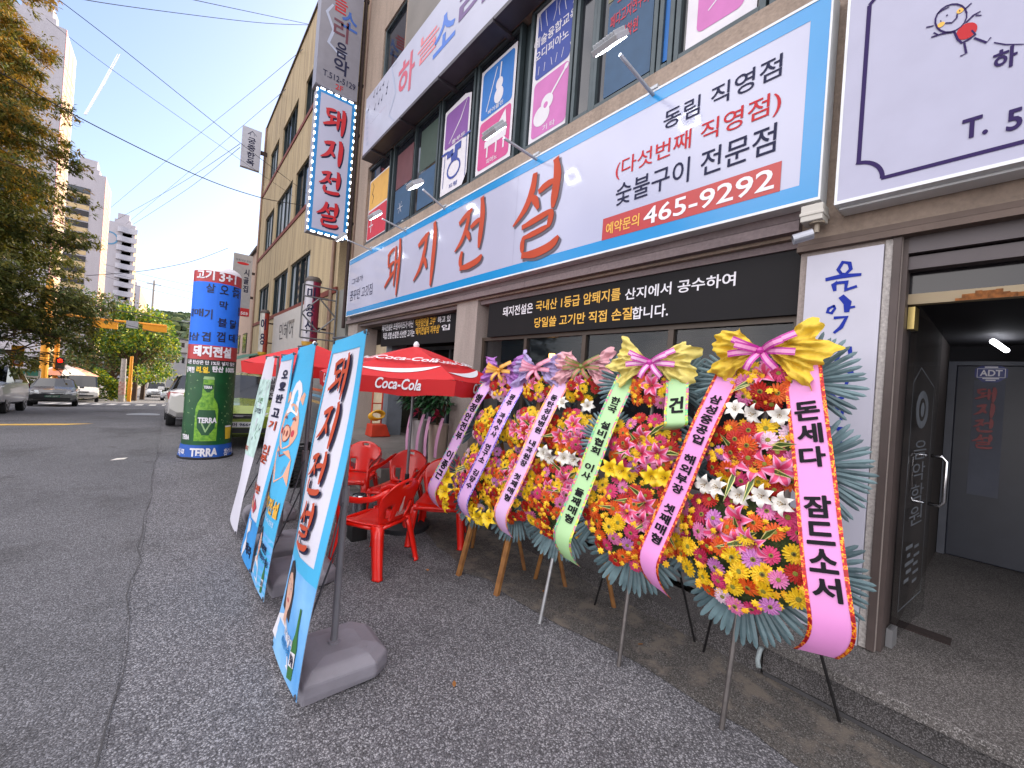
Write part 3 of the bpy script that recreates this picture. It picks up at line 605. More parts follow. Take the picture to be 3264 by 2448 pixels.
# big billboard over the entrance
XB = 3.23; FBB = wallfr(XB)
bb = thing('billboard', 'big white billboard with dark purple line frame and child drawing above the entrance', 'sign', (XB, -1, 3.1))
m = MB(); m.box(-.75, 3.4, 3.075, 5.2, -.20, 0, 0, M=FBB); m.build('box', mat('billboard_face','9f9fb4',rough=.3,var=.03), bb)
m = MB(); m.box(-.765, 3.41, 3.055, 3.075, -.2, .004, 0, M=FBB); m.box(-.765,-.75,3.075,5.2,-.2,.004,0,M=FBB); m.box(-.75,3.4,3.04,3.054,-.19,-.06,0,M=FBB); m.build('trim', edgew, bb)
pu = mat('letter_purple','2d1f4f',rough=.6, spec=.15,var=0)
B5 = lambda x, y: (lambda p: (-p.y, p.z))(gx(*R5(x, y), XB))
m = MB(); e = .012
L0 = B5(1262,55); L1 = B5(1222,985); L2 = B5(1395,1068)
w = .022; al = L0[0]; zb = L2[1]; zl = L1[1]
m.rect(al, al+w, zl, 4.28, FBB, .003)
pts = [(al+.0, zl+.005)]+[(al+.13*math.sin(t*.157), zl-(zl-zb)*(1-math.cos(t*.157))) for t in range(1, 11)]
m.stroke(pts, w, FBB, .0035, 0, taper=(1,1)); m.rect(pts[-1][0]-.005, 3.2, zb-w*.5, zb+w*.5, FBB, .003)
m.stroke([(al+w*.5,4.28),(al+.06,4.33),(al+.1,4.42)], w, FBB, .0035, 0, taper=(1,1))
K = lambda pts, w: m.stroke([B5(*p) for p in pts], w, FBB, .004, 0, taper=(.9,.7))
el = [(1770+95*math.cos(t)*1.0-12*math.sin(t), 112-80*math.sin(t)-30*math.cos(t)) for t in [k*.35 for k in range(19)]]
K(el, .008); K([(1735,142),(1775,140),(1805,110),(1808,85)], .008); K([(1690,85),(1720,62),(1760,45)],.007); K([(1858,55),(1895,20)],.009); K([(1620,168),(1665,158)],.009)
K([(1860,140),(1905,95),(1950,70)],.009); K([(1920,95),(1955,95)],.007); K([(1650,228),(1720,205),(1795,195)],.009); K([(1665,200),(1690,212)],.008)
K([(1790,195),(1810,240),(1835,262),(1880,240),(1918,212),(1895,185)],.010); K([(1910,232),(1985,260),(2012,228)],.010); K([(1850,262),(1862,325),(1825,343)],.010); K([(2030,260),(2100,272),(2212,270)],.006)
K([(1740,98),(1752,92)],.010); K([(1820,70),(1826,66)],.012); K([(1705,132),(1712,128)],.012)
def b5(l, r, t, b): return B5(*l)[0], B5(*r)[0], B5(*b)[1], B5(*t)[1]
q_ = b5((2022,380),(2172,350),(2110,288),(2100,418)); w5 = q_[1]-q_[0]; text(m, '하', *q_, FBB, .004, 0, .03); text(m, '늘소리', q_[1]+.03, q_[1]+.03+w5*3.1, q_[2], q_[3], FBB, .004, 0, .03)
q_ = b5((1838,745),(2000,715),(1900,712),(1900,836)); text(m, 'T.', *q_, FBB, .004, 0, .03)
q_ = b5((2106,720),(2206,700),(2160,658),(2150,790)); w5 = q_[1]-q_[0]; text(m, '5', *q_, FBB, .004, 0, .03); text(m, '12-5129', q_[1]+.03, q_[1]+.03+w5*7, q_[2], q_[3], FBB, .004, 0, .03)
m.build('line_drawing', pu, bb)
m = MB(); m.disc(*B5(1865,190), .038, .045, FBB, .0035, 0, rot=.4); m.build('dress_patch', T_rd, bb)
m = MB(); m.disc(*B5(1708,152), .016, .014, FBB, .0035, 0); m.disc(*B5(1826,66), .014, .014, FBB, .0035, 0); m.build('cheek_spot', T_ye, bb)

# music school sign along the upper floor
X2 = 3.15; F2 = wallfr(X2)
s2 = thing('upper_signboard', 'long white music school signboard with coloured lettering high on the brown front', 'sign', (X2, 4, 6.8))
m = MB(); m.box(-9.82, 4.5, 6.80, 8.14, -.28, 0, 0, M=F2); m.build('box', mat('sign_white_b','a2a4b6',rough=.35,var=.05,vs=2), s2)
m = MB(); m.box(-9.83, 4.51, 6.74, 6.80, -.28, .01, 0, M=F2)
for k in range(7): m.box(-9.3+1.5*k, -9.22+1.5*k, 6.70, 6.76, -.5, .03, 0, M=F2)
m.build('trim', mat('dark_trim','38343a',rough=.5), s2)
C2 = [mat('letter_rose','b5495e',rough=.4,var=0), mat('letter_salmon','c96f78',rough=.4,var=0), mat('letter_cobalt','2f63b8',rough=.4,var=0), mat('letter_plum','54326e',rough=.4,var=0), mat('letter_pale','9aa2b8',rough=.4,var=0), T_nv]
m = MB()
for ch, l, r, t, b, k in (('하',(345,470),(448,400),(425,330),(415,575),0),('늘',(468,330),(602,200),(590,122),(480,420),1),('소',(568,300),(712,130),(665,64),(585,360),2)):
    text(m, ch, *prect(X2, l, r, t, b, R4), F2, .004, k, .004 if ch == '늘' else .02)
za, zb_ = prect(X2, (568,300), (712,130), (665,64), (585,360), R4)[2:]
ax = prect(X2, (568,300), (712,130), (665,64), (585,360), R4)[1]
text(m, '리', ax+.08, ax+.85, za, zb_, F2, .004, 3, .03); text(m, '음악', ax+1.1, ax+2.9, za, zb_, F2, .004, 5, .03)
P2 = lambda x, y: (lambda p: (-p.y, p.z))(gx(*R4(x, y), X2))
m.stroke([P2(*p) for p in ((330,400),(300,430),(310,500),(325,590),(300,680),(280,740),(310,770))], .05, F2, .004, 4); 
text(m, 'Music', *prect(X2, (222,715),(262,690),(258,680),(224,722),R4), F2, .004, 0, .01); text(m, 'Lounge', *prect(X2, (165,778),(215,745),(212,735),(168,790),R4), F2, .004, 5, .0)
random.seed(2)
for x, y in ((185,620),(205,600),(225,575),(245,545),(265,600),(270,560),(190,700),(150,705),(215,665),(235,640)):
    c_ = P2(x, y); m.stroke([c_, (c_[0]+.05, c_[1]+random.uniform(.05,.14))], .02, F2, .004, 5); m.disc(c_[0], c_[1], .03, .022, F2, .0045, 5)
for k in range(7):
    c_ = P2(142, 715+34*k); m.rect(c_[0]-.06, c_[0]+.06, c_[1]-.04, c_[1]-.015, F2, .004, 4); m.rect(c_[0]-.06, c_[0]+.06, c_[1], c_[1]+.025, F2, .004, 4)
m.build('lettering', C2, s2)

# projecting blade signs on the corner
YB = 10.9; FP = Fr((0, YB, 0), (1, 0, 0), (0, 0, 1))
def brect(l, r, t, b, f=R3): return gy(*f(*l), YB).x, gy(*f(*r), YB).x, gy(*f(*b), YB).z, gy(*f(*t), YB).z
ledm = mat('led_dot', 'ffffff', emit='f4f8ff', es=2.5)
pole_m = mat('rusty_steel', '3a2d2a', rough=.8, metal=.3, var=.3, vs=8)
b1 = thing('blade_sign', 'projecting vertical sign with red brush lettering, blue edge and a rim of small lamps', 'sign', (2.8, YB, 5.1))
x0, x1, z0, z1 = 2.33, 3.24, 5.12, 8.58
m = MB(); m.box(x0, x1, z0, z1, -.30, 0, 0, M=FP); m.build('box', mat('blade_box','8a8a94',rough=.5,var=.1), b1)
m = MB(); m.rect(x0+.085, x1-.085, z0+.085, z1-.085, FP, .004); m.build('panel', signw, b1)
m = MB(); m.rect(x0, x0+.085, z0, z1, FP, .0045); m.rect(x1-.085, x1, z0, z1, FP, .0045); m.rect(x0+.085, x1-.085, z0, z0+.085, FP, .0045); m.rect(x0+.085, x1-.085, z1-.085, z1, FP, .0045); m.build('border', mat('border_blue','1f78b4',rough=.3,var=.03), b1)
m = MB()
for k in range(20):
    z = z0+.06+(z1-z0-.12)*k/19
    for x in (x0, x1): m.box(x-.015, x+.015, z-.03, z+.03, -.02, .02, 0, M=FP)
for k in range(5):
    x = x0+.12+(x1-x0-.24)*k/4
    for z in (z0, z1): m.box(x-.05, x+.05, z-.015, z+.015, -.02, .02, 0, M=FP)
m.build('lamp_rim', ledm, b1)
for i, ch in enumerate('돼지전설'): m = MB(); zc = z1-.62-.78*i; brush(m, ch, 2.53, 3.03, zc-.28, zc+.30, FP, .012, 0, 1, fat=1.25, sh=(.05,-.05)); m.build('brush_letter', [mat('letter_crimson','b3252e',rough=.3,var=.05), T_nv], b1)
b2 = thing('blade_sign', 'grey projecting music school sign fixed above the sign with the rim of lamps', 'sign', (2.8, YB, 8.6))
m = MB(); m.box(2.28, 3.26, 8.66, 12.4, -.34, 0, 0, M=FP); m.build('box', mat('blade_grey','75747e',rough=.4,var=.06), b2)
C3 = [T_rd, mat('letter_steel_blue','1f4f9a',rough=.4,var=0), mat('letter_maroon','571f33',rough=.4,var=0), T_nv, C2[4]]
m = MB()
m.stroke([(2.55,10.7),(2.42,10.45),(2.6,10.1),(2.5,9.75),(2.75,9.6),(2.95,9.7)], .07, FP, .003, 4)
for ch, l, r, t, b, k in (('늘',(738,35),(832,35),(790,-30),(780,82),0),('소',(788,150),(895,160),(850,85),(840,196),1),('리',(738,195),(836,215),(800,132),(815,282),2),('음',(752,335),(828,335),(790,278),(790,380),3),('악',(738,430),(840,430),(790,385),(800,492),3)):
    text(m, ch, *brect(l, r, t, b), FP, .006, k, .004 if ch == '늘' else .02)
text(m, '하', 2.62, 3.0, 12.0, 12.35, FP, .006, 0, .03)
text(m, 'T.512-5129', *brect((668,485),(880,560),(760,490),(760,530)), FP, .006, 3, .01); text(m, '2F', *brect((750,570),(800,575),(775,552),(775,588)), FP, .006, 0, .01)
m.build('lettering', C3, b2)
m = MB()
for z in (5.6, 7.9, 9.2, 11.4): m.box(3.24, 3.44, z, z+.06, -.2, -.12, 0, M=FP)
m.cyl((3.36, 11.02, 2.9), (3.36, 11.02, 12.5), .045)
tag(m.build('sign_bracket', pole_m), 'rusty steel bracket pole that carries the two projecting signs', 'bracket')

# floodlights on arms above the signboard
fl_body = mat('lamp_grey','a9acb0',rough=.5,metal=.3,var=.05); fl_on = mat('lamp_face','ffffff',emit='eef2ff',es=9)
def floodlight(bpx, hpx, label, back=None):
    b = gx(*bpx, SX+.02); b.z = max(b.z, 4.5); h = gy(*hpx, b.y)
    t = thing('floodlight', label, 'lamp', b, 0, 'floodlights on arms above the long signboard')
    m = MB(); m.cyl((SX+.05, b.y, 4.50), h+Vector((.12,0,.0)), .016, n=8); m.box(SX-.02, SX+.14, b.y-.05, b.y+.05, 4.55, 4.58); m.build('arm', fl_body, t)
    to = (Vector((SX, b.y, 3.9))-h).normalized(); e = to.to_track_quat('Z','Y').to_matrix().to_4x4(); M = Matrix.Translation(h) @ e
    m = MB(); m.box(-.125,.125,-.10,.10,-.045,.0,0,M=M); 
    for k in range(7): m.box(-.11+.034*k,-.102+.034*k,-.09,.09,-.075,-.045,0,M=M)
    m.build('housing', fl_body, t, bevel=.006)
    m = MB()
    for r in ((-.105,.105,.055,.085),(-.105,.105,-.085,-.055),(-.105,-.075,-.055,.055),(.075,.105,-.055,.055)): m.box(*r, .001, .006, 0, M=M)
    m.build('lamp_ring', fl_on, t)
for bp, hp, lb in (((1415,190),(1320,100),'biggest looking floodlight, before the dim blue poster with red lettering'),((1163,330),(1070,288),'floodlight in front of the pink piano poster'),
                   ((965,430),(898,403),'floodlight in front of the dark blue window pane next to the drum poster'),((880,485),(812,468),'floodlight in front of the red and ochre poster'),((805,532),(738,515),'floodlight beside the foot of the lamp rimmed projecting sign')):
    floodlight(bp, hp, lb)

# cctv
cc = thing('security_camera', 'small silver security camera under a white junction box at the signboard corner', 'security camera', (3.2, .9, 2.9))
Q4 = crop(2400, 550, .18083); YC = .93
g = lambda x, y, X=3.22: gx(*Q4(x, y), X)
c0 = g(1030, 700); m = MB(); m.box(c0.x, c0.x+.14, c0.y-.062, c0.y+.062, c0.z-.055, c0.z+.055); m.box(c0.x-.006, c0.x+.146, c0.y-.068, c0.y+.068, c0.z-.018, c0.z+.006); m.build('junction_box', mat('box_white','b4b0a8',rough=.5,var=.04), cc, bevel=.005)
p = Vector((c0.x+.06, c0.y-.02, c0.z-.055)); e = g(900, 1130)
m = MB(); m.cyl(p, p+Vector((0,0,-.07)), .016); m.cyl(p+Vector((0,0,-.012)), p, .045); m.tube([p+Vector((0,0,-.06)), p+Vector((-.03,.04,-.085)), e], .008); m.build('bracket', mat('bracket_brass','8b8070',rough=.5), cc)
d = Vector((-.35,.85,-.28)).normalized(); m = MB(); m.cyl(e-d*.045, e+d*.055, .03, n=16); m.cyl(e-d*.05, e+d*.065+Vector((0,0,.004)), .034, n=16, caps=False); m.build('housing', mat('camera_silver','9a9ca4',rough=.3,metal=.5), cc, smooth=False)
m = MB(); m.cyl(e+d*.056, e+d*.058, .024); m.build('lens', mat('lens_black','08080c',rough=.1,var=0), cc)

# glass door leaf standing open, and the sign on the inner door
dl = thing('glass_door', 'frameless glass door standing open at the dark entrance with chrome pull handle', 'door', (3.57, .41, .27))
FD = Fr((3.57, .405, 0), (.995, -.085, 0), (0,0,1))
m = MB(); m.box(0, .86, .29, 2.39, -.006, .006, 0, M=FD); m.build('leaf', glass_mat('door_leaf','101316',alpha=.18), dl)
m = MB(); m.box(-.004,.10,2.28,2.42,-.016,.016,0,M=FD); m.build('top_patch', mat('brass_patch','b8a468',rough=.3,metal=.8), dl)
m = MB(); m.box(-.004,.10,.268,.38,-.016,.016,0,M=FD); m.build('foot_patch', mat('grey_patch','8a8a8c',rough=.4,metal=.5), dl)
m = MB()
for s_ in (-1, 1): m.tube([FD(.74,1.10,.01*s_),FD(.74,1.10,.07*s_),FD(.74,1.13,.09*s_),FD(.74,1.42,.09*s_),FD(.74,1.45,.07*s_),FD(.74,1.45,.01*s_)], .013, n=10)
m.build('handle', mat('chrome','c9c9cc',rough=.15,metal=1,var=0), dl, smooth=True)
m = MB()
for r in ((.12,.128,.46,1.95),(.70,.708,.46,1.95),(.128,.70,.46,.468)): m.rect(*r, FD, .008)
m.stroke([(.124,1.95),(.3,2.06),(.704,1.95)], .008, FD, .008, 0, taper=(1,1)); m.ring([(.4+.17*math.cos(k*.4),1.78+.13*math.sin(k*.4)) for k in range(16)],[(.4+.09*math.cos(k*.4),1.78+.08*math.sin(k*.4)) for k in range(16)],FD,.008); m.disc(.4,1.78,.05,.05,FD,.009)
m.build('etched_frame', mat('etched','565a60',rough=.8,var=.3,vs=12), dl)
m = MB(); vtext(m, '음악학원', .42, 1.58, .98, .34, FD, .008, 0, .0)
for k in range(5): m.rect(.22+.04*(k%2), .34+.05*(k%3), .62+.055*k, .645+.055*k, FD, .008); m.rect(.44, .56+.03*(k%2), .58+.06*k, .6+.06*k, FD, .008)
m.build('lettering', MATS['etched'], dl)
ds = thing('inner_door', 'inner door with blue octagonal alarm sticker and dark red lettering behind the entrance', 'door', (6.5, -.6, .27))
FI = wallfr(6.5)
I7 = lambda x, y: (lambda p: (-p.y, p.z))(gx(*C7(x, y), 6.5))
oc = I7(1093, 812); r_ = abs(I7(1183,812)[0]-oc[0])
pA = I7(905, 900); 
m = MB(); m.box(pA[0], pA[0]+1.2, .27, 2.30, -.05, 0, 0, M=FI); m.build('leaf', mat('door_grey','2b2e38',rough=.4,var=.1), ds, bevel=.01)
m = MB()
for r in ((pA[0]-.06,pA[0],.27,2.34),(pA[0]+1.2,pA[0]+1.26,.27,2.34),(pA[0],pA[0]+1.2,2.30,2.34)): m.box(*r, -.05, .03, 0, M=FI)
m.build('frame', mat('door_frame_grey','4a4d56',rough=.5), ds)
m = MB(); m.cyl(FI(pA[0]+1.08,1.2,0), FI(pA[0]+1.08,1.2,.06), .03); m.build('knob', MATS['chrome'], ds)
m = MB(); m.rect(oc[0]-r_*1.0, oc[0]+r_*.9, .95, oc[1]-r_*.7, FI, .004); m.build('paper', mat('paper_grey','474b58',rough=.6,var=.1), ds)
m = MB(); m.poly([(oc[0]+r_*1.08*math.cos(rad(22.5+45*k)), oc[1]+r_*.92*math.sin(rad(22.5+45*k))) for k in range(8)], FI, .007); st = m.build('sticker', mat('sticker_blue','16246e',rough=.3,var=.05), ds)
m = MB(); text(m, 'ADT', oc[0]-r_*.68, oc[0]+r_*.68, oc[1]-r_*.28, oc[1]+r_*.30, FI, .010, 0, .03)
for z, w in ((-.5,.5),(.55,.4),(-.66,.3)): m.rect(oc[0]-r_*w, oc[0]+r_*w, oc[1]+r_*(z-.05), oc[1]+r_*(z+.05), FI, .010)
m.ring([(oc[0]+r_*.86*s, oc[1]+r_*.42*t) for s,t in ((-1,-1),(1,-1),(1,1),(-1,1))], [(oc[0]+r_*.82*s, oc[1]+r_*.38*t) for s,t in ((-1,-1),(1,-1),(1,1),(-1,1))], FI, .0105)
m.build('lettering', T_wh, st)
for i, ch in enumerate('돼지전설'): zt = I7(1080, 890+83*i)[1]; zb2 = I7(1080, 972+83*i)[1]; m = MB(); brush(m, ch, I7(1015,900)[0], I7(1125,900)[0], zb2+.02, zt, FI, .012, 0, None, fat=1.35); m.build('brush_letter', mat('letter_dark_red','7a1a22',rough=.4,var=0), ds)
m = MB(); m.box(3.98, 4.10, .16, .44, .263, .27); tag(m.build('door_mat', mat('mat_brown','2e2422',rough=.95,var=.3,vs=30)), 'worn dark strip of matting on the granite across the entrance', 'mat')
# drain hose hanging from the slab corner
h = crop(2400, 1850, .18083); p0 = gx(*h(120,1240), 2.98); p1 = gx(*h(80,1400), 2.95); p2 = gx(*h(105,1545), 2.93)
m = MB(); m.tube([p0+Vector((.06,0,.02)), p0, p1, p2], .014, n=10)
tag(m.build('drain_hose', mat('hose_grey','8a9496',rough=.5,bump=.3,bs=120), smooth=True), 'short grey plastic drain hose hanging out at the corner of the granite slab', 'hose')
# ------------------------------------------------------------------ neighbours on the shop side of the street
cream = streak_mat('cream_render', 'aa9878', '5f5244', bump=.25, cell=30, amt=.75, sx=1.6, sz=.12)
redb = mat('red_band', '6a2a20', rough=.7, var=.2); win_d = mat('window_dark', '1a1f28', rough=.08, var=.3, vs=.6, spec=.7); pale_pane = mat('window_pale', '9aa4ae', rough=.25, var=.2, vs=.8)  # pale panes: curtains and reflections put into one colour
YX = 3.4; FY = wallfr(YX)
yb = thing('apartment_house', 'long cream rendered building with red floor bands and dark windows beyond the shop', 'building', (YX, 19.6, 0))
ops = []
for z0, z1, ys in ((11.3, 12.85, ((16.2,17.8),(18.98,21.98),(22.88,25.18))), (7.68, 9.5, ((16.35,18.4),(19.0,22.35),(22.9,25.3))), (4.12, 5.83, ((15.2,18.28),(18.7,21.8),(22.87,25.8)))):
    for a, b in ys: ops.append((-b, -a, z0, z1))
m = MB(); 
def wy(a0, a1, b0, b1, d0=-.3, d1=0.0, mi=0): m.box(a0, a1, b0, b1, d0, d1, mi, M=FY)
zs = sorted({-1.2, 15.05} | {o[2] for o in ops} | {o[3] for o in ops})
for k in range(len(zs)-1):
    z0, z1 = zs[k], zs[k+1]; cut = sorted(o for o in ops if o[2] <= z0 and o[3] >= z1); a = -27.25
    for o in cut: wy(a, o[0], z0, z1); a = o[1]
    wy(a, -11.95, z0, z1)
m.box(-12.25, -11.95, -1, 15.05, -9, -.3, 0, M=FY); m.box(-27.25, -26.95, -1.2, 15.05, -9, -.3, 0, M=FY); m.box(-27.25, -11.95, 14.85, 15.05, -9, -.3, 0, M=FY); m.box(-27.25, -11.95, -1, 15.05, -9.2, -9, 0, M=FY)
m.build('wall', cream, yb)
m = MB(); wy(-27.3, -11.9, 15.05, 15.12, -9.2, .06); m.build('parapet_cap', mat('cap_dark','4a4038',rough=.7), yb)
for z in (11.12, 7.5, 3.95):
    m = MB(); wy(-27.27, -11.93, z, z+.16, -.02, .035); m.build('floor_band', redb, yb)
random.seed(5)
fr2 = mat('window_frame_dark','1f2a2c',rough=.4,metal=.3)
for a0, a1, z0, z1 in ops:
    m = MB(); n = max(2, round((a1-a0)/.85))
    m.box(a0, a1, z0, z0+.06, -.2, -.06, 0, M=FY); m.box(a0, a1, z1-.06, z1, -.2, -.06, 0, M=FY)
    for k in range(n+1): a = a0+(a1-a0-.05)*k/n; m.box(a, a+.05, z0+.06, z1-.06, -.2, -.06, 0, M=FY)
    w_ = m.build('window', fr2, yb)
    m = MB()
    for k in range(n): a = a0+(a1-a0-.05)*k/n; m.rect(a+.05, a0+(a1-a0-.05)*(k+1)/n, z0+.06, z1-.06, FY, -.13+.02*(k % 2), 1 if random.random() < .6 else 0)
    m.build('pane', [win_d, pale_pane], w_)
jm = mat('panel_joint','7a6a52',rough=.9)
for k in range(12):
    a_ = -26.6+1.22*k; m = MB()
    for z0_, z1_ in ((3.3,3.95),(6.0,7.5),(9.7,11.12),(13.0,15.0)): m.box(a_, a_+.012, z0_, z1_, 0, .004, 0, M=FY)
    m.build('panel_joint', jm, yb)
pipeb = mat('pipe_brown','8a7060',rough=.6)
for p0_, p1_, r_ in ((FY(-12.3,.0,.06),FY(-12.3,15.0,.06),.05),(FY(-26.9,.0,.06),FY(-26.9,15.0,.06),.05),((3.75,11.86,0),(3.75,11.86,14),.06),((4.35,11.86,0),(4.35,11.86,14),.04)):
    m = MB(); m.cyl(p0_, p1_, r_, n=10); m.build('downpipe', pipeb, yb)
# street level shop under it: shutters and posts
shm = mat('roller_shutter','8a8d90',rough=.4,metal=.4,var=.08)
m = MB()
for k in range(26): m.box(-15.3, -12.5, .0+.09*k, .085+.09*k, -.1, .012, 0, M=FY)
sh_ = m.build('roller_shutter', shm, yb)
m = MB()
for z, k in ((1.15,0),(.97,1),(.79,2)): m.box(-15.2, -12.6, z, z+.075, .012, .016, k, M=FY)
m.build('stripe', [mat('stripe_orange','b85a3a'), mat('stripe_blue','6f9ab5'), mat('stripe_tan','b89a6a')], sh_)
m = MB(); m.rect(-26.9,-15.6,-.6,2.1,FY,.004); m.build('shop_glazing', win_d, yb)
# board sign and pole signs on it
t = thing('signboard', 'plain white salon signboard with grey brush lettering over the green awning', 'sign', (3.2, 18, 2.4))
F = wallfr(3.2); m = MB(); a0,a1 = -gx(*C5(750,540),3.2).y, -gx(*C5(950,500),3.2).y; z0,z1 = gx(*C5(748,660),3.2).z, gx(*C5(955,345),3.2).z
m.box(a0,a1,z0,z1,-.2,0,0,M=F); m.build('panel', mat('salon_white','aaa8a6',rough=.4,var=.05), t)
m = MB(); text(m,'민헤어',*prect(3.2,(795,520),(885,470),(850,455),(810,575),C5),F,.006,0,.0); m.rect(*prect(3.2,(855,460),(893,450),(890,440),(857,472),C5),F,.005,1); m.build('lettering',[mat('letter_grey','3c3c40'),mat('letter_tag','77706a')],t)
def drum(label, l, r, tz, bz, X, halves, txt, foot):
    y = (gx(*C5(*l),X).y+gx(*C5(*r),X).y)/2; rr = abs(gy(*C5(*r),y).x-gy(*C5(*l),y).x)/2; c = gy(*C5((l[0]+r[0])/2,(l[1]+r[1])/2),y); z1 = gy(*C5(*tz),y).z; z0 = gy(*C5(*bz),y).z
    t = thing('drum_sign', label, 'sign', (c.x, y, z0))
    m = MB(); n = 28; o = math.atan2(-c.x, y)
    def pt(u, v): th = o+(u-.5)*2*math.pi; return (c.x+rr*math.sin(th), y-rr*math.cos(th), z0+(z1-z0)*v)
    m.grid(pt, n, 4, 0)
    for i in range(len(m.f)): m.m[i] = 0 if (i % n) < n*.5 else 1
    m.build('drum', halves, t, smooth=True)
    m = MB(); m.lathe([(rr*1.08,0),(rr*1.1,.06),(rr*.8,.14),(0,.16)], (c.x,y,z1), 20); m.build('cap', mat('cap_brown','4a423c',rough=.6), t)
    m = MB(); m.lathe([(rr*.5,-.20),(rr*.95,-.10),(rr*1.05,0)], (c.x,y,z0), 20); m.build('foot', foot, t)
    m = MB(); h = (z1-z0)/(len(txt)+.6)
    for i, ch in enumerate(txt):
        q = z1-h*(i+.75); text(m, ch, -rr*.75, rr*.35, q-h*.38, q+h*.38, None, .006, 0, .03, warp=lambda a, b, k: (c.x+(rr+k)*math.sin(o+a/rr), y-(rr+k)*math.cos(o+a/rr), b))
    m.build('lettering', T_nv, t)
    m = MB(); m.cyl((c.x+rr, y, z0+.4), (YX+.1, y, z0+.4), .03); m.cyl((c.x+rr, y, z1-.4), (YX+.1, y, z1-.4), .03); m.build('bracket', pole_m, t)
drum('round white and crimson hair salon drum sign projecting over the pavement', (952,400),(1050,400),(1015,205),(990,590), 2.9, [mat('drum_white','a8a4ac',rough=.3,var=.05), mat('drum_crimson','7a1a38',rough=.3,var=.1)], '미용실', mat('foot_ochre','b0862c',rough=.5))
drum('smaller white and red drum sign with yellow foot beside the green awning', (662,530),(722,530),(700,405),(685,655), 2.9, [mat('drum_white2','a8a49c',rough=.3,var=.2,vs=6), mat('drum_red2','8a3022',rough=.3,var=.1)], '이용', mat('foot_yellow','b89020',rough=.5))
# steel frame hut in the gap, awning, roll up x-banner, plate
t = thing('metal_canopy', 'grey sheet metal canopy with open steel lattice frame in the gap between the buildings', 'canopy', (3.3, 11.8, 2.6))
cm = mat('sheet_grey','74746f',rough=.6,var=.15,vs=2)
m = MB(); m.box(3.45,4.6,11.1,11.85,2.55,4.0); m.build('box', cm, t)
m = MB(); F = Fr((2.55,11.9,2.6),(1,0,0),(0,0,1))
for a,b in (((0,0),(0,1.4)),((.85,0),(.85,1.4)),((0,0),(.85,0)),((0,1.4),(.85,1.4)),((0,1.1),(.85,1.1)),((0,.2),(.85,.2)),((0,.65),(.42,1.1)),((.42,1.1),(.85,.65)),((0,.65),(.42,.2)),((.42,.2),(.85,.65))): m.cyl(F(*a),F(*b),.02,n=6)
m.build('lattice', mat('lattice_grey','6a6a6c',rough=.5,metal=.4), t)
m = MB(); m.box(3.45,3.55,11.0,11.3,0,2.5); m.build('post', mat('post_orange','a86a3a',rough=.7), t)
t = thing('awning', 'green fabric awning over the shop beside the salon', 'awning', (3.3, 27, 1.8)); gm = mat('awning_green','1f5a44',rough=.7,var=.1)
c = [gx(*C5(690,668),3.3), gx(*C5(560,695),3.3)]
m = MB(); y0,y1 = 22.5,29.5
m.grid(lambda u,v:(3.35-1.1*v, y0+(y1-y0)*u, 2.42-.42*v),14,3); m.grid(lambda u,v:(2.25-.01*v,y0+(y1-y0)*u,2.0-(.2+.03*math.sin(u*60))*v),60,1); m.build('cloth', gm, t, solid=.01)
t = thing('standing_banner', 'narrow white hair salon banner with black pill shaped lettering beside the green car', 'banner', (2.2, 10.9, 0))
YN = 10.9; FN = Fr((0,YN,0),(1,0,0),(0,0,1)); nr = lambda l,r,tp,b: (gy(*C5(*l),YN).x, gy(*C5(*r),YN).x, gy(*C5(*b),YN).z, gy(*C5(*tp),YN).z)
bx = nr((702,950),(780,950),(740,805),(735,1085)); m = MB(); m.grid(lambda u,v: FN(bx[0]+(bx[1]-bx[0])*u, bx[2]+(bx[3]-bx[2])*v, .02*math.sin(3*v)),4,10); m.build('cloth', mat('xbanner_white','b4b2ba',rough=.5,var=.04), t, solid=.004)
m = MB(); w_ = bx[1]-bx[0]; h_ = bx[3]-bx[2]
vtext(m,'살롱진',(bx[0]+bx[1])/2,bx[3]-.05*h_,bx[3]-.55*h_,w_*.55,FN,.03,0,.01)
for k,(wd) in enumerate(('CUT','PERM','COLOR','CLINIC')):
    z = bx[2]+h_*(.40-.10*k); m.disc((bx[0]+bx[1])/2, z, w_*.36, h_*.034, FN, .03, 0, 16); text(m,wd,bx[0]+w_*.24,bx[0]+w_*.76,z-h_*.018,z+h_*.018,FN,.036,1,.03)
m.build('lettering',[T_bk,T_wh],t)
m = MB(); m.cyl((bx[0]+w_*.5,YN+.06,0),(bx[0]+w_*.5,YN+.06,bx[3]),.015); m.cyl((bx[0],YN+.03,bx[3]),(bx[1],YN+.03,bx[3]),.01); m.box(bx[0],bx[1],YN-.12,YN+.16,.001,.05); m.build('stand', pole_m, t)
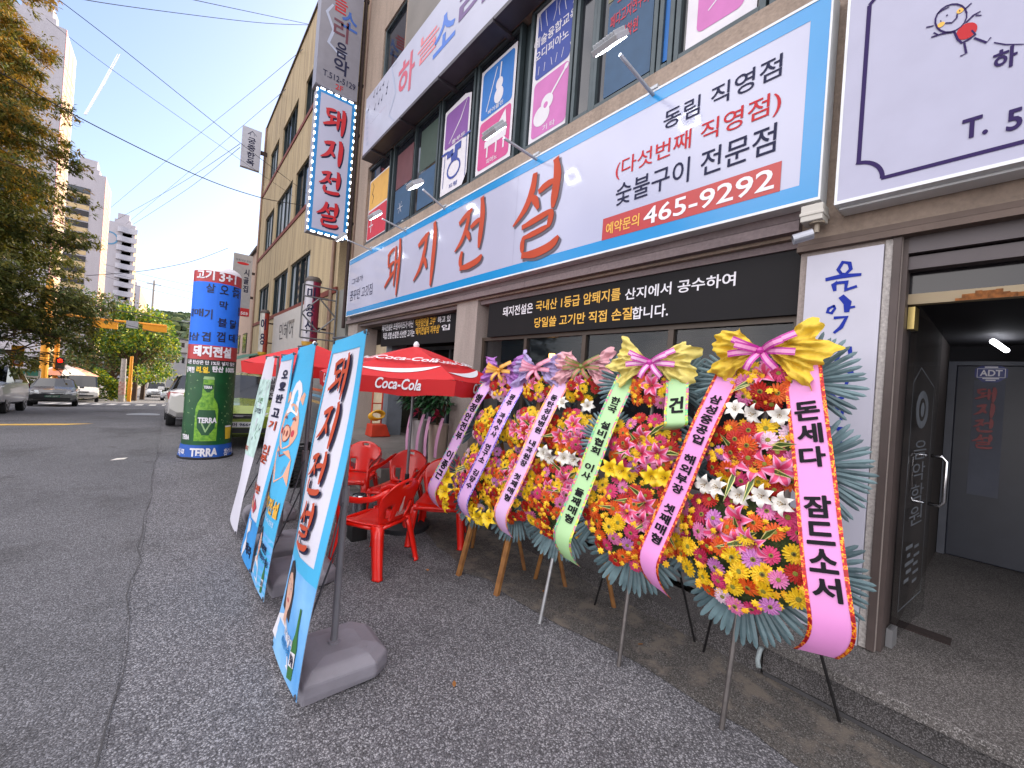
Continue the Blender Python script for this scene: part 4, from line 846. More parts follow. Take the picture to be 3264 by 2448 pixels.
# sign plate on the corner of the cream building
t = thing('blade_sign', 'small white projecting sign with brush lettering on the far corner of the cream building', 'sign', (2.5, 26.5, 11)); YK = 26.3; FK = Fr((0,YK,0),(1,0,0),(0,0,1))
kr = lambda l,r,tp,b: (gy(*R3(*l),YK).x, gy(*R3(*r),YK).x, gy(*R3(*b),YK).z, gy(*R3(*tp),YK).z)
k_ = kr((142,960),(268,960),(205,830),(195,1090)); m = MB(); m.box(k_[0],k_[1],k_[2],k_[3],-.25,0,0,M=FK); m.build('box', mat('plate_white','9fa0ac',rough=.4,var=.05), t)
m = MB(); kw = k_[1]-k_[0]; kh = k_[3]-k_[2]; vtext(m,'궁중한옥',k_[0]+kw*.5,k_[3]-kh*.22,k_[2]+kh*.06,kw*.42,FK,.005,0,.03)
m.stroke([(k_[0]+kw*.28,k_[3]-kh*.17),(k_[0]+kw*.5,k_[3]-kh*.07),(k_[0]+kw*.74,k_[3]-kh*.16)],kw*.05,FK,.005); m.stroke([(k_[0]+kw*.4,k_[3]-kh*.19),(k_[0]+kw*.4,k_[3]-kh*.13)],kw*.04,FK,.005); m.stroke([(k_[0]+kw*.6,k_[3]-kh*.19),(k_[0]+kw*.6,k_[3]-kh*.13)],kw*.04,FK,.005); m.build('lettering',T_nv,t)
m = MB(); m.box(k_[1],YX,k_[2]+kh*.45,k_[2]+kh*.55,-.15,-.08,0,M=FK); m.build('bracket',pole_m,t)
# the next house with its tall sign
nb = thing('shop_house', 'pinkish two storey house beyond the cream building with a tall country restaurant sign', 'building', (3.6, 36, 0)); NX = 3.7; FNB = wallfr(NX)
m = MB(); m.box(-46,-29.5,-2.5,8.9,-8,0,0,M=FNB); m.build('wall', streak_mat('pinkish_render','a08a7c','6a584c',bump=.2,amt=.4), nb)
m = MB(); m.box(-46.2,-29.3,8.9,9.05,-8.2,.15,0,M=FNB); m.build('roof', mat('roof_dark','4a4440',rough=.8), nb)
for a in (-44,-40.5,-37,-33.5):
    for z in (5.6,2.6): 
        m = MB(); m.box(a,a+1.8,z,z+1.3,-.02,.04,0,M=FNB); w_ = m.build('window', fr2, nb); m = MB(); m.rect(a+.08,a+1.72,z+.08,z+1.22,FNB,.045); m.build('pane', win_d, w_)
t = thing('blade_sign', 'tall grey projecting restaurant sign with red foot panel beyond the cream building', 'sign', (2.9,29,5)); YV = 29.2; FV = Fr((0,YV,0),(1,0,0),(0,0,1)); vr = lambda l,r,tp,b: (gy(*C5(*l),YV).x, gy(*C5(*r),YV).x, gy(*C5(*b),YV).z, gy(*C5(*tp),YV).z)
v = vr((488,200),(612,200),(555,20),(545,420)); m = MB(); m.box(*v,-.25,0,0,M=FV); m.build('box', mat('vsign_grey','97979c',rough=.4,var=.06), t)
vw = v[1]-v[0]; vh = v[3]-v[2]; m = MB(); vtext(m,'시골집',v[0]+vw*.72,v[3]-vh*.22,v[3]-vh*.62,vw*.28,FV,.006,0,.03); text(m,'정통식당 맛집',v[0]+vw*.12,v[0]+vw*.9,v[3]-vh*.115,v[3]-vh*.085,FV,.006,0,.0); m.disc(v[0]+vw*.5,v[3]-vh*.15,vw*.32,vh*.022,FV,.005,1); m.rect(v[0]+vw*.5,v[1],v[2],v[2]+vh*.13,FV,.005,1); text(m,'503',v[0]+vw*.55,v[0]+vw*.92,v[2]+vh*.02,v[2]+vh*.07,FV,.008,2,.03); m.build('lettering',[T_nv,T_rd,T_wh],t)
m = MB(); m.box(v[1],NX,v[2]+vh*.7,v[2]+vh*.74,-.15,-.08,0,M=FV); m.box(v[1],NX,v[2]+vh*.3,v[2]+vh*.34,-.15,-.08,0,M=FV); m.build('bracket',pole_m,t)

# ------------------------------------------------------------------ falling ground beyond the crossing
def gg(x, y):
    """point where a pixel meets the falling street"""
    d = ray(x, y); t0 = 1.0
    for _ in range(60):
        p = CAM+d*t0; z = gh(p.y); t0 += (p.z-z)/max(.02, -(d.z+.0*d.y)+.0)*.35 if p.z > z else (p.z-z)/max(.02, -d.z)*.35
    return CAM+d*t0
# ------------------------------------------------------------------ towers far behind
tw = streak_mat('tower_white','a6a2a8','7f7a80',bump=.05,amt=.25,sx=.3,sz=.05,cell=8); twl = mat('tower_cream','b8a27a',rough=.8,var=.06,vs=.5); twb = mat('tower_pink_edge','b07a80',rough=.8)
def tower(label, p, y, zl, x0, yd, zt, floors, wins, side=True, h0=8):
    """p: front right corner; x0: left end; yd: depth"""
    t = thing('apartment_tower', label, 'building', (p.x, y, -4), 0, 'apartment towers behind the street')
    m = MB(); m.box(x0, p.x, y, y+yd, -6, zt); m.build('wall', tw, t)
    m = MB(); m.box(x0+1, p.x-1, y+1, y+yd-1, zt, zt+1.2); m.box(p.x-4, p.x-1.5, y+2, y+5, zt+1.2, zt+3.2); m.build('roof_house', tw, t)
    F = Fr((0, y, 0), (1,0,0), (0,0,1)); dz = (zt-3-h0)/floors
    for k in range(floors):
        z = h0+dz*(k+.4)
        for a, w in wins:
            q = MB(); q.box(p.x-a-w, p.x-a, z, z+dz*.46, -.05, .12, 0, M=F); o = q.build('window', fr2, t)
            q = MB(); n = 2; 
            for i in range(n): q.rect(p.x-a-w+.1+(w-.1)*i/n, p.x-a-w+(w)*(i+1)/n-.05, z+.1, z+dz*.46-.1, F, .13)
            q.build('pane', win_d, o)
    if wins:
        m = MB()
        for k in range(floors):
            z = h0+dz*(k+.4)
            for a, w in wins: m.box(p.x-a-w, p.x-a, z-dz*.42, z-.12, -.02, .06, 0, M=F)
        m.build('spandrel', twl, t)
    FS_ = Fr((p.x, 0, 0), (0,1,0), (0,0,1)); m = MB()
    m.rect(y+.5, y+yd-.5, -4, zt-.6, FS_, .03)
    m.build('side_panel', twl, t)
    m = MB()
    for k in range(floors*2): m.rect(y+.5, y+yd-.5, h0+dz*.5*k, h0+dz*.5*k+.16, FS_, .06)
    for q_ in (.33, .66): m.rect(y+yd*q_, y+yd*q_+.15, -4, zt-.6, FS_, .062)
    m.rect(y, y+.5, -4, zt, FS_, .04)
    m.build('side_lines', twb, t)
    return t
R1 = crop(0, 0, .49186); R2 = crop(0, 800, .49186); RT_ = crop(300, 600, .30139)
y = 75; p = gy(*R1(430,190), y); q = gx(*R1(492,440), p.x); tower('apartment tower mostly hidden behind the big golden tree', p, y, 0, p.x-30, min(40, q.y-y), p.z, 14, ((3.0,3.2),(9,3.2)))
y = 118; p = gy(*R1(686,1145), y); q = gx(*R1(722,1240), p.x); tower('apartment tower with a pale cream panelled side wall beside the golden tree', p, y, 0, p.x-26, min(45, q.y-y), p.z, 12, ((2.0,5.2),(9,5)))
y = 165; p = gy(*R1(878,1465), y); l_ = gy(*R1(708,1430), y); xm = gy(*R1(765,1455), y).x
t = tower('grey white apartment tower with a stack of scalloped balconies on its corner', p, y, 0, l_.x, 14, p.z, 2, ())
m = MB(); F = Fr((0,y,0),(1,0,0),(0,0,1))
for k in range(17):
    z = p.z-2.6-2.62*k
    def bal(u, v, z=z): x = xm+(p.x+.6-xm)*u; return (x, y-.45-.3*math.sin(u*math.pi*2.2+.4), z+1.45*v)
    m.grid(bal, 12, 1, 0); m.box(xm, p.x+.5, y-.4, y-.01, z-.08, z+.02)
m.build('balcony', mat('balcony_grey','a3a2aa',rough=.8,var=.05), t)
m = MB()
for k in range(17): z = p.z-2.6-2.62*k; m.rect(xm+.8, xm+3.2, z-1.2, z-.15, F, .05); m.rect(p.x-2.6, p.x-.6, z-1.2, z-.15, F, .05)
m.build('window_strip', mat('tower_glass','85858c',rough=.4), t)
m = MB(); c = gy(*R1(708,1540), y); m.ring([(c.x+1.9*math.cos(a*.3), c.z+1.9*math.sin(a*.3)) for a in range(21)],[(c.x+1.5*math.cos(a*.3), c.z+1.5*math.sin(a*.3)) for a in range(21)],F,.06); m.build('emblem', mat('emblem_blue','4a7a9a',rough=.6), t)
y = 210; p = gy(*RT_(490,1030), y); l_ = gy(*RT_(385,1010), y); q = gx(*RT_(592,1055), p.x); tower('farthest and smallest apartment tower, next to the wooded hill', p, y, 0, l_.x, min(60,q.y-y), p.z, 12, ((1.2,2.6),(6,2.4)))

# ------------------------------------------------------------------ wooded hill
random.seed(31)
hillm = mat('hill_wood','3f4f30',rough=.95,col2='2a3822',vs=.06)
ridge = [(-300,30),(-160,52),(-60,64),(-10,60),(25,58),(60,66),(120,80),(260,60)]
def hz(x, f):
    for (xa, za), (xb_, zb_) in zip(ridge[:-1], ridge[1:]):
        if xa <= x <= xb_: s = (x-xa)/(xb_-xa); s = s*s*(3-2*s); return (za+(zb_-za)*s)*f
    return 30*f
hr = gy(372, 682, 400).z/62.0
m = MB(); m.grid(lambda u, v: (-300+560*u, 230+190*v, -4.2+(hz(-300+560*u, hr)+4.2)*math.sin(v*math.pi/2)**1.2+1.5*math.sin(u*70)*v), 70, 20); struct(m.build('hills', hillm, smooth=True))
def blob(m, c, r, mi=0, n=7):
    """a lumpy far crown"""
    k0 = random.random()*6
    def f(u, v): th = u*2*math.pi; ph = (v-.5)*math.pi; q = r*(1+.22*math.sin(3*th+k0)*math.cos(ph)+.18*math.sin(5*ph+k0*2)+.1*random.uniform(-1,1)); return (c[0]+q*math.cos(ph)*math.cos(th), c[1]+q*math.cos(ph)*math.sin(th), c[2]+q*.95*math.sin(ph))
    m.grid(f, n, 5, mi)
wd = [mat('wood_a','44552e',rough=.95,col2='33441f',vs=.5,bump=.6,bs=1.5), mat('wood_b','545a2c',rough=.95,col2='3c4a24',vs=.5,bump=.6,bs=1.5), mat('wood_c','2f4026',rough=.95,col2='223018',vs=.5,bump=.6,bs=1.5)]
m = MB()
for k in range(900):
    x = random.uniform(-110, 60); v = random.random()**.7; z = -4.2+(hz(x, hr)+4.2)*math.sin(v*math.pi/2)**1.2+1.5*math.sin((x+300)/560*70)*v; blob(m, (x, 230+190*v, z+1.2), random.uniform(2.4,4.6), random.randrange(3))
tag(m.build('hill_woods', wd), 'wooded hillside of many green tree crowns far beyond the end of the street', 'woods', kind='stuff')

# ------------------------------------------------------------------ trees
bark = mat('bark','3a2c22',rough=.95,col2='5a4636',vs=14,bump=.8,bs=30)
def leafcard(m, p, d, l, w, mi):
    s = d.orthogonal().normalized(); s = Matrix.Rotation(random.uniform(0,6.28),3,d) @ s; m.add([p, p+d*l*.5+s*w, p+d*l, p+d*l*.5-s*w], [(0,1,2,3)], mi)
def conifer(label, x, y, zb_, H, R_, seed, mats, nb=150, per=46, lo=.2, trunk_r=.28):
    random.seed(seed); t = thing('conifer_tree', label, 'tree', (x, y, zb_)); tr = MB(); fo = MB()
    tr.tube([(x+.1*math.sin(k), y+.1*math.cos(k*1.3), zb_+H*k/10) for k in range(11)], [trunk_r*(1-.9*k/10)+.02 for k in range(11)], 9)
    for b in range(nb):
        f = lo+(1-lo)*(b+random.random())/nb; z = zb_+H*f; L = R_*(1-f)**.78*random.uniform(.7,1.12)+.25; a = b*2.399+random.uniform(-.4,.4); up = random.uniform(-.05,.30)
        pts = [Vector((x,y,z))+Vector((math.cos(a),math.sin(a),0))*L*s+Vector((0,0,L*(up*s-.28*s*s))) for s in (0,.25,.5,.75,1)]
        tr.tube(pts, [.05*(1-.8*k/4)*(1.2-f) + .006 for k in range(5)], 5, caps=False)
        for k in range(int(per*(.45+L/R_))):
            s = random.uniform(.22,1.03); i = min(3, int(s*4)); q = pts[i].lerp(pts[i+1], min(1.1, s*4-i)); sp = .10+.22*L*(1.05-s)
            q = q+Vector((random.gauss(0,sp), random.gauss(0,sp), random.gauss(-.10,.16)))
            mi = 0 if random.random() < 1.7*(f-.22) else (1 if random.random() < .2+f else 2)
            ca_, sa_ = math.cos(a)*.6, math.sin(a)*.6; qx_, qy_, qz_ = q
            for j in range(15):
                dx, dy, dz_ = random.gauss(ca_,.7), random.gauss(sa_,.7), random.gauss(-.45,.5); l = random.uniform(.10,.22)/(math.sqrt(dx*dx+dy*dy+dz_*dz_)+.01); dx *= l; dy *= l; dz_ *= l; w = random.uniform(.022,.042); th = random.uniform(0, 3.14); wx, wy_ = w*math.cos(th), w*math.sin(th)
                bx_, by_, bz_ = qx_+random.gauss(0,.07), qy_+random.gauss(0,.07), qz_+random.gauss(0,.05); o = len(fo.v)
                fo.v += [(bx_,by_,bz_),(bx_+dx*.5+wx,by_+dy*.5+wy_,bz_+dz_*.5+.01),(bx_+dx,by_+dy,bz_+dz_),(bx_+dx*.5-wx,by_+dy*.5-wy_,bz_+dz_*.5)]; fo.f.append((o,o+1,o+2,o+3)); fo.m.append(mi)
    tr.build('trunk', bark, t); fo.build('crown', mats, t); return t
gold = [mat('needle_gold','8c6a1e',thin=.32,rough=.75,island=.6,vs=1.5,col2='a8852c'), mat('needle_olive','5c5a20',thin=.32,rough=.75,island=.6,vs=1.5,col2='767028'), mat('needle_green','3f4a1c',thin=.32,rough=.75,island=.6,vs=1.5,col2='586024')]  # golder upward, greener below: autumn turning, with sun and shade put into the colour
tree_d = 21.0
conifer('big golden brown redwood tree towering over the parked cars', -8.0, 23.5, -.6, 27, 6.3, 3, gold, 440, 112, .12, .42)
drk = [mat('needle_dark','2c3a1e',rough=.8,island=.6,vs=1.5,col2='3e4a24'), mat('needle_dark2','38401c',rough=.8,island=.6,vs=1.5), mat('needle_dark3','20301c',rough=.8,island=.6,vs=1.5)]
conifer('dark green juniper in the shade under the golden tree', -6.9, 19.5, -.2, 9.5, 2.9, 8, drk, 110, 60, .22, .2)
def broad(label, x, y, zb_, H, R_, seed, mats, n=2600, leaf=(.14,.26), th=.16, kind='leafy_tree', group=None, low=.28):
    random.seed(seed); t = thing(kind, label, 'tree', (x, y, zb_), 0, group); tr = MB(); fo = MB()
    tr.tube([(x,y,zb_),(x+.05,y,zb_+H*.2),(x-.05,y+.05,zb_+H*.45),(x,y,zb_+H*.8)], [th,th*.8,th*.6,th*.15], 8)
    cl = []
    for k in range(26):
        a = k*2.4+random.random(); f = low+(1-low)*random.random(); rr = R_*math.sin(math.pi*min(1,max(.12,(f-low)/(1-low)*.86+.12)))**.6*random.uniform(.45,.95); c = Vector((x+rr*math.cos(a), y+rr*math.sin(a), zb_+H*f)); cl.append((c, R_*random.uniform(.22,.42)))
        tr.tube([(x,y,zb_+H*f*.55), ((x+c.x)/2,(y+c.y)/2,(zb_+H*f*.55+c.z)/2+.1), c], [th*.35,th*.2,.012], 5, caps=False)
    for k in range(n):
        c, r = random.choice(cl); v = Vector((random.gauss(0,1),random.gauss(0,1),random.gauss(0,.8))); v = v.normalized()*r*random.random()**.4; p = c+v; d = (v.normalized()+Vector((random.uniform(-.8,.8),random.uniform(-.8,.8),random.uniform(-1,.4)))).normalized(); leafcard(fo, p, d, random.uniform(*leaf), random.uniform(.05,.10)*leaf[1]/.26, random.randrange(len(mats)))
    tr.build('trunk', bark, t); fo.build('crown', mats, t); return t
gk = [mat('leaf_lime','9a9a18',thin=.32,rough=.6,island=.5,vs=1), mat('leaf_green','5a7a20',thin=.32,rough=.6,island=.5,vs=1), mat('leaf_mid','3c5a20',thin=.32,rough=.6,island=.5,vs=1)]
gd = [mat('leaf_deep','36502a',thin=.32,rough=.6,island=.5,vs=1), mat('leaf_moss','55602a',thin=.32,rough=.6,island=.5,vs=1), mat('leaf_brown','6a5a30',thin=.32,rough=.7,island=.5,vs=1)]
for lb, px, yy, H, R_, sd, mt in (('bright yellow green ginkgo by the signal posts at the crossing', (290,842), 53, 8.6, 2.9, 1, gk), ('second yellow green tree in the row down the far street', (308,838), 62, 9.2, 3.0, 2, gk), ('pale green tree farthest down the row along the far street', (324,832), 80, 9.8, 3.3, 3, gk),
                               ('dull green tree with browning leaves beside the bright ginkgo', (240,846), 55, 8.8, 4.2, 4, gd), ('dark green tree behind the white van and its parasol', (190,846), 60, 10, 5.0, 5, gd)):
    g_ = gy(*px, yy); broad(lb, g_.x, yy, gh(yy), H, R_, sd, mt, 5200, (.18,.34), .22)
# leafless tree reaching over the parked cars
random.seed(17); bt = thing('bare_tree', 'nearly leafless brown tree spreading thin twigs above the parked cars', 'tree', (-9.5, 27, -.5)); tr = MB(); fo = MB()
def grow(p, d, L, r, dep):
    q = p+d*L; mid = p+d*L*.5+Vector((random.uniform(-.06,.06),random.uniform(-.06,.06),random.uniform(-.03,.06)))*L; tr.tube([p, mid, q], [r, r*.8, r*.6], 5, caps=False)
    if dep == 0:
        if random.random() < .5: 
            for j in range(2): leafcard(fo, q, Vector((random.uniform(-1,1),random.uniform(-1,1),random.uniform(-1,.2))).normalized(), .15, .04, 0)
        return
    for k in range(3 if dep > 1 else 4):
        e = (d+Vector((random.uniform(-.75,.75), random.uniform(-.75,.75), random.uniform(-.35,.45)))).normalized(); e.z *= .8; grow(q if k else p+d*L*.7, e.normalized(), L*random.uniform(.6,.78), r*.58, dep-1)
for d, L in (((.85,.05,.42),2.3),((.75,-.35,.30),2.2),((.5,.5,.55),2.0),((.2,-.6,.6),1.8),((.9,.3,.15),2.6)): grow(Vector((-9.3,27,1.2)), Vector(d).normalized(), L, .10, 4)
tr.tube([(-9.5,27,-.6),(-9.4,27,.6),(-9.3,27,1.4)], [.22,.18,.16], 9)
tr.build('trunk', bark, bt); fo.build('crown', gd[2], bt)
def hedge(label, x0, x1, y, h, seed, mats, n=2600):
    random.seed(seed); m = MB()
    for k in range(n):
        x = random.uniform(x0, x1); z = gh(y)+h*random.random()**.7*(1+.25*math.sin(x*2.3)); p = Vector((x, y+random.uniform(-.8,.8), z)); leafcard(m, p, Vector((random.uniform(-1,1),random.uniform(-1,.2),random.uniform(-.3,1))).normalized(), random.uniform(.15,.28), .06, random.randrange(len(mats)))
    tag(m.build('hedge', mats), label, 'hedge')
hedge('sunlit bushes along the corner of the crossing', gy(200,845,50).x, gy(275,845,50).x, 50, 2.2, 1, gk)
hedge('dark hedge behind the parked white van', gy(40,845,48).x, gy(180,845,48).x, 50, 3.0, 2, gd)

# ------------------------------------------------------------------ cars
tyre = mat('tyre','121214',rough=.9,var=.1); rim = mat('alloy','8e8f94',rough=.3,metal=.8,var=.05); cgl = mat('car_glass','0c1016',rough=.05,var=.1,spec=.5); trimk = mat('car_black','111114',rough=.5,var=0); lampm = mat('headlamp','c8ccd0',rough=.1,var=0,spec=.8); tailm = mat('tail_lamp','8a1010',rough=.15,var=.1); chrome = mat('car_chrome','b8b8bc',rough=.15,metal=1,var=0)
def paint(n, c, me=.3): return mat('paint_'+n, c, rough=.25, metal=me, var=.02, coat=.6)
def car(name, label, cat, x, y, hd, body, secs, Wd, wr, wb, plate=None, tail=True, roofrack=False, group=None):
    """secs: (x, z bottom, z belt, z top, half width at top as a share, window?)"""
    t = thing(name, label, cat, (0, 0, 0), 0, group); hw = Wd/2; m = MB(); g = MB(); rings = []
    for (sx, zb_, zl, zt, tw_, fl) in secs:
        nar = 1-.05*max(0, (abs(sx)-secs[-1][0]*.80)/(secs[-1][0]*.2))**2
        half = [(.0, zb_), (.80*hw, zb_), (.97*hw, zb_+.10), (1.0*hw, zb_+(zl-zb_)*.55), (.955*hw, zl), (tw_*hw, zt-.05), (tw_*hw*.88, zt-.005), (0, zt+.02)]
        rings.append([(sx, yy*nar, z) for yy, z in half]+[(sx, -yy*nar, z) for yy, z in half[-2:0:-1]])
    n = len(rings[0])
    for i in range(len(rings)-1):
        for k in range(n):
            q = [rings[i][k], rings[i][(k+1) % n], rings[i+1][(k+1) % n], rings[i+1][k]]
            fl = secs[i][5]; glass = (fl == 's' and k in (4, n-5)) or (fl == 'w' and 4 <= k <= n-5)
            (g if glass else m).add(q, [(0,1,2,3)])
    m.add(rings[0], [tuple(range(n))]); m.add(rings[-1], [tuple(range(n-1,-1,-1))])
    local(m, 'body', body, t, smooth=False, bevel=.02); local(g, 'window', cgl, t)
    for sx in (-wb/2, wb/2):
        for s in (-1, 1):
            q = MB(); q.lathe([(wr*.62,-.10),(wr*.95,-.10),(wr,-.06),(wr,.06),(wr*.95,.10),(wr*.62,.10)], (0,0,0), 22, 0, Matrix.Rotation(math.pi/2,4,'X')); q.lathe([(0,-.02),(wr*.62,-.02)],(0,0,0),22,0,Matrix.Rotation(math.pi/2,4,'X'))
            w_ = local(q, 'wheel', tyre, t); w_.location = (sx, s*(hw-.125), wr)
            q = MB(); F = Fr((0, s*.105, 0), (1,0,0), (0,0,1)) 
            for a in range(5): th = a*1.2566; q.stroke([(0,0),(wr*.6*math.cos(th),wr*.6*math.sin(th))], wr*.2, F, 0, 0, taper=(1,1)); 
            q.ring([(wr*.66*math.cos(a*.3),wr*.66*math.sin(a*.3)) for a in range(21)],[(wr*.56*math.cos(a*.3),wr*.56*math.sin(a*.3)) for a in range(21)],F,.001)
            local(q, 'rim', rim, w_)
    fx = secs[-1][0]; rx = secs[0][0]; zf = secs[-2][2]; zr = secs[1][2]
    for s in (-1, 1):
        q = MB(); q.add([(fx-.02,s*hw*.50,zf-.10),(fx-.16,s*hw*.93,zf-.06),(fx-.40,s*hw*1.0,zf+.0),(fx-.12,s*hw*.55,zf+.02),(fx+.015,s*hw*.50,zf-.17),(fx-.13,s*hw*.95,zf-.18)],[(0,1,2,3),(4,5,1,0)]); local(q,'headlight',lampm,t)
        q = MB(); q.add([(rx-.015,s*hw*.45,zr-.06),(rx-.015,s*hw*.45,zr-.20),(rx+.10,s*hw*.965,zr-.22),(rx+.10,s*hw*.965,zr-.02),(rx+.42,s*hw*1.005,zr-.07)],[(0,1,2,3),(3,2,4)]); local(q,'tail_light',tailm,t)
        mx = [k for k in range(len(secs)) if secs[k][5] == 'w'][-1]; q = MB(); c = (secs[mx+1][0]-.35, s*(hw+.10), secs[mx][2]+.06); q.box(c[0]-.06,c[0]+.05,c[1]-.085,c[1]+.085,c[2]-.055,c[2]+.055); local(q,'mirror',body,t,bevel=.02)
    q = MB(); q.box(fx-.03,fx+.02,-hw*.42,hw*.42,zf-.20,zf-.10); q.box(fx-.02,fx+.03,-hw*.7,hw*.7,secs[-1][1]+.02,secs[-1][1]+.12); local(q,'grille',trimk,t)
    q = MB(); q.box(fx,fx+.026,-hw*.44,hw*.44,zf-.145,zf-.13); q.add([(fx+.03,-.07,zf-.165),(fx+.03,.07,zf-.165),(fx+.03,.07,zf-.125),(fx+.03,-.07,zf-.125)],[(0,1,2,3)]); local(q,'badge',chrome,t)
    q = MB(); q.box(fx+.0,fx+.035,-.26,.26,secs[-1][1]+.14,secs[-1][1]+.25); q.box(rx-.035,rx,-.26,.26,zr-.34,zr-.23); pl = local(q,'number_plate',plate[0],t)
    q = MB(); text(q, plate[1], -.22, .22, secs[-1][1]+.16, secs[-1][1]+.235, Fr((fx+.0,0,0),(0,1,0),(0,0,1)), .037, 0, .03); local(q,'lettering',plate[2],pl)
    if roofrack:
        q = MB()
        for s in (-1,1): q.tube([(-1.2,s*hw*.72,secs[4][3]),(-1.1,s*hw*.72,secs[4][3]+.07),(.4,s*hw*.72,secs[4][3]+.07),(.5,s*hw*.72,secs[4][3])],.018)
        local(q,'roof_rail',chrome,t)
    t.location = (x, y, gh(y)+.006); t.rotation_euler = (0, math.atan((gh(y+1)-gh(y-1))/2)*(-1 if math.sin(hd) > 0 else 1), hd); return t
SEDAN = [(-2.35,.40,.82,.86,.86,''),(-2.22,.28,.95,1.0,.88,''),(-1.55,.22,.98,1.03,.88,'w'),(-.95,.20,.98,1.42,.72,'s'),(-.15,.20,.97,1.46,.74,''),(-.06,.20,.97,1.46,.74,'s'),(.55,.20,.96,1.43,.73,'w'),(1.25,.21,.95,1.0,.86,''),(2.1,.24,.80,.83,.84,''),(2.35,.32,.60,.64,.80,'')]
HATCH = [(-1.78,.42,.95,1.05,.86,''),(-1.72,.28,1.02,1.12,.86,'w'),(-1.45,.22,1.03,1.50,.74,'s'),(-.55,.20,1.0,1.54,.76,''),(-.46,.20,1.0,1.54,.76,'s'),(.35,.20,.97,1.50,.75,'w'),(1.05,.20,.95,1.0,.86,''),(1.62,.23,.84,.88,.84,''),(1.80,.32,.64,.68,.80,'')]
SUVS = [(-2.28,.46,1.0,1.1,.86,''),(-2.2,.32,1.1,1.2,.86,'w'),(-1.85,.28,1.1,1.64,.74,'s'),(-.6,.28,1.08,1.70,.77,''),(-.5,.28,1.08,1.70,.77,'s'),(.45,.28,1.06,1.64,.76,'w'),(1.2,.28,1.04,1.10,.87,''),(2.1,.32,.94,.98,.85,''),(2.3,.42,.72,.76,.8,'')]
VAN = [(-2.4,.40,1.05,1.75,.80,''),(-2.3,.3,1.08,1.92,.80,'s'),(-.6,.28,1.08,1.96,.82,''),(-.5,.28,1.08,1.96,.82,'s'),(.9,.28,1.08,1.92,.80,'w'),(1.55,.28,1.05,1.10,.9,''),(2.25,.3,.88,.92,.9,''),(2.4,.4,.7,.74,.86,'')]
pw = (mat('plate_white2','c0c0c0',rough=.5,var=0), '38머 9664', T_nv); pg = (mat('plate_green','1f5a48',rough=.5,var=0), '52다 3847', mat('plate_letter','c8d0c8',var=0))
car('parked_car','lime green hatchback parked behind the inflatable column','car',1.30,11.9,rad(-95),paint('lime','74862a'),HATCH,1.62,.29,2.37,pw,True,True)
car('parked_car','white sedan showing red tail lights, parked ahead of the lime green hatchback','car',.84,16.05,rad(91),paint('pearl','bdbab8',.1),SEDAN,1.83,.33,2.8,pw)
p = gg(135,884); car('parked_car','black sedan with a green number plate parked behind the silver SUV','car',-4.72,32.8,rad(-84),paint('black','07080c',.0),SEDAN,1.78,.31,2.65,pg)
car('parked_car','silver SUV parked in front of the black sedan under the golden tree','car',-5.15,23.0,rad(-88),paint('silver','d4d6da',.0),SUVS,1.86,.36,2.7,pw)
car('parked_van','white van standing behind the black sedan beside the market parasol','van',-5.0,44.2,rad(-85),paint('white','c0bcb6',.0),VAN,1.85,.33,2.9,pw)
for lb, px, yy, bd_, sc_, hd, nm, cat in (('white minibus coming up the far street', (340,838), 72, VAN, paint('white2','c4c4c4',.0), -93, 'minibus','bus'), ('white car in the far street beside the minibus', (372,842), 60, SEDAN, paint('white3','b8bcc4',.1), -92,'far_car','car'), ('blue grey car behind the parked white sedan', (424,846), 34, SUVS, paint('slate','5f7a9a',.3), -92,'far_car','car'), ('small pale car at the far end of the street', (398,818), 84, SEDAN, paint('pale','9aa0aa',.2), -92,'far_car','car')):
    g_ = gy(*px, yy); car(nm, lb, cat, g_.x, yy, rad(hd), sc_, bd_, 1.85, .32, 2.7, pw)
# big red and white parasol behind the van
t = thing('parasol', 'big red and white market parasol standing behind the white van', 'parasol', (-5.2,48,gh(48))); YP = 48; zt_ = gy(*R2(435,738),YP).z; c_ = gy(*R2(430,775),YP); 
m = MB(); n = 8
for k in range(n):
    a0_, a1_ = 2*math.pi*k/n, 2*math.pi*(k+1)/n
    m.grid(lambda u, v: (lambda A_, B_: (c_.x+((1-u)*math.cos(A_)+u*math.cos(B_))*1.9*v, YP+((1-u)*math.sin(A_)+u*math.sin(B_))*1.9*v, zt_-.8*v**1.4))(a0_, a1_), 4, 6, k % 2)
m.build('canopy', [mat('market_white','c8c2b8',rough=.7), mat('market_red','c0866c',rough=.7)], t)
m = MB(); m.cyl((c_.x,YP,gh(YP)),(c_.x,YP,zt_+.1),.04); m.build('pole', poleg_:=mat('market_pole','9a9a98',rough=.4,metal=.5), t)

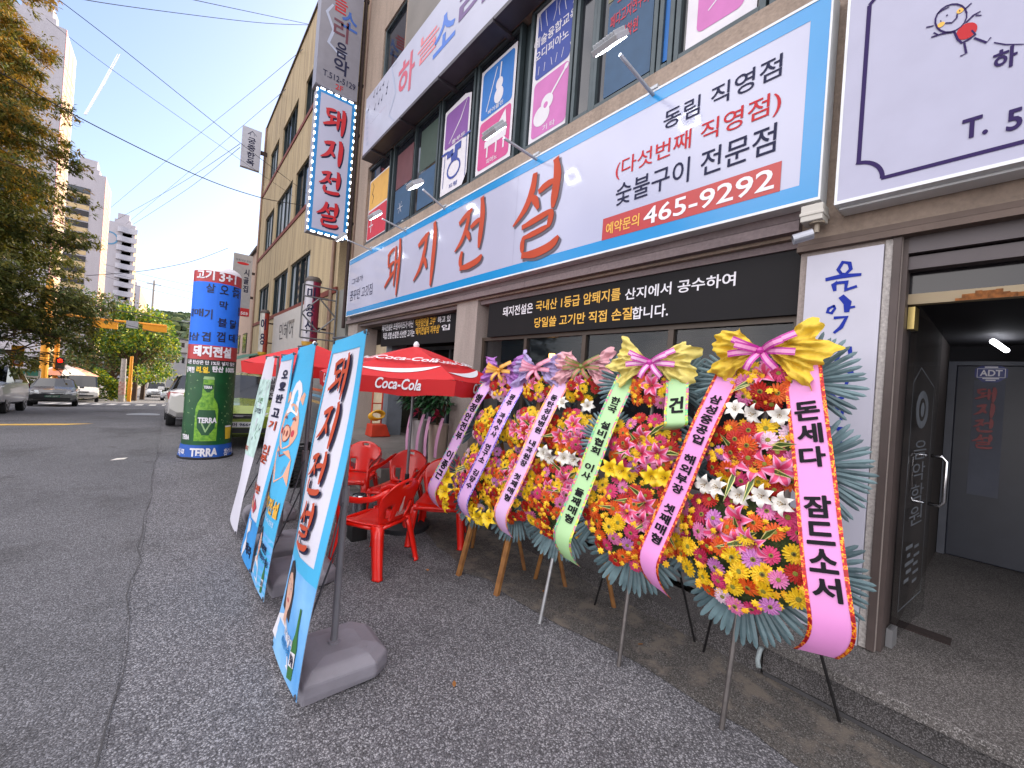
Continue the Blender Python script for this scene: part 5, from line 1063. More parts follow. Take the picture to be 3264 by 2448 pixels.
# ------------------------------------------------------------------ street furniture by the crossing
ye = mat('signal_yellow','d08a10',rough=.5,var=.08); yg = mat('signal_grey','8a8c92',rough=.5)
Y0 = 46
t = thing('signal_mast', 'yellow traffic mast whose long arm carries yellow boxes and a grey plate over the street', 'traffic signal', (-7.2,Y0,gh(Y0)))
b_ = gy(*R2(283,760),Y0); tp = gy(*R2(310,400),Y0)
m = MB(); m.cyl((b_.x,Y0,gh(Y0)),(b_.x,Y0,7.2),.26,.2,n=14); m.build('pole', ye, t)
e0 = gy(*R2(600,448),Y0); e1 = gy(*R2(1080,492),Y0)
m = MB(); m.tube([(b_.x,Y0,e0.z-.25),(b_.x+.9,Y0,e0.z+.2),(e0.x,Y0,e0.z+.14),(e1.x,Y0,e1.z+.10)],[.12,.11,.09,.07],10); m.build('arm', ye, t)
for (xa,ya,xb2,yb2) in ((600,455,765,502),(925,478,1082,524)):
    a_ = gy(*R2(xa,(ya+yb2)/2-8),Y0); c2 = gy(*R2(xb2,(ya+yb2)/2+8),Y0); zm=(a_.z+c2.z)/2; m = MB(); m.box(a_.x,c2.x,Y0-.25,Y0-.05,zm-.28,zm+.22); m.box(a_.x-.03,c2.x+.03,Y0-.28,Y0-.02,zm+.22,zm+.27); m.build('signal_box', ye, t, bevel=.02)
a_ = gy(*R2(820,450),Y0); c2 = gy(*R2(895,505),Y0); m = MB(); m.box(a_.x,c2.x,Y0-.12,Y0-.06,c2.z,a_.z); m.build('plate', yg, t)
t = thing('signal_post', 'shorter yellow post with a lit red pedestrian lamp beside the mast', 'traffic signal', (-4.8,Y0+1,gh(Y0))); Y1=47; b_ = gy(*R2(360,745),Y1)
m = MB(); m.cyl((b_.x,Y1,gh(Y1)),(b_.x,Y1,gy(*R2(365,560),Y1).z),.15,n=12); m.build('pole', ye, t)
c_ = gy(*R2(393,712),Y1); m = MB(); m.box(c_.x-.24,c_.x+.24,Y1-.2,Y1+.1,c_.z-.6,c_.z+.26); m.box(b_.x,c_.x-.28,Y1-.05,Y1+.05,c_.z-.1,c_.z); m.build('lamp_housing', trimk, t); m = MB(); m.cyl((c_.x,Y1-.2,c_.z),(c_.x,Y1-.22,c_.z),.14); m.build('red_lamp', mat('red_lamp','ff2010',emit='ff1808',es=5), t)
t = thing('school_zone_sign', 'yellow school zone board with blue triangle and round speed 30 sign on a pole', 'sign', (-6.9,29,gh(29))); YS = 29; a_ = gy(*R2(72,640),YS); c2 = gy(*R2(150,750),YS); zt2 = gy(*R2(110,612),YS).z; FSg = Fr((0,YS,0),(1,0,0),(0,0,1)); w_ = c2.x-a_.x
m = MB(); m.box(a_.x,c2.x,c2.z,zt2,-.05,0,0,M=FSg); m.build('board', mat('school_yellow','dd9a08',rough=.4,var=.03), t, bevel=.01)
cx0 = (a_.x+c2.x)/2; hh = zt2-c2.z; m = MB(); m.poly([(cx0-w_*.33,c2.z+hh*.42),(cx0+w_*.33,c2.z+hh*.42),(cx0,c2.z+hh*.80)],FSg,.004,0); m.disc(cx0,c2.z+hh*.21,w_*.30,w_*.30,FSg,.004,1); m.disc(cx0,c2.z+hh*.21,w_*.22,w_*.22,FSg,.006,2); text(m,'30',cx0-w_*.15,cx0+w_*.15,c2.z+hh*.15,c2.z+hh*.27,FSg,.008,3,.03)
for d in (-.09,.09): m.disc(cx0+w_*d,c2.z+hh*.60,w_*.045,w_*.045,FSg,.007,2); m.rect(cx0+w_*(d-.04),cx0+w_*(d+.04),c2.z+hh*.45,c2.z+hh*.57,FSg,.007,2)
m.build('symbols',[mat('sign_blue','2a3a7a'),mat('sign_red','a82418'),T_wh,T_bk],t)
m = MB(); m.cyl((cx0+.05,YS+.06,gh(YS)),(cx0+.05,YS+.06,zt2),.04); m.build('pole', yg, t)
t = thing('notice_board', 'green notice board in a grey frame behind the parked cars', 'notice board', (-8,40,gh(40))); YNb = 40; FNt = Fr((0,YNb,0),(1,0,0),(0,0,1)); a_ = gy(*R2(85,775),YNb); c2 = gy(*R2(262,812),YNb); zt3 = gy(*R2(180,762),YNb).z
m = MB(); m.box(a_.x,c2.x,c2.z-.1,zt3,-.08,0,0,M=FNt); m.cyl((a_.x+.1,YNb,gh(YNb)),(a_.x+.1,YNb,c2.z),.05); m.cyl((c2.x-.1,YNb,gh(YNb)),(c2.x-.1,YNb,c2.z),.05); m.build('frame', mat('board_frame','8a8478',rough=.6), t)
m = MB(); w_ = c2.x-a_.x; m.rect(a_.x+.08,a_.x+w_*.42,c2.z,zt3-.1,FNt,.006); m.rect(a_.x+w_*.48,c2.x-.1,c2.z,zt3-.1,FNt,.006); m.build('green_panel', mat('board_green','1f5a48',rough=.5), t)
# posts at the corner
for lb, px, yy, r, h, mt, nm in (('grey concrete pole at the crossing with papers pasted round it', (790,905), 47, .22, 3.6, mat('concrete_pole','8f8a86',rough=.9,var=.2), 'utility_pole'),('yellow painted signal post beside the papered concrete pole', (838,910), 48, .14, 3.9, ye, 'signal_post')):
    g_ = gy(*R2(*px), yy); t = thing(nm, lb, 'pole', (g_.x,yy,gh(yy))); m = MB(); m.cyl((g_.x,yy,gh(yy)),(g_.x,yy,gh(yy)+h),r,r*.75,n=12); m.build('shaft', mt, t); m = MB(); m.cyl((g_.x,yy,gh(yy)+.6),(g_.x,yy,gh(yy)+1.7),r*1.06,r*1.04,n=12,caps=False); m.build('wrap', mat('pasted_paper','b0a8a0',rough=.8,col2='8a4038',vs=6) if nm == 'utility_pole' else ye, t)
polec = MATS['concrete_pole']
for lb, px, yy, h in (('utility pole with cross arm beyond the crossing', (404,820), 70, 11),('second utility pole farther down the street', (413,812), 92, 12),('utility pole at the roadside in front of the smallest tower', (318,815), 100, 20)):
    g_ = gy(*px, yy); t = thing('utility_pole', lb, 'pole', (g_.x,yy,gh(yy))); m = MB(); m.cyl((g_.x,yy,gh(yy)),(g_.x,yy,gh(yy)+h),.2,.14,n=10); m.build('shaft', polec, t); m = MB(); m.box(g_.x-1,g_.x+1,yy-.06,yy+.06,gh(yy)+h-.8,gh(yy)+h-.68); m.build('cross_arm', yg, t)
# small grey buildings at the foot of the hill
for lb, px0, px1, yy, zt4, c in (('low grey house at the foot of the hill beyond the crossing', (352,800),(400,800), 120, (375,762), '8a8a8c'), ('pale retaining block stepped up the hillside', (385,790),(440,790), 150, (410,735), '9a9896'), ('dark roofed house under the wooded hill', (340,790),(372,790), 160, (355,752), '6f6a68')):
    a_ = gy(*px0, yy); b_ = gy(*px1, yy); z = gy(*zt4, yy).z; t = thing('house', lb, 'building', ((a_.x+b_.x)/2,yy,gh(yy))); m = MB(); m.box(a_.x,b_.x,yy,yy+8,gh(yy)-1,z); m.build('wall', mat('far_wall_'+c,c,rough=.9,var=.1,vs=.5), t)
    m = MB(); m.box(a_.x-.3,b_.x+.3,yy-.3,yy+8.3,z,z+.25); m.build('roof', mat('far_roof','55504e',rough=.8), t)
    F = Fr((0,yy,0),(1,0,0),(0,0,1)); n = 4
    for k in range(n):
        xx = a_.x+(b_.x-a_.x)*(k+.25)/n; m = MB(); m.box(xx,xx+(b_.x-a_.x)/n*.5,z-2.2,z-.9,0,.05,0,M=F); m.build('window', win_d, t)

# ------------------------------------------------------------------ overhead wires, contrail
cab = mat('cable','1e1e22',rough=.6,var=0)
def wire(label, pts, d0, d1, r=.012, f=R1):
    P = []; n = len(pts)
    for i in range(n-1):
        for k in range(8): 
            t_ = k/8; p0 = pts[max(i-1,0)]; p1 = pts[i]; p2 = pts[i+1]; p3 = pts[min(i+2,n-1)]
            P.append(tuple(.5*((2*p1[d])+(-p0[d]+p2[d])*t_+(2*p0[d]-5*p1[d]+4*p2[d]-p3[d])*t_*t_+(-p0[d]+3*p1[d]-3*p2[d]+p3[d])*t_**3) for d in (0,1)))
    P.append(pts[-1]); N = len(P); m = MB(); m.tube([gy(*f(*q), d0+(d1-d0)*i/(N-1)) for i, q in enumerate(P)], r*.7, 5)
    tag(m.build('overhead_wire', cab), label, 'wire', 'overhead wires across the sky')
wire('thick sagging overhead wire from the golden tree to the cream building', [(-200,370),(0,470),(540,775),(1240,1120),(1659,1272),(1960,1330)], 13, 16.5, .018)
wire('overhead wire crossing the sky from the top edge to the small white corner sign', [(330,-40),(760,290),(1555,925),(2080,1320)], 10, 13.5, .009)
wire('thin overhead wire just below the one from the top edge', [(300,120),(700,432),(1550,1030),(1900,1270)], 11, 14, .006)
wire('overhead wire from the top edge to the cream building roof, lower of two', [(300,-60),(560,0),(1000,65),(1659,145),(2015,162)], 9, 16.2, .010)
wire('overhead wire from the top edge to the cream building roof, upper of two', [(1000,-60),(1260,0),(1659,85),(2015,160)], 9, 16.2, .010)
wire('faint wire slanting up from the cream sided tower across the sky', [(718,1345),(1190,950),(1659,572),(1960,320)], 60, 18, .016)
wire('faint wire bundle rising from the balcony tower, upper strand', [(745,1430),(1200,1170),(1555,932)], 70, 26, .022)
wire('faint wire bundle rising from the balcony tower, lower strand', [(862,1455),(1250,1200),(1555,955)], 70, 26, .022)
wire('faint wire rising from the balcony tower to the cream building windows', [(820,1450),(1240,1100),(1659,742),(1850,580)], 70, 18, .018)
wire('sagging wire running from the dark tree crown to the pinkish house', [(560,160),(820,140),(1000,118),(1250,65),(1480,-20)], 28, 30, .02, R2)
wire('heavy dark wire passing in front of the yellow signal boxes', [(620,360),(900,410),(1250,475)], 30, 20, .03, R2)
wire('wire below the yellow signal arm towards the inflatable column', [(640,425),(900,500),(1250,590)], 30, 20, .02, R2)
wire('fine wire beside the inflatable column, topmost of three', [(670,85),(1000,170),(1290,235)], 40, 26, .014, R2)
wire('fine wire beside the inflatable column, middle of three', [(670,130),(1000,215),(1280,275)], 40, 26, .014, R2)
wire('fine wire beside the inflatable column, lowest of three', [(670,160),(900,230),(1270,320)], 40, 26, .014, R2)
m = MB(); D_ = 2600
for o in (0, 14): m.tube([gy(*R1(548+o*.5,742), D_), gy(*R1(660+o*.8,548), D_), gy(*R1(763+o,352), D_)], [3.4,3.0,2.2], 6)
tag(m.build('contrail', mat('vapour','e8ecf2',rough=1,var=.05,vs=.002)), 'thin white aircraft vapour trail in the blue sky', 'contrail')
# ------------------------------------------------------------------ inflatable advertising column
IX, IY, IR = .60, 9.62, .385
ic = thing('inflatable_column', 'tall inflatable advertising column printed with a green beer bottle, blue and red bands', 'inflatable', (IX, IY, 0))
off = math.atan2(-IX, IY)
rz_ = lambda z: IR*(1.0-.04*z/3.4)
def wrap(a, b, c): r = rz_(b); t = a/IR+off; return (IX+(r+c)*math.sin(t), IY-(r+c)*math.cos(t), b)
def cz(y): return gy(478-.0895*(y-600), y, IY-IR).z
def crect(xl, xr, yt, yb):
    ym = (yt+yb)/2; xc = 478-.0895*(ym-600); hw = 50.5+.012*(ym-600)
    f = lambda x: IR*math.asin(max(-.97, min(.97, (x-xc)/hw)))
    return f(xl), f(xr), cz(yb), cz(yt)
CI = {'blue': mat('print_sky_blue','1468d8',rough=.65,var=.04), 'red': mat('print_brick_red','a32a2e',rough=.45,var=.04), 'blk': mat('print_dark_green','0f1c16',rough=.4,var=.1), 'grn': mat('print_green','12522a',rough=.4,col2='0c3a1e',vs=3),
      'wht': T_wh, 'nvy': mat('print_deep_navy','081030',var=0,rough=.5), 'lime': mat('print_lime','7fae34',rough=.4,col2='3f7a22',vs=22), 'yel': mat('print_yellow','d9b52a',var=0), 'drk': mat('print_bottle_green','1c4a2c',var=0), 'base': mat('skirt_blue','0f4a9c',rough=.6,var=.08), 'lt': mat('print_mint','8fb07a',var=.2)}
IK = list(CI); IM = list(CI.values()); ci = lambda k: IK.index(k)
zb = [0.03, cz(962), cz(790), cz(778), cz(747), cz(612), cz(588)]
m = MB()
def band(z0, z1, k, n=5, bul=0.0):
    m.grid(lambda u, v: wrap(2*math.pi*IR*u, z0+(z1-z0)*v, bul*math.sin(math.pi*v)), 48, n, ci(k))
m.grid(lambda u, v: (lambda p, q: (IX+q*math.cos(p)*(1+.012*math.sin(9*p)), IY+q*math.sin(p)*(1+.012*math.sin(9*p)), zb[0]+(zb[1]-zb[0])*v))(2*math.pi*u, IR*1.09-.09*IR*v), 64, 4, ci('base'))
band(zb[1], zb[2], 'grn', 6); band(zb[2], zb[3], 'blk', 3); band(zb[3], zb[4], 'red'); band(zb[4], zb[5], 'blue', 8); band(zb[5], zb[6], 'red')
rt = rz_(zb[6]); m.lathe([(rt*math.cos(t*.157), zb[6]+.17*math.sin(t*.157)) for t in range(11)], (IX, IY, 0), 48, ci('wht'))
m.build('body', IM, ic, smooth=True)
m = MB(); m.lathe([(IR*1.12,0),(IR*1.13,.03),(IR*1.05,.05)], (IX,IY,0), 40); m.build('base', mat('black_rubber','141416',rough=.8), ic)
m = MB()
def ct(tx, xl, xr, yt, yb, k, bold=.02, c=.006):
    a = crect(xl, xr, yt, yb); th_ = (a[0]+a[1])/2/IR; yd = IY-IR*math.cos(th_); xm = (xl+xr)/2; a = (a[0], a[1], gy(xm, yb, yd).z, gy(xm, yt, yd).z); text(m, tx, *a, None, c, ci(k), bold, warp=wrap)
ct('고기', 436, 471, 584, 605, 'wht', .04); ct('3+1', 479, 514, 592, 612, 'wht', .04)
for tx, a, b, c, d in (('살',453,471,613,633),('오',480,498,617,637),('돌',505,521,622,644),('바',523,528,630,650),('막',478,496,651,669),('매',428,446,667,684),('기',448,464,668,690),('갈',422,427,667,684),('창',517,526,664,684),
                      ('불',474,493,688,707),('닭',499,513,692,711),('발',517,524,696,714),('삼',421,436,718,736),('겹',441,459,717,738),('껍',471,489,717,739),('데',496,510,722,740),('기',513,521,722,742),('통',416,420,718,736)):
    ct(tx, a, b, c, d, 'nvy', .02)
ct('돼지전설', 424, 501, 748, 772, 'wht', .05)
ct('다른 탄산은 단 1%도 넣지 않은', 412, 508, 780, 789, 'wht', .03); ct('강력한', 410, 426, 792, 805, 'wht', .04); ct('리.얼.', 429, 456, 792, 806, 'yel', .05); ct('탄산 100%', 461, 507, 792, 805, 'wht', .05)
def strip(pr, k, c):
    """a shape symmetrical about a vertical line, given by (half width, height) in metres on the skin"""
    for (w0, h0), (w1, h1) in zip(pr[:-1], pr[1:]): m.grid(lambda u, v: wrap(bx+(2*u-1)*(w0+(w1-w0)*v), h0+(h1-h0)*v, c), 6, 1, ci(k))
q = crect(425, 472, 816, 953); bx = (q[0]+q[1])/2; hw = (q[1]-q[0])/2; zz = lambda y: cz(y)
strip([(hw*.98, zz(953)), (hw*1.0, zz(930)), (hw*1.0, zz(885)), (hw*.86, zz(872)), (hw*.52, zz(858)), (hw*.46, zz(822)), (hw*.46, zz(817))], 'lime', .004)
strip([(hw*.5, zz(820)), (hw*.42, zz(814))], 'lt', .006)
strip([(hw*.10, zz(848)), (hw*.44, zz(840)), (hw*.44, zz(831))], 'drk', .006)
strip([(hw*.30, zz(940)), (hw*.75, zz(925)), (hw*.84, zz(900)), (hw*.70, zz(886))], 'drk', .006); strip([(hw*.04, zz(934)), (hw*.5, zz(912))], 'lt', .008); strip([(hw*.02, zz(928)), (hw*.36, zz(912))], 'drk', .009)
a = crect(429, 468, 902, 914); text(m, 'TERRA', *a, None, .011, ci('wht'), .05, warp=wrap)
a = crect(443, 460, 834, 840); text(m, 'TERRA', *a, None, .008, ci('wht'), .05, warp=wrap)
ct('TERRA', 397, 411, 938, 949, 'wht', .04)
q = crect(485, 498, 921, 951); bx = (q[0]+q[1])/2; hw = (q[1]-q[0])/2; strip([(hw*.8, q[2]), (hw, q[3]-.03)], 'yel', .005); strip([(hw, q[3]-.03), (hw, q[3])], 'wht', .006)
random.seed(12)
for k in range(70):
    a = random.choice([-1, 1])*random.uniform(.20, .5); z = random.uniform(zb[1]+.1, zb[2]-.05); r = random.uniform(.006, .017)
    m.ring([wrap(a+r*math.cos(t), z+r*math.sin(t), .004) for t in [i*.785 for i in range(8)]], [wrap(a+.6*r*math.cos(t), z+.6*r*math.sin(t), .004) for t in [i*.785 for i in range(8)]], lambda x, y, z_, c=0: (x, y, z_), 0, ci('lt'))
ct('TERRA', 413, 467, 968, 986, 'wht', .05, .03); ct('바로', 386, 403, 968, 984, 'wht', .02, .03); ct('참이슬', 480, 500, 966, 986, 'wht', .02, .03)
m.build('printing', IM, ic)

# ------------------------------------------------------------------ banner stands
basem = mat('base_plastic', '77747c', rough=.55, var=.1, bump=.1, bs=40); polem = mat('pole_grey', '76767c', rough=.45, metal=.3, var=.08); wirem = mat('bracket_grey', '4a4a50', rough=.5, metal=.4)
cl_w = mat('banner_white', 'c4c2ce', rough=.5, var=.03, vs=2); cl_b = mat('banner_blue', '3c9fcb', rough=.5, var=.04, vs=2); cl_m = mat('banner_mint', 'a9c3bd', rough=.5, var=.25, vs=9)
cl_s = mat('banner_sky', '7fb4dc', rough=.5, col2='4a90cf', vs=3); skin = mat('print_skin', 'c79d8a', rough=.5, var=.05); hair = mat('print_hair', '2a2022', rough=.5, var=0); lipm = mat('print_lips', 'b03040', rough=.5, var=0)
pigm = mat('print_pig', 'cf9a80', rough=.5, var=.05); pigd = mat('print_pig_dark', '8a4038', rough=.5, var=0); grn = mat('print_bottle', '2f6a2f', rough=.4, var=.1); whm = T_wh
BMT = [cl_w, cl_b, cl_m, cl_s, skin, hair, lipm, pigm, pigd, grn, T_or, T_nv, whm, T_ye, mat('print_azure','2c86c8',rough=.5,var=.2,vs=4)]
(bW, bB, bM_, bS, bK, bH, bL, bP, bPD, bG, bO, bN, bWh, bY, bA) = range(15)
def banner(label, yc, xb, xt, wid, ht, pole, draw, tilt=0.0):
    """cloth facing the road: its foot hooks on the front of the water base, its head on the pole's arm"""
    t = thing('banner_stand', label, 'banner', (pole[0], pole[1], 0), 0, 'banner stands along the road edge')
    # water filled base
    P = [(-.24,-.21),(.14,-.23),(.24,-.15),(.24,.13),(.16,.23),(-.22,.24),(-.25,.15),(-.25,-.13)]
    m = MB(); n = len(P); lay = [(1.0,.0),(1.02,.04),(1.0,.10),(.80,.145),(.45,.16)]; vs = []
    for s, z in lay:
        for x, y in P: vs.append((pole[0]+.03+x*s, pole[1]+y*s, z + (.0 if z else (.02 if abs(x) < .2 else 0))))
    fs = [(l*n+k, l*n+(k+1) % n, (l+1)*n+(k+1) % n, (l+1)*n+k) for l in range(len(lay)-1) for k in range(n)]+[tuple(range((len(lay)-1)*n, len(lay)*n))]
    m.add(vs, fs); b = m.build('water_base', basem, t, bevel=.012)
    m = MB(); m.cyl((pole[0]+.13, pole[1]-.11, .13), (pole[0]+.13, pole[1]-.11, .155), .028); m.cyl((pole[0], pole[1], .14), (pole[0], pole[1], .175), .034); m.build('filler_cap', basem, b)
    m = MB(); m.cyl((pole[0], pole[1], .12), (pole[0], pole[1], 1.05), .02); m.cyl((pole[0], pole[1], 1.0), (pole[0], pole[1], ht+.02), .014); m.cyl((pole[0], pole[1], .97), (pole[0], pole[1], 1.08), .027); m.build('pole', polem, t)
    y0, y1 = yc-wid/2, yc+wid/2
    m = MB(); m.tube([(pole[0], pole[1], .80), (xb+.05, pole[1], .13)], .006); m.tube([(pole[0], pole[1], 1.02), ((xb+xt)/2+.03, y0+.1, .75)], .005)
    m.tube([(xt, y0, ht), (pole[0], pole[1], ht), (xt, y1, ht)], .007); m.build('bracket', wirem, t)
    def cloth(a, b, c=0.0):     # a across 0..1 from the far end, b up 0..1
        bow = .035*math.sin(math.pi*b)*(.3+1.0*abs(a-.5)) + .012*math.sin(7*b+3*a)
        x = xb+(xt-xb)*(max(b, 0)**1.25) + bow - c - .02*math.sin(math.pi*a)*(1-b); z = .07+(ht-.07)*b + (.02*(2*a-1)*tilt)
        return (x, y1-(y1-y0)*a, z)
    q = MB(); q.grid(cloth, 12, 40, bW); draw(q, cloth)
    q.build('cloth', BMT, t)
    m = MB()
    for a, b in ((.03,.995),(.97,.995),(.03,.01),(.97,.01)): p = cloth(a, b, .004); m.cyl(p, (p[0]-.006, p[1], p[2]), .013, n=10)
    m.build('eyelet', wirem, t)
class CF:
    """printing on cloth: unit coordinates"""
    def __init__(s, f): s.f = f; s.o = 0
    def __call__(s, a, b, c=0.0): return s.f(a, b, c)
def cgrid(q, f, a0, a1, b0, b1, k, c, nu=4, nv=12): q.grid(lambda u, v: f(a0+(a1-a0)*u, b0+(b1-b0)*v, c), nu, nv, k)
def edge_blue(q, f, w=.10):
    cgrid(q, f, 0, 1, .955, 1, bB, .003); cgrid(q, f, 0, w*.55, .33, .955, bB, .003, 2, 24); cgrid(q, f, 1-w*1.3, 1, .33, .955, bB, .003, 2, 24); cgrid(q, f, 0, 1, .29, .33, bB, .0032)
def bottle(q, f, a, b, s):
    F = CF(f); q.poly([(a-.06*s,b),(a+.07*s,b+.01*s),(a+.10*s,b+.10*s),(a+.07*s,b+.14*s),(a+.07*s,b+.20*s),(a+.03*s,b+.20*s),(a+.01*s,b+.13*s),(a-.05*s,b+.09*s)], F, .006, bG)
    q.poly([(a-.05*s,b+.035*s),(a+.085*s,b+.045*s),(a+.09*s,b+.085*s),(a-.04*s,b+.075*s)], F, .0075, bWh)
    text(q, '참이슬', a-.02*s, a+.07*s, b+.045*s, b+.075*s, F, .009, bN, .03)
def portrait(q, f, a, b, s, man=False):
    """head and shoulders as printed on the advert; s is half the head's width, one unit up is 3.2 across"""
    F = CF(f); k = .30
    q.poly([(a-2.3*s,b-3.6*s*k),(a-1.7*s,b-2.2*s*k),(a-.5*s,b-1.7*s*k),(a+.5*s,b-1.7*s*k),(a+1.6*s,b-2.2*s*k),(a+2.2*s,b-3.6*s*k)], F, .005, bWh)
    q.poly([(a-.4*s,b-2.0*s*k),(a+.4*s,b-2.0*s*k),(a+.36*s,b-.9*s*k),(a-.36*s,b-.9*s*k)], F, .0055, bK)
    if not man: q.poly([(a-1.15*s,b-1.5*s*k),(a-1.3*s,b+.2*s*k),(a-.9*s,b+1.3*s*k),(a,b+1.65*s*k),(a+.9*s,b+1.3*s*k),(a+1.3*s,b+.2*s*k),(a+1.15*s,b-1.5*s*k)], F, .0052, bH)
    else: q.disc(a, b+.35*s*k, 1.12*s, 1.2*s*k, F, .0052, bH)
    q.poly([(a+.95*s*math.cos(t)*(1-.18*max(0,-math.sin(t))), b+1.25*s*k*math.sin(t)-.1*s*k) for t in [i*math.pi/12 for i in range(24)]], F, .006, bK)
    q.poly([(a-.98*s,b+.35*s*k),(a-.5*s,b+.75*s*k),(a+.1*s,b+.95*s*k),(a+.7*s,b+.7*s*k),(a+.98*s,b+.35*s*k),(a+.6*s,b+1.35*s*k),(a-.6*s,b+1.35*s*k)], F, .0066, bH)
    for d in (-.4, .4):
        q.disc(a+d*s, b+.12*s*k, .19*s, .07*s*k, F, .007, bWh); q.disc(a+d*s, b+.12*s*k, .08*s, .075*s*k, F, .0075, bH); q.stroke([(a+(d-.22)*s, b+.36*s*k),(a+(d+.22)*s, b+.38*s*k)], .02*s, F, .007, bH)
    q.stroke([(a+.02*s,b+.1*s*k),(a+.1*s,b-.32*s*k),(a-.02*s,b-.36*s*k)], .035*s, F, .0068, bPD); q.disc(a, b-.68*s*k, .28*s, .10*s*k, F, .007, bL)
def sky_ad(q, f, top=.29): cgrid(q, f, 0, 1, 0, top, bS, .003, 4, 10)
def d1(q, f):
    sky_ad(q, f); edge_blue(q, f); F = CF(f)
    FM = lambda a, b, c=0.0: f(a/.62, b/1.95, c)
    for i, ch in enumerate('돼지전설'): zc = 1.71-.292*i; brush(q, ch, .15, .44, zc-.13, zc+.12, FM, .012, bO, bN, fat=1.05, sh=(.06,-.05))
    portrait(q, f, .30, .215, .17); bottle(q, f, .74, .015, 1.0); text(q, '이슬같이', .42, .72, .095, .12, F, .008, bWh, .03); text(q, '깨끗한 다음날', .36, .70, .065, .088, F, .008, bA, .03)
def d3(q, f):
    cgrid(q, f, 0, 1, .0, 1, bB, .003, 4, 40); sky_ad(q, f, .22); F = CF(f)
    # a cook's cap, pig's head and shoulders
    q.poly([(.30,.76),(.28,.80),(.36,.835),(.50,.85),(.64,.835),(.74,.80),(.70,.755)], F, .006, bWh); q.poly([(.26,.70),(.30,.76),(.70,.76),(.76,.70),(.5,.715)], F, .0065, bWh)
    q.poly([(.16,.745),(.12,.79),(.20,.80),(.30,.77)], F, .0055, bP); q.poly([(.86,.745),(.90,.79),(.82,.80),(.70,.77)], F, .0055, bP)
    q.poly([(.5+.36*math.cos(t)*(1+.12*(math.sin(t) < 0)), .655+.095*math.sin(t)) for t in [i*math.pi/14 for i in range(28)]], F, .0062, bP)
    q.disc(.5, .625, .17, .036, F, .0075, bP); q.ring([(.5+.17*math.cos(t*.4), .625+.036*math.sin(t*.4)) for t in range(16)], [(.5+.155*math.cos(t*.4), .625+.032*math.sin(t*.4)) for t in range(16)], F, .008, bPD)
    for d in (-.06, .06): q.disc(.5+d, .625, .028, .013, F, .0085, bPD)
    for d in (-.18, .18): q.stroke([(.5+d-.06,.685),(.5+d,.692),(.5+d+.06,.684)], .01, F, .008, bPD, taper=(1,1)); q.disc(.5+d*1.35,.63,.05,.014,F,.0078,bL)
    q.poly([(.04,.44),(.10,.53),(.24,.565),(.42,.55),(.58,.55),(.76,.565),(.90,.53),(.97,.43),(.80,.46),(.5,.42),(.2,.46)], F, .006, bP)
    q.stroke([(.34,.545),(.5,.53),(.66,.545)], .008, F, .008, bPD); q.stroke([(.24,.50),(.3,.465)], .008, F, .008, bPD); q.stroke([(.78,.50),(.72,.465)], .008, F, .008, bPD)
    text(q, '돼지전설', .10, .92, .30, .365, F, .008, bY, .06); text(q, '직화, 화로구이 전문점', .2, .86, .265, .285, F, .008, bWh, .0)
    portrait(q, f, .26, .16, .13, True); text(q, '참 깨끗한', .45, .8, .155, .185, F, .008, bN, .04); text(q, '청정라거 대상', .42, .95, .12, .145, F, .008, bN, .03); bottle(q, f, .80, .01, .7)
def d2(q, f):
    cgrid(q, f, .88, 1, .2, 1, bB, .003, 2, 30); cgrid(q, f, 0, 1, .97, 1, bB, .0035); cgrid(q, f, 0, 1, 0, .21, bA, .003); F = CF(f)
    for tx, z, k in (('오',.90,bN),('!',.84,bN),('반',.78,bN),('고',.71,bN),('기',.65,bO),('인',.535,bO),('분',.49,bO)): text(q, tx, .35, .72, z-.022, z+.022, F, .006, k, .06)
    text(q, '3인분', .18, .74, .33, .37, F, .006, bO, .06); q.poly([(.2,.24),(.15,.28),(.3,.31),(.6,.30),(.74,.27),(.6,.235)], F, .006, bL); q.poly([(.25,.26),(.3,.285),(.55,.28),(.6,.25)], F, .0075, bP)
    q.stroke([(.2,.02),(.45,.09),(.3,.15),(.62,.18)], .09, F, .006, bWh); text(q, '테라', .5, .9, .05, .10, F, .006, bN, .04)
def d4(q, f):
    cgrid(q, f, 0, 1, .42, .86, bM_, .003); F = CF(f); random.seed(6)
    for k in range(46): a = random.uniform(.08, .92); z = random.uniform(.46, .84); q.stroke([(a, z), (a+random.uniform(-.05,.05), z+random.uniform(.015,.05))], .02, F, .005, random.choice([bW, bW, bN, bG]))
    text(q, '돼지', .3, .62, .44, .47, F, .006, bO, .03); text(q, '고기집', .3, .75, .66, .69, F, .006, bN, .02); text(q, '오픈', .35, .7, .72, .75, F, .006, bG, .02)
banner('white banner stand with big red brush lettering, blue edge and portrait advert', 2.50, .575, .80, .62, 1.97, (.83, 2.47), d1, 1)
banner('blue banner stand with a cartoon pig in a white cap', 3.60, .60, .83, .60, 1.95, (.90, 3.70), d3, .6)
banner('white banner stand with a blue right edge, just behind the blue pig banner', 4.12, .585, .80, .58, 1.88, (.88, 4.35), d2, .6)
banner('white banner stand with faded pale green print beside the inflatable column', 5.09, .59, .82, .58, 1.87, (.95, 5.4), d4, .3)

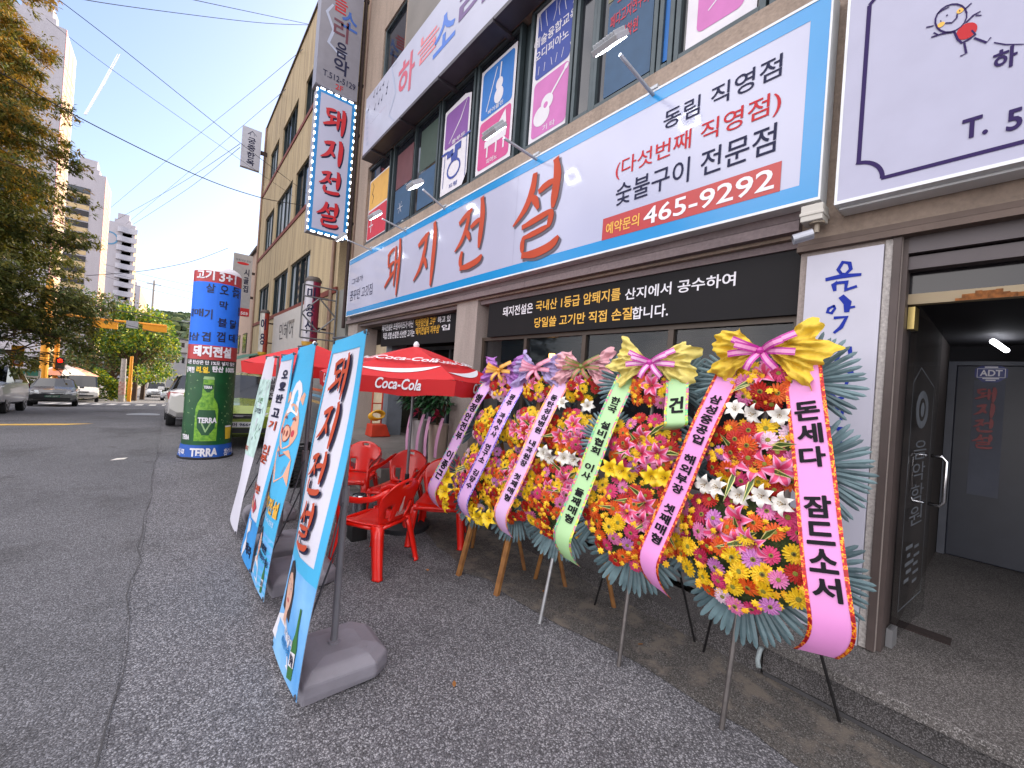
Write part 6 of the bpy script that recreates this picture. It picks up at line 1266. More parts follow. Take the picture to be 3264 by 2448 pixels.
# ------------------------------------------------------------------ red plastic armchairs
redp = mat('red_plastic', 'd4180a', rough=.28, var=.05, coat=.25, spec=.5)
def make_chair(label):
    t = thing('plastic_chair', label, 'chair', (0, 0, 0), 0, 'red plastic armchairs round the parasol')
    m = MB()
    def seat(u, v):
        x = (u-.5)*2; y = -.21+.45*v; w = .215+.03*v; z = .415+.022*x*x-.012*math.sin(math.pi*v)-(.05*((v-.85)/.15)**2 if v > .85 else 0)
        return (x*w, y, z)
    m.grid(seat, 10, 12); local(m, 'seat', redp, t, smooth=True, solid=.012)
    m = MB()
    def back(u, v):
        x = (u-.5)*2; z = .43+.40*v; w = (.20+.055*math.sin(min(1, v*1.25)*math.pi*.5))*(1-.0*v); top = 1-.32*abs(x)**2.6 if v > .5 else 1
        zz = .43+.40*v*(1-(.34*abs(x)**2.4)*max(0, v-.25)/.75)
        return (x*w, -.215-.115*v+.075*x*x*(.4+.6*v), zz)
    m.grid(back, 14, 14, 0, lambda i, j: (1 <= j <= 5 and i in (3, 10)) or (2 <= j <= 5 and i in (2, 11)) or (j == 12 and i in (6, 7)))
    b = local(m, 'backrest', redp, t, smooth=True, solid=.012)
    m = MB(); F = Fr((0, -.293, .50), (-1, 0, 0), (0, .0, 1)); F = Fr((0, -.268, .52), (-1, 0, 0), (0, -.28, 1))
    m.poly([(-.018,.0),(.018,.0),(.022,.05),(.012,.09),(.008,.15),(-.008,.15),(-.012,.09),(-.022,.05)], F, .013, 0); text(m, 'Coca-Cola', -.06, .06, -.035, -.008, F, .011, 0, .02, .3)
    F2_ = Fr((0, -.2475, .52), (1, 0, 0), (0, -.28, 1)); text(m, 'Coca-Cola', -.06, .06, -.01, .02, F2_, .012, 0, .02, .3); o = local(m, 'printing', mat('print_faded_white', 'd4a8a4', rough=.5), t)
    for s in (-1, 1):
        m = MB(); m.tube([(s*.262, .205, .40), (s*.272, .215, .52), (s*.278, .195, .605), (s*.28, .12, .632), (s*.278, -.02, .642), (s*.265, -.15, .672), (s*.242, -.235, .715), (s*.20, -.285, .765)], [(.016,.03),(.014,.028),(.013,.030),(.011,.030),(.011,.028),(.011,.026),(.011,.024),(.008,.012)], 10, flat=(0,0,1) if False else (s, 0, .4))
        local(m, 'arm', redp, t, smooth=True)
        for fr_, y0, y1, x0, x1 in ((1, .205, .262, .252, .285), (0, -.19, -.275, .205, .262)):
            m = MB(); sg_ = 1 if fr_ else -1
            prof = [(0, .43, .060), (.25, .33, .055), (.5, .22, .05), (.8, .09, .044), (1, .012, .040), (1.04, .0, .052)]
            vs = []
            for tt, z, w in prof:
                x = x0+(x1-x0)*tt; y = y0+(y1-y0)*tt
                vs += [(s*(x-w), y+sg_*.012, z), (s*(x-w*.35), y+sg_*.026, z), (s*(x+.012), y+sg_*.018, z), (s*(x+.022), y-sg_*w*.5, z), (s*(x+.016), y-sg_*w*1.1, z)]
            fs = [(l*5+k, l*5+k+1, (l+1)*5+k+1, (l+1)*5+k) for l in range(len(prof)-1) for k in range(4)]
            m.add(vs, fs); local(m, 'leg', redp, t, smooth=True, solid=.009)
    m = MB(); m.tube([(-.24,.235,.385),(-.12,.245,.40),(.12,.245,.40),(.24,.235,.385)], (.02), 8); m.tube([(-.235,.2,.40),(-.2,-.2,.40)], .018, 8); m.tube([(.235,.2,.40),(.2,-.2,.40)], .018, 8); m.tube([(-.2,-.205,.405),(.2,-.205,.405)], .018, 8); local(m, 'seat_rim', redp, t, smooth=True)
    return t
ch0 = make_chair('red plastic armchair beside the portrait banner, its back showing white print')
def face(d): return math.atan2(d[1], d[0])-math.pi/2
def put(o, x, y, d): o.location = (x, y, .006); o.rotation_euler = (0, 0, face(d))
put(ch0, 1.56, 3.70, (-.45, .90))
for x, y, d, lb in ((2.16, 4.60, (-.80,-.60), 'red plastic armchair with glossy backrest close to the flower pots'),
                    (1.90, 5.35, (-.70,-.72), 'red plastic armchair by the red carpeted steps'),
                    (2.36, 3.92, (-.62,-.78), 'red plastic armchair half hidden by the violet bowed flower wreath')):
    c = dup(ch0); c['label'] = lb; put(c, x, y, d)

# ------------------------------------------------------------------ parasols
canr = mat('parasol_red', 'b81216', rough=.6, var=.04, bump=.05, bs=300); canw = mat('parasol_white', 'cfcfd4', rough=.6, var=.03); poleg = mat('parasol_pole', '8b8b90', rough=.35, metal=.6)
def parasol(label, cx, cy, ztop, R, drop, rot, n=6, white=True, pole_to=0.0):
    t = thing('parasol', label, 'parasol', (cx, cy, 0)); ze = ztop-drop
    def P(k, f, extra=0.0):
        a = rot+2*math.pi*k/n; return Vector((cx+R*f*math.cos(a), cy+R*f*math.sin(a), ztop-drop*f**1.12+extra))
    m = MB()
    for k in range(n):
        A_, B_ = (lambda f, k=k: P(k, f)), (lambda f, k=k: P(k+1, f))
        def pan(u, v, A_=A_, B_=B_): 
            f = .03+.97*v; q = A_(f)*(1-u)+B_(f)*u; q.z -= .03*math.sin(math.pi*u)*v; return q
        m.grid(pan, 8, 8, 0)
        def val(u, v, A_=A_, B_=B_):
            q = A_(1.0)*(1-u)+B_(1.0)*u; q.z -= .03*math.sin(math.pi*u)+.155*v+.008*math.sin(u*14); c = Vector((cx, cy, 0)); d = (q-c); d.z = 0; q += d.normalized()*(.012-.02*v)*1.0; return q
        m.grid(val, 8, 2, 0)
        if white:
            def wv(u, v, A_=A_, B_=B_):
                f = .74+.10*v*math.sin(math.pi*min(1, u*1.0))-.16*(u-.5)*1.0+.02; f = min(.985, f+.12*(u-.5)**2*0); q = A_(f)*(1-u)+B_(f)*u; q.z -= .03*math.sin(math.pi*u)*f-.006; return q
            m.grid(wv, 12, 2, 1)
    can = m.build('canopy', [canr, canw], t, smooth=False)
    m = MB()
    for k in range(n):
        A0, B0, A1, B1 = P(k, .46), P(k+1, .46), P(k, .66), P(k+1, .66)
        up = ((A0+B0)/2-(A1+B1)/2).normalized(); u = (B0-A0).normalized(); F = Fr((A1+B1)/2, u, up)
        if white:
            text(m, 'Coca-Cola', -.30*R, .30*R, .03, .15, F, .022, 0, .02, .3)
            p = (P(k, 1)+P(k+1, 1))/2; dv = Vector((p.x-cx, p.y-cy, 0)).normalized(); F = Fr(p+dv*.004+Vector((0,0,-.13)), u, (0,0,1)); text(m, 'Coca-Cola', -.20*R, .20*R, .0, .105, F, .012, 0, .02, .3)
            F = Fr(p-dv*.0+Vector((0,0,-.13)), -u, (0,0,1)); text(m, 'Coca-Cola', -.2*R, .2*R, .0, .10, F, .012, 1, .02, .3)
    if white: m.build('lettering', [canw, mat('print_through','b06068',rough=.7)], t)
    m = MB()
    for k in range(n): m.tube([P(k, .02, -.015), P(k, .5, -.015), P(k, 1.0, -.02)], .006, 6); m.tube([P(k, .5, -.02), (cx, cy, ztop-drop*.95)], .005, 6)
    m.build('rib', poleg, t)
    m = MB(); m.cyl((cx, cy, pole_to+.35), (cx, cy, ztop+.02), .017); m.build('pole', poleg, t)
    m = MB(); m.cyl((cx, cy, pole_to), (cx, cy, pole_to+.62), .026); m.tube([(cx-.04, cy, .52+pole_to), (cx-.09, cy, .54+pole_to)], .012); m.build('sleeve', mat('sleeve_black','1b1b1e',rough=.5), t)
    m = MB(); m.lathe([(.30,0),(.30,.05),(.22,.10),(.05,.12),(.03,.14)], (cx, cy, pole_to), 24); m.build('base', mat('parasol_base','222226',rough=.6), t)
    m = MB(); m.lathe([(.03,-.01),(.035,.02),(.02,.05),(.0,.06)], (cx, cy, ztop), 12); m.build('finial', canw, t)
parasol('red soft drink parasol with white wave and lettering over the plastic chairs', 2.20, 4.45, 2.12, 1.07, .36, rad(25))
parasol('plain red parasol standing farther along, half hidden behind the banner stands', 1.72, 7.0, 2.16, .98, .34, rad(10), white=False)

# things about the chairs and doorway
t = thing('ash_bin', 'shiny steel ash can standing on the ground among the red chairs', 'bin', (1.62, 4.35, 0))
m = MB(); m.lathe([(.0,.002),(.075,.002),(.078,.30),(.072,.31),(.07,.27),(.0,.27)], (1.62,4.35,.16), 24); m.build('body', mat('polished_steel','b8b8bc',rough=.18,metal=1,var=0), t, smooth=False)
m = MB(); m.box(1.54,1.70,4.27,4.43,0,.16); m.build('stand', mat('stand_black','1c1c1e',rough=.6), t)
# two potted plants with gift ribbons
potm = mat('glazed_pot_white','b5b0b0',rough=.3,var=.04); potc = mat('glazed_pot_cream','a8978a',rough=.4,var=.05); leafd = mat('glossy_leaf','1f4424',rough=.35,var=.3,vs=8,island=.5); stemm = mat('bark_brown','4a3626',rough=.9); ribp = mat('ribbon_pink','c48fb0',rough=.45,var=.05); ribr = mat('ribbon_crimson','a81f45',rough=.5,var=.1)
def pot(label, x, y, zt, r, h, pm, seed, tall, names):
    t = thing('potted_plant', label, 'potted plant', (x, y, .42)); random.seed(seed)
    m = MB(); m.lathe([(0,.0),(r*.82,.0),(r*.9,h*.5),(r,h),(r*1.03,h+.02),(r*.92,h+.02),(r*.9,h-.04),(0,h-.04)], (x, y, .42), 28); m.build('pot', pm, t, smooth=False)
    m = MB(); top = .42+h
    for k in range(5): m.tube([(x+random.uniform(-.04,.04), y+random.uniform(-.04,.04), top-.05), (x+random.uniform(-.08,.08), y+random.uniform(-.08,.08), top+tall*.4), (x+random.uniform(-.22,.22), y+random.uniform(-.22,.22), top+tall*.85)], .012)
    m.build('stem', stemm, t)
    m = MB()
    for k in range(420):
        th = random.uniform(0, 6.28); rr = .34*math.sqrt(random.random()); zz = top+tall*(.35+.6*random.random()); p = Vector((x+rr*math.cos(th), y+rr*math.sin(th), zz)); d = Vector((math.cos(th)*.8+random.uniform(-.5,.5), math.sin(th)*.8+random.uniform(-.5,.5), random.uniform(-.7,.35))).normalized(); l = random.uniform(.10,.17); w = l*.22
        sd_ = d.cross(Vector((0,0,1))).normalized()*w; m.add([p, p+d*l*.45+sd_, p+d*l+Vector((0,0,-.03)), p+d*l*.45-sd_], [(0,1,2,3)])
    m.build('foliage', leafd, t)
    m = MB()
    for k in range(9):
        a = k*.7; c = Vector((x-.12, y-.1, top+.16)); d = Vector((math.cos(a)*.5-.3, math.sin(a)*.5-.3, math.sin(a*1.7)*.8)).normalized(); s_ = d.cross(Vector((.3,.2,1))).normalized()*.04
        m.add([c, c+d*.07+s_, c+d*.13, c+d*.07-s_], [(0,1,2,3)], 1)
    for sgn in (-1, 1):
        px, py = x-.14+.10*sgn*.6, y-.14-.10*sgn
        m.grid(lambda u, v: (px-.06*v-.03*math.sin(3*v), py+.045*(u-.5)*2+.05*sgn*v, top+.14-.62*v), 2, 8, 0)
    o = m.build('ribbon', [ribp, ribr], t)
    q = MB(); Fq = Fr((x-.225, y-.2, 0), (0,-1,0), (0,0,1)); 
    if names: vtext(q, '축발전', -(.0)-.10, top-.02, top-.4, .05, Fq, .03, 0, .02); q.build('lettering', T_bk, t)
pot('tall white glazed pot with leafy plant and pink gift ribbons on the platform', 3.27, 6.25, 0, .155, .62, potm, 3, .75, True)
pot('cream glazed pot with dark leafy plant against the pier', 3.35, 5.78, 0, .165, .60, potc, 7, .70, False)
# red hand truck with coiled yellow hose
t = thing('hand_truck', 'red steel box trolley with upright frame and coiled yellow hose by the doorway', 'trolley', (3.25, 9.0, .42)); rd = mat('trolley_red','b5341c',rough=.5,var=.15)
p0 = gz(792, 945, .42); p1 = gz(823, 943, .42); cx_, cy_ = (p0.x+p1.x)/2+.12, (p0.y+p1.y)/2+.1
m = MB(); fr_ = Fr((cx_, cy_, .43), (1,0,0), (0,1,0)); m.add([fr_(*q) for q in ((-.22,-.18,0),(.22,-.18,0),(.22,.18,0),(-.22,.18,0),(-.20,-.15,.26),(.12,-.15,.26),(.12,.15,.26),(-.20,.15,.26))], [(0,3,2,1),(4,5,6,7),(0,1,5,4),(1,2,6,5),(2,3,7,6),(3,0,4,7)]); m.build('box', rd, t, bevel=.015)
m = MB(); m.tube([fr_(-.12,.12,.25),fr_(-.12,.12,.95),fr_(.10,.12,.97),fr_(.10,.12,.25)], .018); m.tube([fr_(-.12,.12,.7),fr_(.1,.12,.7)], .012); m.build('frame', rd, t)
m = MB()
for k in range(4): m.tube([fr_(-.05+.15*math.cos(a*.5)+.01*k, .08-.03*k, .42+.09*math.sin(a*.5)+.015*k) for a in range(13)], .018, 6, caps=False)
m.build('hose', mat('hose_yellow','d09a1c',rough=.5), t, smooth=True)
# crates and carton behind the banners
crm = mat('crate_black','17181a',rough=.6,var=.1)
def crate(label, x, y, z, s=(.36,.5,.30)):
    t = thing('crate', label, 'crate', (x, y, z), 0); m = MB(); sx, sy, sz = s
    m.box(x-sx/2,x+sx/2,y-sy/2,y+sy/2,z,z+.02)
    for k in range(5):
        h0 = z+.02+k*(sz-.02)/5; h1 = h0+(sz-.02)/5*.62
        m.box(x-sx/2,x-sx/2+.015,y-sy/2,y+sy/2,h0,h1); m.box(x+sx/2-.015,x+sx/2,y-sy/2,y+sy/2,h0,h1); m.box(x-sx/2+.015,x+sx/2-.015,y-sy/2,y-sy/2+.015,h0,h1); m.box(x-sx/2+.015,x+sx/2-.015,y+sy/2-.015,y+sy/2,h0,h1)
    for a in (-1,1):
        for b in (-1,1): m.box(x+a*(sx/2-.02)-.02,x+a*(sx/2-.02)+.02,y+b*(sy/2-.02)-.02,y+b*(sy/2-.02)+.02,z+.0205,z+sz)
    m.build('shell', crm, t); return t
crate('black plastic crate standing on the ground behind the pig banner', 1.62, 6.9, 0); crate('black plastic crate stacked on the one behind the pig banner', 1.62, 6.9, .302)
crate('black plastic crate on the ground between the two parasols', 1.75, 7.9, 0)
t = thing('carton', 'pale carton with green printed side on the ground beside the black crates', 'box', (1.95, 6.55, 0)); m = MB(); m.box(1.82,2.06,6.4,6.7,0,.26); m.build('box', mat('carton_pale','a8a48a',rough=.7,var=.1), t, bevel=.006)
m = MB(); m.rect(-6.7,-6.4,.06,.18,wallfr(1.82),.003); m.rect(1.84,2.04,.06,.18,Fr((0,6.4,0),(1,0,0),(0,0,1)),.003); m.build('printed_panel', mat('carton_green','3f7a3a',rough=.6), t)
# litter
lit = mat('dry_leaf','8a5a2c',rough=.9,var=.3); litw = mat('paper_scrap','c9c4bc',rough=.8)
random.seed(21)
for k, (x, y) in enumerate(((1.35,1.95),(2.55,2.45),(1.05,1.25),(2.62,1.55),(.9,4.9),(2.3,.35),(1.9,3.3),(-.35,9.3))):
    m = MB(); a = random.uniform(0,6); s = .022; F = Fr((x, y, .012), (math.cos(a), math.sin(a), .1), (-math.sin(a), math.cos(a), .2)); m.poly([(-s,0),(-.3*s,.5*s),(.6*s,.4*s),(1.2*s,0),(.5*s,-.5*s),(-.4*s,-.4*s)], F, 0, 0)
    tag(m.build('fallen_leaf', lit), ('small dry fallen leaf lying on the asphalt' if x < 2.2 else 'small dry fallen leaf lying on the dirty gutter strip'), 'leaf', 'fallen leaves')
m = MB(); F = Fr((-.6,9.6,.012),(1,.2,.05),(0,1,.1)); m.poly([(-.1,-.03),(.08,-.05),(.12,.03),(-.02,.06)], F); tag(m.build('paper_scrap', litw), 'crumpled white paper scrap on the road by the inflatable column', 'litter')
# ------------------------------------------------------------------ congratulation wreaths
PET = {'pink': ('d0609c','e08ab8'), 'hot': ('c4245e','d84a80'), 'red': ('a8120e','c02418'), 'orange': ('cf4210','e06a1c'), 'yellow': ('dcae08','f0cc20'), 'blush': ('dcb0c8','e8d0dc'), 'mauve': ('b864ac','cc88c4'), 'crimson': ('98103a','b82050')}
petm = {k: mat('petal_'+k, a, rough=.55, col2=b, vs=40, island=.35, thin=.2) for k, (a, b) in PET.items()}
ctr = mat('flower_eye', '8f8a2c', rough=.8, col2='5c5a1c', vs=90); ctrd = mat('flower_eye_dark', '3a2a18', rough=.9)
filler = mat('filler_yellow', 'd89a06', rough=.6, col2='ecc020', vs=60, island=.5)
lilp = mat('lily_pink', 'cc3a68', rough=.5, col2='d84a78', vs=30); lile = mat('lily_edge', 'd88aac', rough=.5); lilw = mat('lily_white', 'd8d4cc', rough=.5, var=.03); lily_ = mat('lily_yellow', 'e0bc18', rough=.5, var=.06); stam = mat('stamen', '8a6a20', rough=.7)
palm = mat('palm_leaf', '5f777c', rough=.5, col2='405459', vs=14, island=.6, bump=.1, bs=80)
varg = mat('striped_leaf_green', '3d5a22', rough=.45, var=.15); vare = mat('striped_leaf_cream', 'c9c27a', rough=.45)
gap_shade = mat('backing_gap_shade', '4a5a30', rough=.95, col2='2c3a1c', vs=30, bump=.8, bs=60)  # foam backing, dark green so gaps between flowers look shaded
def gerbera_mesh(key, dark_eye=False, seed=0):
    random.seed(seed); m = MB(); R_ = 1.0
    for lay, (n, r1, z1, w) in enumerate(((17, 1.0, .06, .135), (15, .80, .16, .12), (12, .50, .20, .09))):
        for k in range(n):
            a = 2*math.pi*(k+.5*lay)/n+random.uniform(-.06,.06); ca, sa = math.cos(a), math.sin(a); rr = r1*random.uniform(.93, 1.04); dz = random.uniform(-.05,.05)
            pt = lambda r, s, z: (r*ca-s*sa, r*sa+s*ca, z)
            m.add([pt(.16,-.04,.06+.05*lay), pt(.16,.04,.06+.05*lay), pt(rr*.55,w*.9,z1+.02+dz), pt(rr*.55,0,z1-.03+dz), pt(rr*.55,-w*.9,z1+.02+dz), pt(rr*.90,w*.75,z1+dz), pt(rr*.90,-w*.75,z1+dz), pt(rr,0,z1-.02+dz)],
                  [(0,1,2,3),(0,3,4),(3,2,5,7),(4,3,7,6)], 0)
    m.lathe([(.24,.14),(.22,.22),(.12,.25),(.0,.23)], (0,0,0), 12, 1)
    if dark_eye: m.lathe([(.13,.255),(.0,.26)], (0,0,0), 10, 2)
    me = bpy.data.meshes.new('gerbera'); me.from_pydata(m.v, [], m.f)
    for x in (petm[key], ctr, ctrd): me.materials.append(x)
    me.polygons.foreach_set('material_index', m.m); me.update(); return me
GM = {k: [gerbera_mesh(k, i % 2 == 1, i*7+len(k)) for i in range(2)] for k in PET}
def lily_mesh(mc, me_, seed):
    random.seed(seed); m = MB()
    for k in range(6):
        a = k*math.pi/3+random.uniform(-.08,.08); ca, sa = math.cos(a), math.sin(a); W_ = .23 if k % 2 else .18
        def pt(u, v, ca=ca, sa=sa, W_=W_):
            r = .05+.95*v; z = .10+.62*math.sin(min(1, v*1.15)*math.pi*.55)-.40*v**3; w = W_*math.sin(math.pi*min(1,(.12+.88*v))**.9)*1.35; s = (u-.5)*2*w; z += .10*abs(u-.5)*math.sin(math.pi*v); return (r*ca-s*sa, r*sa+s*ca, z)
        o = len(m.f); m.grid(pt, 4, 6, 0)
        for i in range(o, len(m.f)):
            if (i-o) % 4 in (0, 3): m.m[i] = 1
    for k in range(5): a = k*1.257; m.tube([(0,0,.2),(.16*math.cos(a),.16*math.sin(a),.72)], .014, 5, 2); m.tube([(.16*math.cos(a)-.03,.16*math.sin(a),.72),(.16*math.cos(a)+.04,.16*math.sin(a)+.03,.74)], .03, 5, 2)
    me = bpy.data.meshes.new('lily'); me.from_pydata(m.v, [], m.f)
    for x in (mc, me_, stam): me.materials.append(x)
    me.polygons.foreach_set('material_index', m.m); me.polygons.foreach_set('use_smooth', [True]*len(m.f)); me.update(); return me
LM = {'pink': lily_mesh(lilp, lile, 1), 'white': lily_mesh(lilw, lilw, 2), 'yellow': lily_mesh(lily_, lily_, 3)}
def place(me, name, parent, p, nrm, r, spin):
    o = bpy.data.objects.new(name, me); COL.objects.link(o); o.parent = parent
    q = Vector(nrm).to_track_quat('Z', 'Y').to_matrix().to_4x4(); o.matrix_local = Matrix.Translation(p) @ q @ Matrix.Rotation(spin, 4, 'Z') @ Matrix.Diagonal((r, r, r, 1)); return o
metal = mat('easel_steel', '6f6a68', rough=.45, metal=.8, var=.2, vs=20); metalw = mat('easel_white_steel', '9a9a9c', rough=.35, metal=.6, var=.15, vs=20); wood = mat('easel_wood', '6e4620', rough=.7, col2='8f6230', vs=12, bump=.2, bs=60); ironb = mat('easel_black_iron', '1c1a1b', rough=.6, metal=.4)
def wreath(label, x, y, yaw, seed, rib_c, foil, bow_c, knot_c, leg_m, back_m, ltxt, rtxt, tiers, lil, pal, sc=1.0, backs=((.42,.62),(-.40,.60)), rbw=.15, ripe=.46, tilt=.16):
    random.seed(seed)
    t = thing('flower_wreath', label, 'flower wreath', (x, y, 0), rad(-90+yaw), 'congratulation flower wreaths before the shop window'); t.scale = (sc, sc, sc)
    P = lambda u, v, n=0.0: Vector((u, v*tilt-n, v))
    nv = Vector((0, -1, tilt)).normalized()
    # easel
    m = MB(); r = .0135 if leg_m in (metal, metalw) else .02
    if leg_m is wood:
        m.box(-.022, .022, -.018, .018, 0, 1.9, 0, M=Matrix.Shear('XY', 4, (0, tilt)) if False else Matrix(((1,0,0,0),(0,1,tilt,.03),(0,0,1,0),(0,0,0,1))))
    else: m.cyl(P(0, 0, -.0), P(0, 1.9, -.02), r)
    local(m, 'leg', leg_m, t)
    for bx, by in backs:
        m = MB(); m.tube([P(bx*.15, 1.35, -.03), (bx, by, .0)], .0085 if back_m is ironb else .019, 7); local(m, 'leg', back_m, t)
    m = MB(); m.tube([P(-.16, 1.35, -.03), P(.16, 1.35, -.03)], .012); m.tube([P(-.2, .8, -.03), P(.2, .8, -.03)], .012); local(m, 'crossbar', back_m, t)
    # backing
    m = MB()
    for (uc, vc, ru, rv) in tiers:
        m.grid(lambda a, b: P(uc+ru*.98*b*math.cos(2*math.pi*a), vc+rv*.98*b*math.sin(2*math.pi*a), .015+.065*(1-b*b)), 22, 6)
    local(m, 'backing', gap_shade, t, smooth=True)
    # palm leaf fans
    m = MB()
    def leaflet(c, ang, r0, r1, w, n):
        d = Vector((math.cos(ang), 0, math.sin(ang))); d.y = d.z*tilt; s = Vector((-math.sin(ang), 0, math.cos(ang)))*w; b = P(*c, n)
        dr = Vector((0, random.uniform(-.012,.02), 0)); f = Vector((0,-.006,0)); q = lambda r, k, sg: b+d*r+s*sg+dr*k
        m.add([q(r0,0,-.22), q(r0,0,.22), q(r0+(r1-r0)*.35,.3,-.5), q(r0+(r1-r0)*.35,.3,.0)+f, q(r0+(r1-r0)*.35,.3,.5), q(r0+(r1-r0)*.78,.7,-.5), q(r0+(r1-r0)*.78,.7,0)+f, q(r0+(r1-r0)*.78,.7,.5), q(r0+(r1-r0)*.94,.95,-.34), q(r0+(r1-r0)*.94,.95,.34), q(r1,1,0)],
              [(0,1,3),(0,3,2),(1,4,3),(2,3,6,5),(3,4,7,6),(5,6,8),(6,7,9),(8,6,10),(6,9,10)])
    (u1,v1,a1,b1),(u2,v2,a2,b2),(u3,v3,a3,b3) = tiers
    for sgn in (1, -1):
        for (c, lo, hi, n, r0, r1) in (((sgn*.15, v1+.02), -40, 74, 16, .05, .285), ((sgn*.21, v2-.02), -48, 62, 18, .06, .30), ((sgn*.25, v3-.04), -62, 40, 17, .07, .285)):
            for k in range(n):
                g_ = rad(lo+(hi-lo)*k/(n-1)+random.uniform(-2,2)); ang = g_ if sgn > 0 else math.pi-g_
                leaflet(c, ang, r0, r1*random.uniform(.95,1.04), .0245, .004*(k % 2))
    for k in range(25): leaflet((0, v3-.16), rad(-168+156*k/24+random.uniform(-1.5,1.5)), .10, .345*random.uniform(.95,1.03), .031, .004*(k % 2))
    local(m, 'palm_leaves', palm, t)
    # gerberas
    pts = []
    for ti, (uc, vc, ru, rv) in enumerate(tiers):
        tries = 0; cnt = 0; lim = (15, 29, 60)[ti]
        while cnt < lim and tries < 1500:
            tries += 1; a = random.uniform(0, 6.283); q = math.sqrt(random.random())
            u = uc+ru*q*math.cos(a); v = vc+rv*q*math.sin(a)
            if any((u-pu)**2+(v-pv)**2 < (.064 if ti < 2 else .070)**2 for pu, pv in pts): continue
            if any((u-lu)**2+(v-lv)**2 < .05**2 for lu, lv, _, _ in lil): continue
            pts.append((u, v)); cnt += 1
            n = .075+.085*(1-q*q)+random.uniform(-.012,.015); col = pal[(cnt*7+random.randrange(3)) % len(pal)]
            d = Vector(((u-uc)/ru*.55+random.uniform(-.22,.22), -1, (v-vc)/rv*.55+random.uniform(-.2,.25)))
            place(random.choice(GM[col]), 'gerbera', t, P(u, v, n), d, random.uniform(.047,.060), random.uniform(0, 6))
    # lilies and striped leaves
    for u, v, kd, r in lil:
        d = Vector((random.uniform(-.5,.5), -1, random.uniform(-.3,.4))); place(LM[kd], 'lily', t, P(u, v, .115), d, r, random.uniform(0, 6))
    m = MB()
    for u, v, kd, r in lil:
        if kd != 'pink' or random.random() < .35: continue
        for k in range(2):
            a = random.uniform(0, 6.28); l = random.uniform(.15,.22); d = Vector((math.cos(a), -.35, math.sin(a)*.9+.2)).normalized(); s = d.cross(Vector((0,-1,0))).normalized()*.016; b = P(u, v, .12)
            ce = b+d*l+Vector((0,-.02,-.02)); mid = b+d*l*.5
            m.add([b, mid+s*.6, ce, mid-s*.6], [(0,1,2,3)], 0); m.add([b, mid+s*.6, ce, mid+s], [(0,3,2,1)], 1); m.add([b, mid-s*.6, ce, mid-s], [(0,1,2,3)], 1)
    local(m, 'striped_leaves', [varg, vare], t)
    # little yellow filler flowers
    m = MB()
    for ti, (uc, vc, ru, rv) in enumerate(tiers):
        for k in range((36, 80, 130)[ti]):
            a = random.uniform(0, 6.283); q = math.sqrt(random.random())*1.04; u = uc+ru*q*math.cos(a); v = vc+rv*q*math.sin(a); b = P(u, v, .07+.075*(1-min(1,q*q))+random.uniform(0,.03)); R_ = random.uniform(.015,.026)
            tx = Vector((random.uniform(-.4,.4),-1,random.uniform(-.4,.4))).normalized(); e1 = tx.orthogonal().normalized(); e2 = tx.cross(e1)
            vs = [b+tx*.006]
            for j in range(14): w = 2*math.pi*j/14; rr = R_*(1.0 if j % 2 else .62); vs.append(b+e1*(rr*math.cos(w))+e2*(rr*math.sin(w)))
            m.add(vs, [(0, 1+j, 1+(j+1) % 14) for j in range(14)])
    o = local(m, 'filler_flowers', filler, t); o['kind'] = 'stuff'
    # the two long ribbons
    for sgn, txt, w in ((-1, ltxt, .125), (1, rtxt, rbw)):
        if txt == '': continue
        tp = Vector((sgn*.17, 1.96)); bt = Vector((sgn*ripe, .63)) if sgn < 0 else (Vector((.47, .66)) if len(txt) > 2 else Vector((.235, 1.56))); D = bt-tp; L = D.length; dr = D/L; sd = Vector((-dr.y, dr.x))*(1 if True else 1)
        if sd.x < 0: sd = -sd
        def rb(a, s, c=0.0, tp=tp, dr=dr, sd=sd, L=L, w=w, sgn=sgn):   # a metres across, s metres down from the top
            k = s/L; curl = max(0, k-.88)/.12; p = tp+dr*s+sd*a; n = .075+.15*min(1,k)+.03*math.sin(math.pi*min(1,k))+.012*math.sin(9*k+sgn)
            p = p - Vector((sgn*.06*curl*curl, 0)); return P(p.x, p.y, n-.05*curl*curl+c)
        m = MB(); m.grid(lambda a, b: rb((a-.5)*w, b*L*1.04), 4, 44, 0); r_ = local(m, 'ribbon', rib_c, t, smooth=True)
        m = MB()
        for e in (-1, 1): m.grid(lambda a, b: rb(e*(w*.5+.016*a-.006), b*L*1.04, .003), 1, 44, 0)
        o = local(m, 'foil_edge', foil, r_, smooth=True)
        if txt:
            m = MB(); n = max(4, len(txt)) if L > .8 else 1; s0 = .22 if L > .8 else .14; cs = (L*.84-s0)/n
            for i, ch in enumerate(txt):
                if ch == ' ': continue
                sc_ = s0+cs*(i+.5); hw = min(w*.36, cs*.56); hh = min(cs*.43, w*.42)
                text(m, ch, -hw, hw, -hh, hh, None,   .004, 0, .042, warp=lambda a, b, c, sc_=sc_: rb(a, sc_-b, c))
            local(m, 'lettering', T_bk, r_)
    # bow of tulle with a ribbon knot
    m = MB(); ph = random.uniform(0, 6)
    for sgn in (1, -1):
        def lobe(u, v, sgn=sgn):
            a = (u-.5)*1.75; r = .02+.265*v*(1+.13*math.sin(4.2*u*3.14+ph*sgn)+.06*math.sin(23*u+ph)+.03*math.sin(61*u)); pl = math.sin(u*21+ph*sgn+1.5*math.sin(v*5))*.018*v+.012*math.sin(u*47+ph+3*v)*v+.014*math.sin(v*13+u*17)+.010*math.sin(v*31+u*29+ph)
            return P(sgn*(.01+r*math.cos(a)), 2.0+r*math.sin(a)*.82, .10+.05*math.sin(v*3.0)+pl)
        m.grid(lobe, 56, 12)
    local(m, 'bow', bow_c, t, smooth=True)
    m = MB()
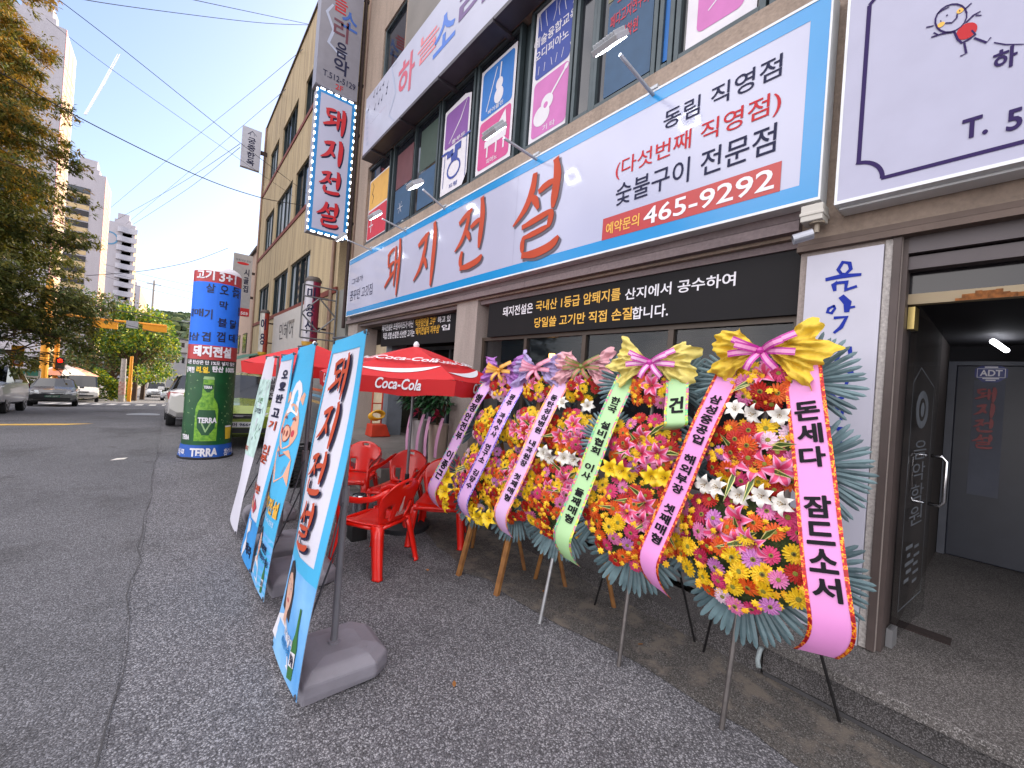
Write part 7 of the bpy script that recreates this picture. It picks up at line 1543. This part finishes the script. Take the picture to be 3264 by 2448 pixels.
    for k, (dx, dz) in enumerate(((.16,.09),(-.15,.07),(.17,-.01),(-.16,-.02),(.09,-.10),(-.05,-.11),(.12,.05),(-.11,.03))):
        b = P(0, 2.0, .165); d = Vector((dx, -.02-.01*k, dz)); s = Vector((-dz, 0, dx)).normalized()*.019
        m.grid(lambda u, v: b+d*v+s*(u-.5)*2+Vector((0,-.035*math.sin(math.pi*v),0)), 3, 6, 0)
        m.grid(lambda u, v: b+d*v+s*(u-.5)*1.0+Vector((0,-.035*math.sin(math.pi*v)-.002,0)), 1, 6, 1)
    m.lathe([(0,-.02),(.02,-.016),(.028,0),(.02,.016),(0,.02)], P(0,2.0,.18), 10, 0)
    local(m, 'bow_knot', knot_c, t, smooth=False)
    return t
tulle = lambda n, c: mat('tulle_'+n, c, rough=.6, var=.05, vs=9, bump=.15, bs=90, thin=.15)
satin = lambda n, c: mat('satin_'+n, c, rough=.35, var=.03)
F_red = foil_mat('foil_red_gold', [(.40,'8c0c14'),(.52,'c02018'),(.56,'f0b020'),(.64,'d84018'),(.75,'a01048')], 55)
F_irg = foil_mat('foil_green', [(.3,'2a9a60'),(.42,'b8c838'),(.5,'c83a88'),(.6,'30b080'),(.72,'d8c040')], 22)
F_irp = foil_mat('foil_purple_gold', [(.3,'6a2a98'),(.45,'d89a20'),(.55,'c85090'),(.65,'e8c040'),(.75,'5a3ab0')], 22)
F_pur = foil_mat('foil_violet', [(.3,'4a1c90'),(.48,'7a50c8'),(.58,'c0c0e8'),(.66,'3a3ab8'),(.78,'8a30a0')], 60)
F_iri = foil_mat('foil_rainbow', [(.28,'20b0b0'),(.40,'d8d050'),(.5,'a060c8'),(.6,'d0a0c0'),(.72,'30a8a0')], 20)
TI = lambda s=1.0: ((0,1.82,.15*s,.12),(0,1.42,.245*s,.19),(0,.94,.36*s,.30))
PAL1 = ['pink','orange','yellow','hot','yellow','red','mauve','orange','pink','yellow','blush','orange','hot','red','yellow','crimson']
PAL2 = ['red','hot','orange','pink','yellow','red','yellow','mauve','hot','orange','red','orange']
PAL3 = ['red','orange','hot','yellow','pink','orange','red','mauve','yellow']
WL = lambda row, r=.068: [(u, row+.012*math.sin(u*20), 'white', r) for u in (-.21,-.13,-.02,.09,.19)]
pk = lambda u, v, s=.088: [(u-.085, v-.03, 'pink', s), (u+.02, v+.06, 'pink', s*1.05), (u+.11, v-.03, 'pink', s), (u+.01, v-.05, 'pink', s*.95)]
wreath('flower wreath with yellow bow and two pink ribbons edged in red and gold', 2.36, .89, 0, 11, satin('pink','d186c0'), F_red, tulle('gold','e0bc38'), [satin('magenta','b02a8c'), satin('blossom','d98cb8')], metal, ironb, '삼성중공업 해외부장 셋째매형', '돈세다 잠드소서', TI(1.02),
       pk(.03,1.41)+WL(1.22)+[(-.11,1.66,'white',.062),(0,1.655,'white',.065),(.11,1.66,'white',.062)]+pk(-.02,1.02)+[(.02,1.86,'pink',.08)], PAL1, 1.02, ((.37,.60),(-.36,.56)), tilt=.175)
wreath('flower wreath with pale yellow bow and two pale green ribbons', 2.31, 1.51, 16, 23, satin('green','9fc58e'), F_irg, tulle('lemon','dccb70'), [satin('magenta2','b83c98'), satin('pale','d8a8c8')], metal, ironb, '한국 설비협회 이사 둘째매형', '건', TI(.98),
       pk(0,1.42)+[(u,1.24,'yellow',.08) for u in (-.2,-.1,.08,.18)]+pk(.05,1.0,.092)+[(.02,1.84,'pink',.085)], PAL2, .985, ((.35,.62),(-.42,.60)), .125, tilt=.20)
wreath('flower wreath with pink tulle bow and a lilac ribbon edged in gold and purple', 2.20, 2.13, 16, 37, satin('lilac','c9a2cc'), F_irp, tulle('rose','d8a0a8'), [satin('leaf','6e7a38'), satin('wine','a86a5a')], metalw, wood, '동탄성심병원 내과원장 첫째매형', '', TI(.98),
       pk(.0,1.44)+WL(1.24,.075)+[(-.12,1.67,'white',.065),(.1,1.67,'white',.065)]+pk(.02,1.02)+[(0,1.85,'pink',.085)], PAL3, .97, ((.36,.62),(-.40,.60)), .12, tilt=.30)
wreath('flower wreath with lavender bow and a pink ribbon with violet glitter edges', 2.15, 2.62, 13, 41, satin('orchid','c79ccc'), F_pur, tulle('lavender','a896c4'), [satin('coral','c87890'), satin('blossom2','d898b0')], wood, wood, '광주 과학수사 연구소 김양수', '', TI(.95),
       pk(.0,1.44)+pk(.0,1.02,.092)+[(u,.62,'yellow',.09) for u in (-.34,-.26,-.15)]+[(.0,1.84,'pink',.08)], PAL3, .955, ((.36,.60),(-.38,.58)), .12, tilt=.28)
wreath('flower wreath next to the red chairs, violet bow and pink ribbon with rainbow edges', 2.07, 3.08, 10, 53, satin('orchid2','c79cc8'), F_iri, tulle('violet','a468b4'), [satin('amber','d0902c'), satin('amber2','d8a850')], wood, wood, '행정안전부 이종근', '', TI(.92),
       [(u,1.42,'yellow',.08) for u in (-.1,.02,.12)]+[(-.36,.86,'yellow',.10),(-.33,.72,'yellow',.10),(-.24,.62,'yellow',.09)]+pk(.02,1.05), PAL1, .94, ((.36,.60),(-.38,.58)), .12, tilt=.29)
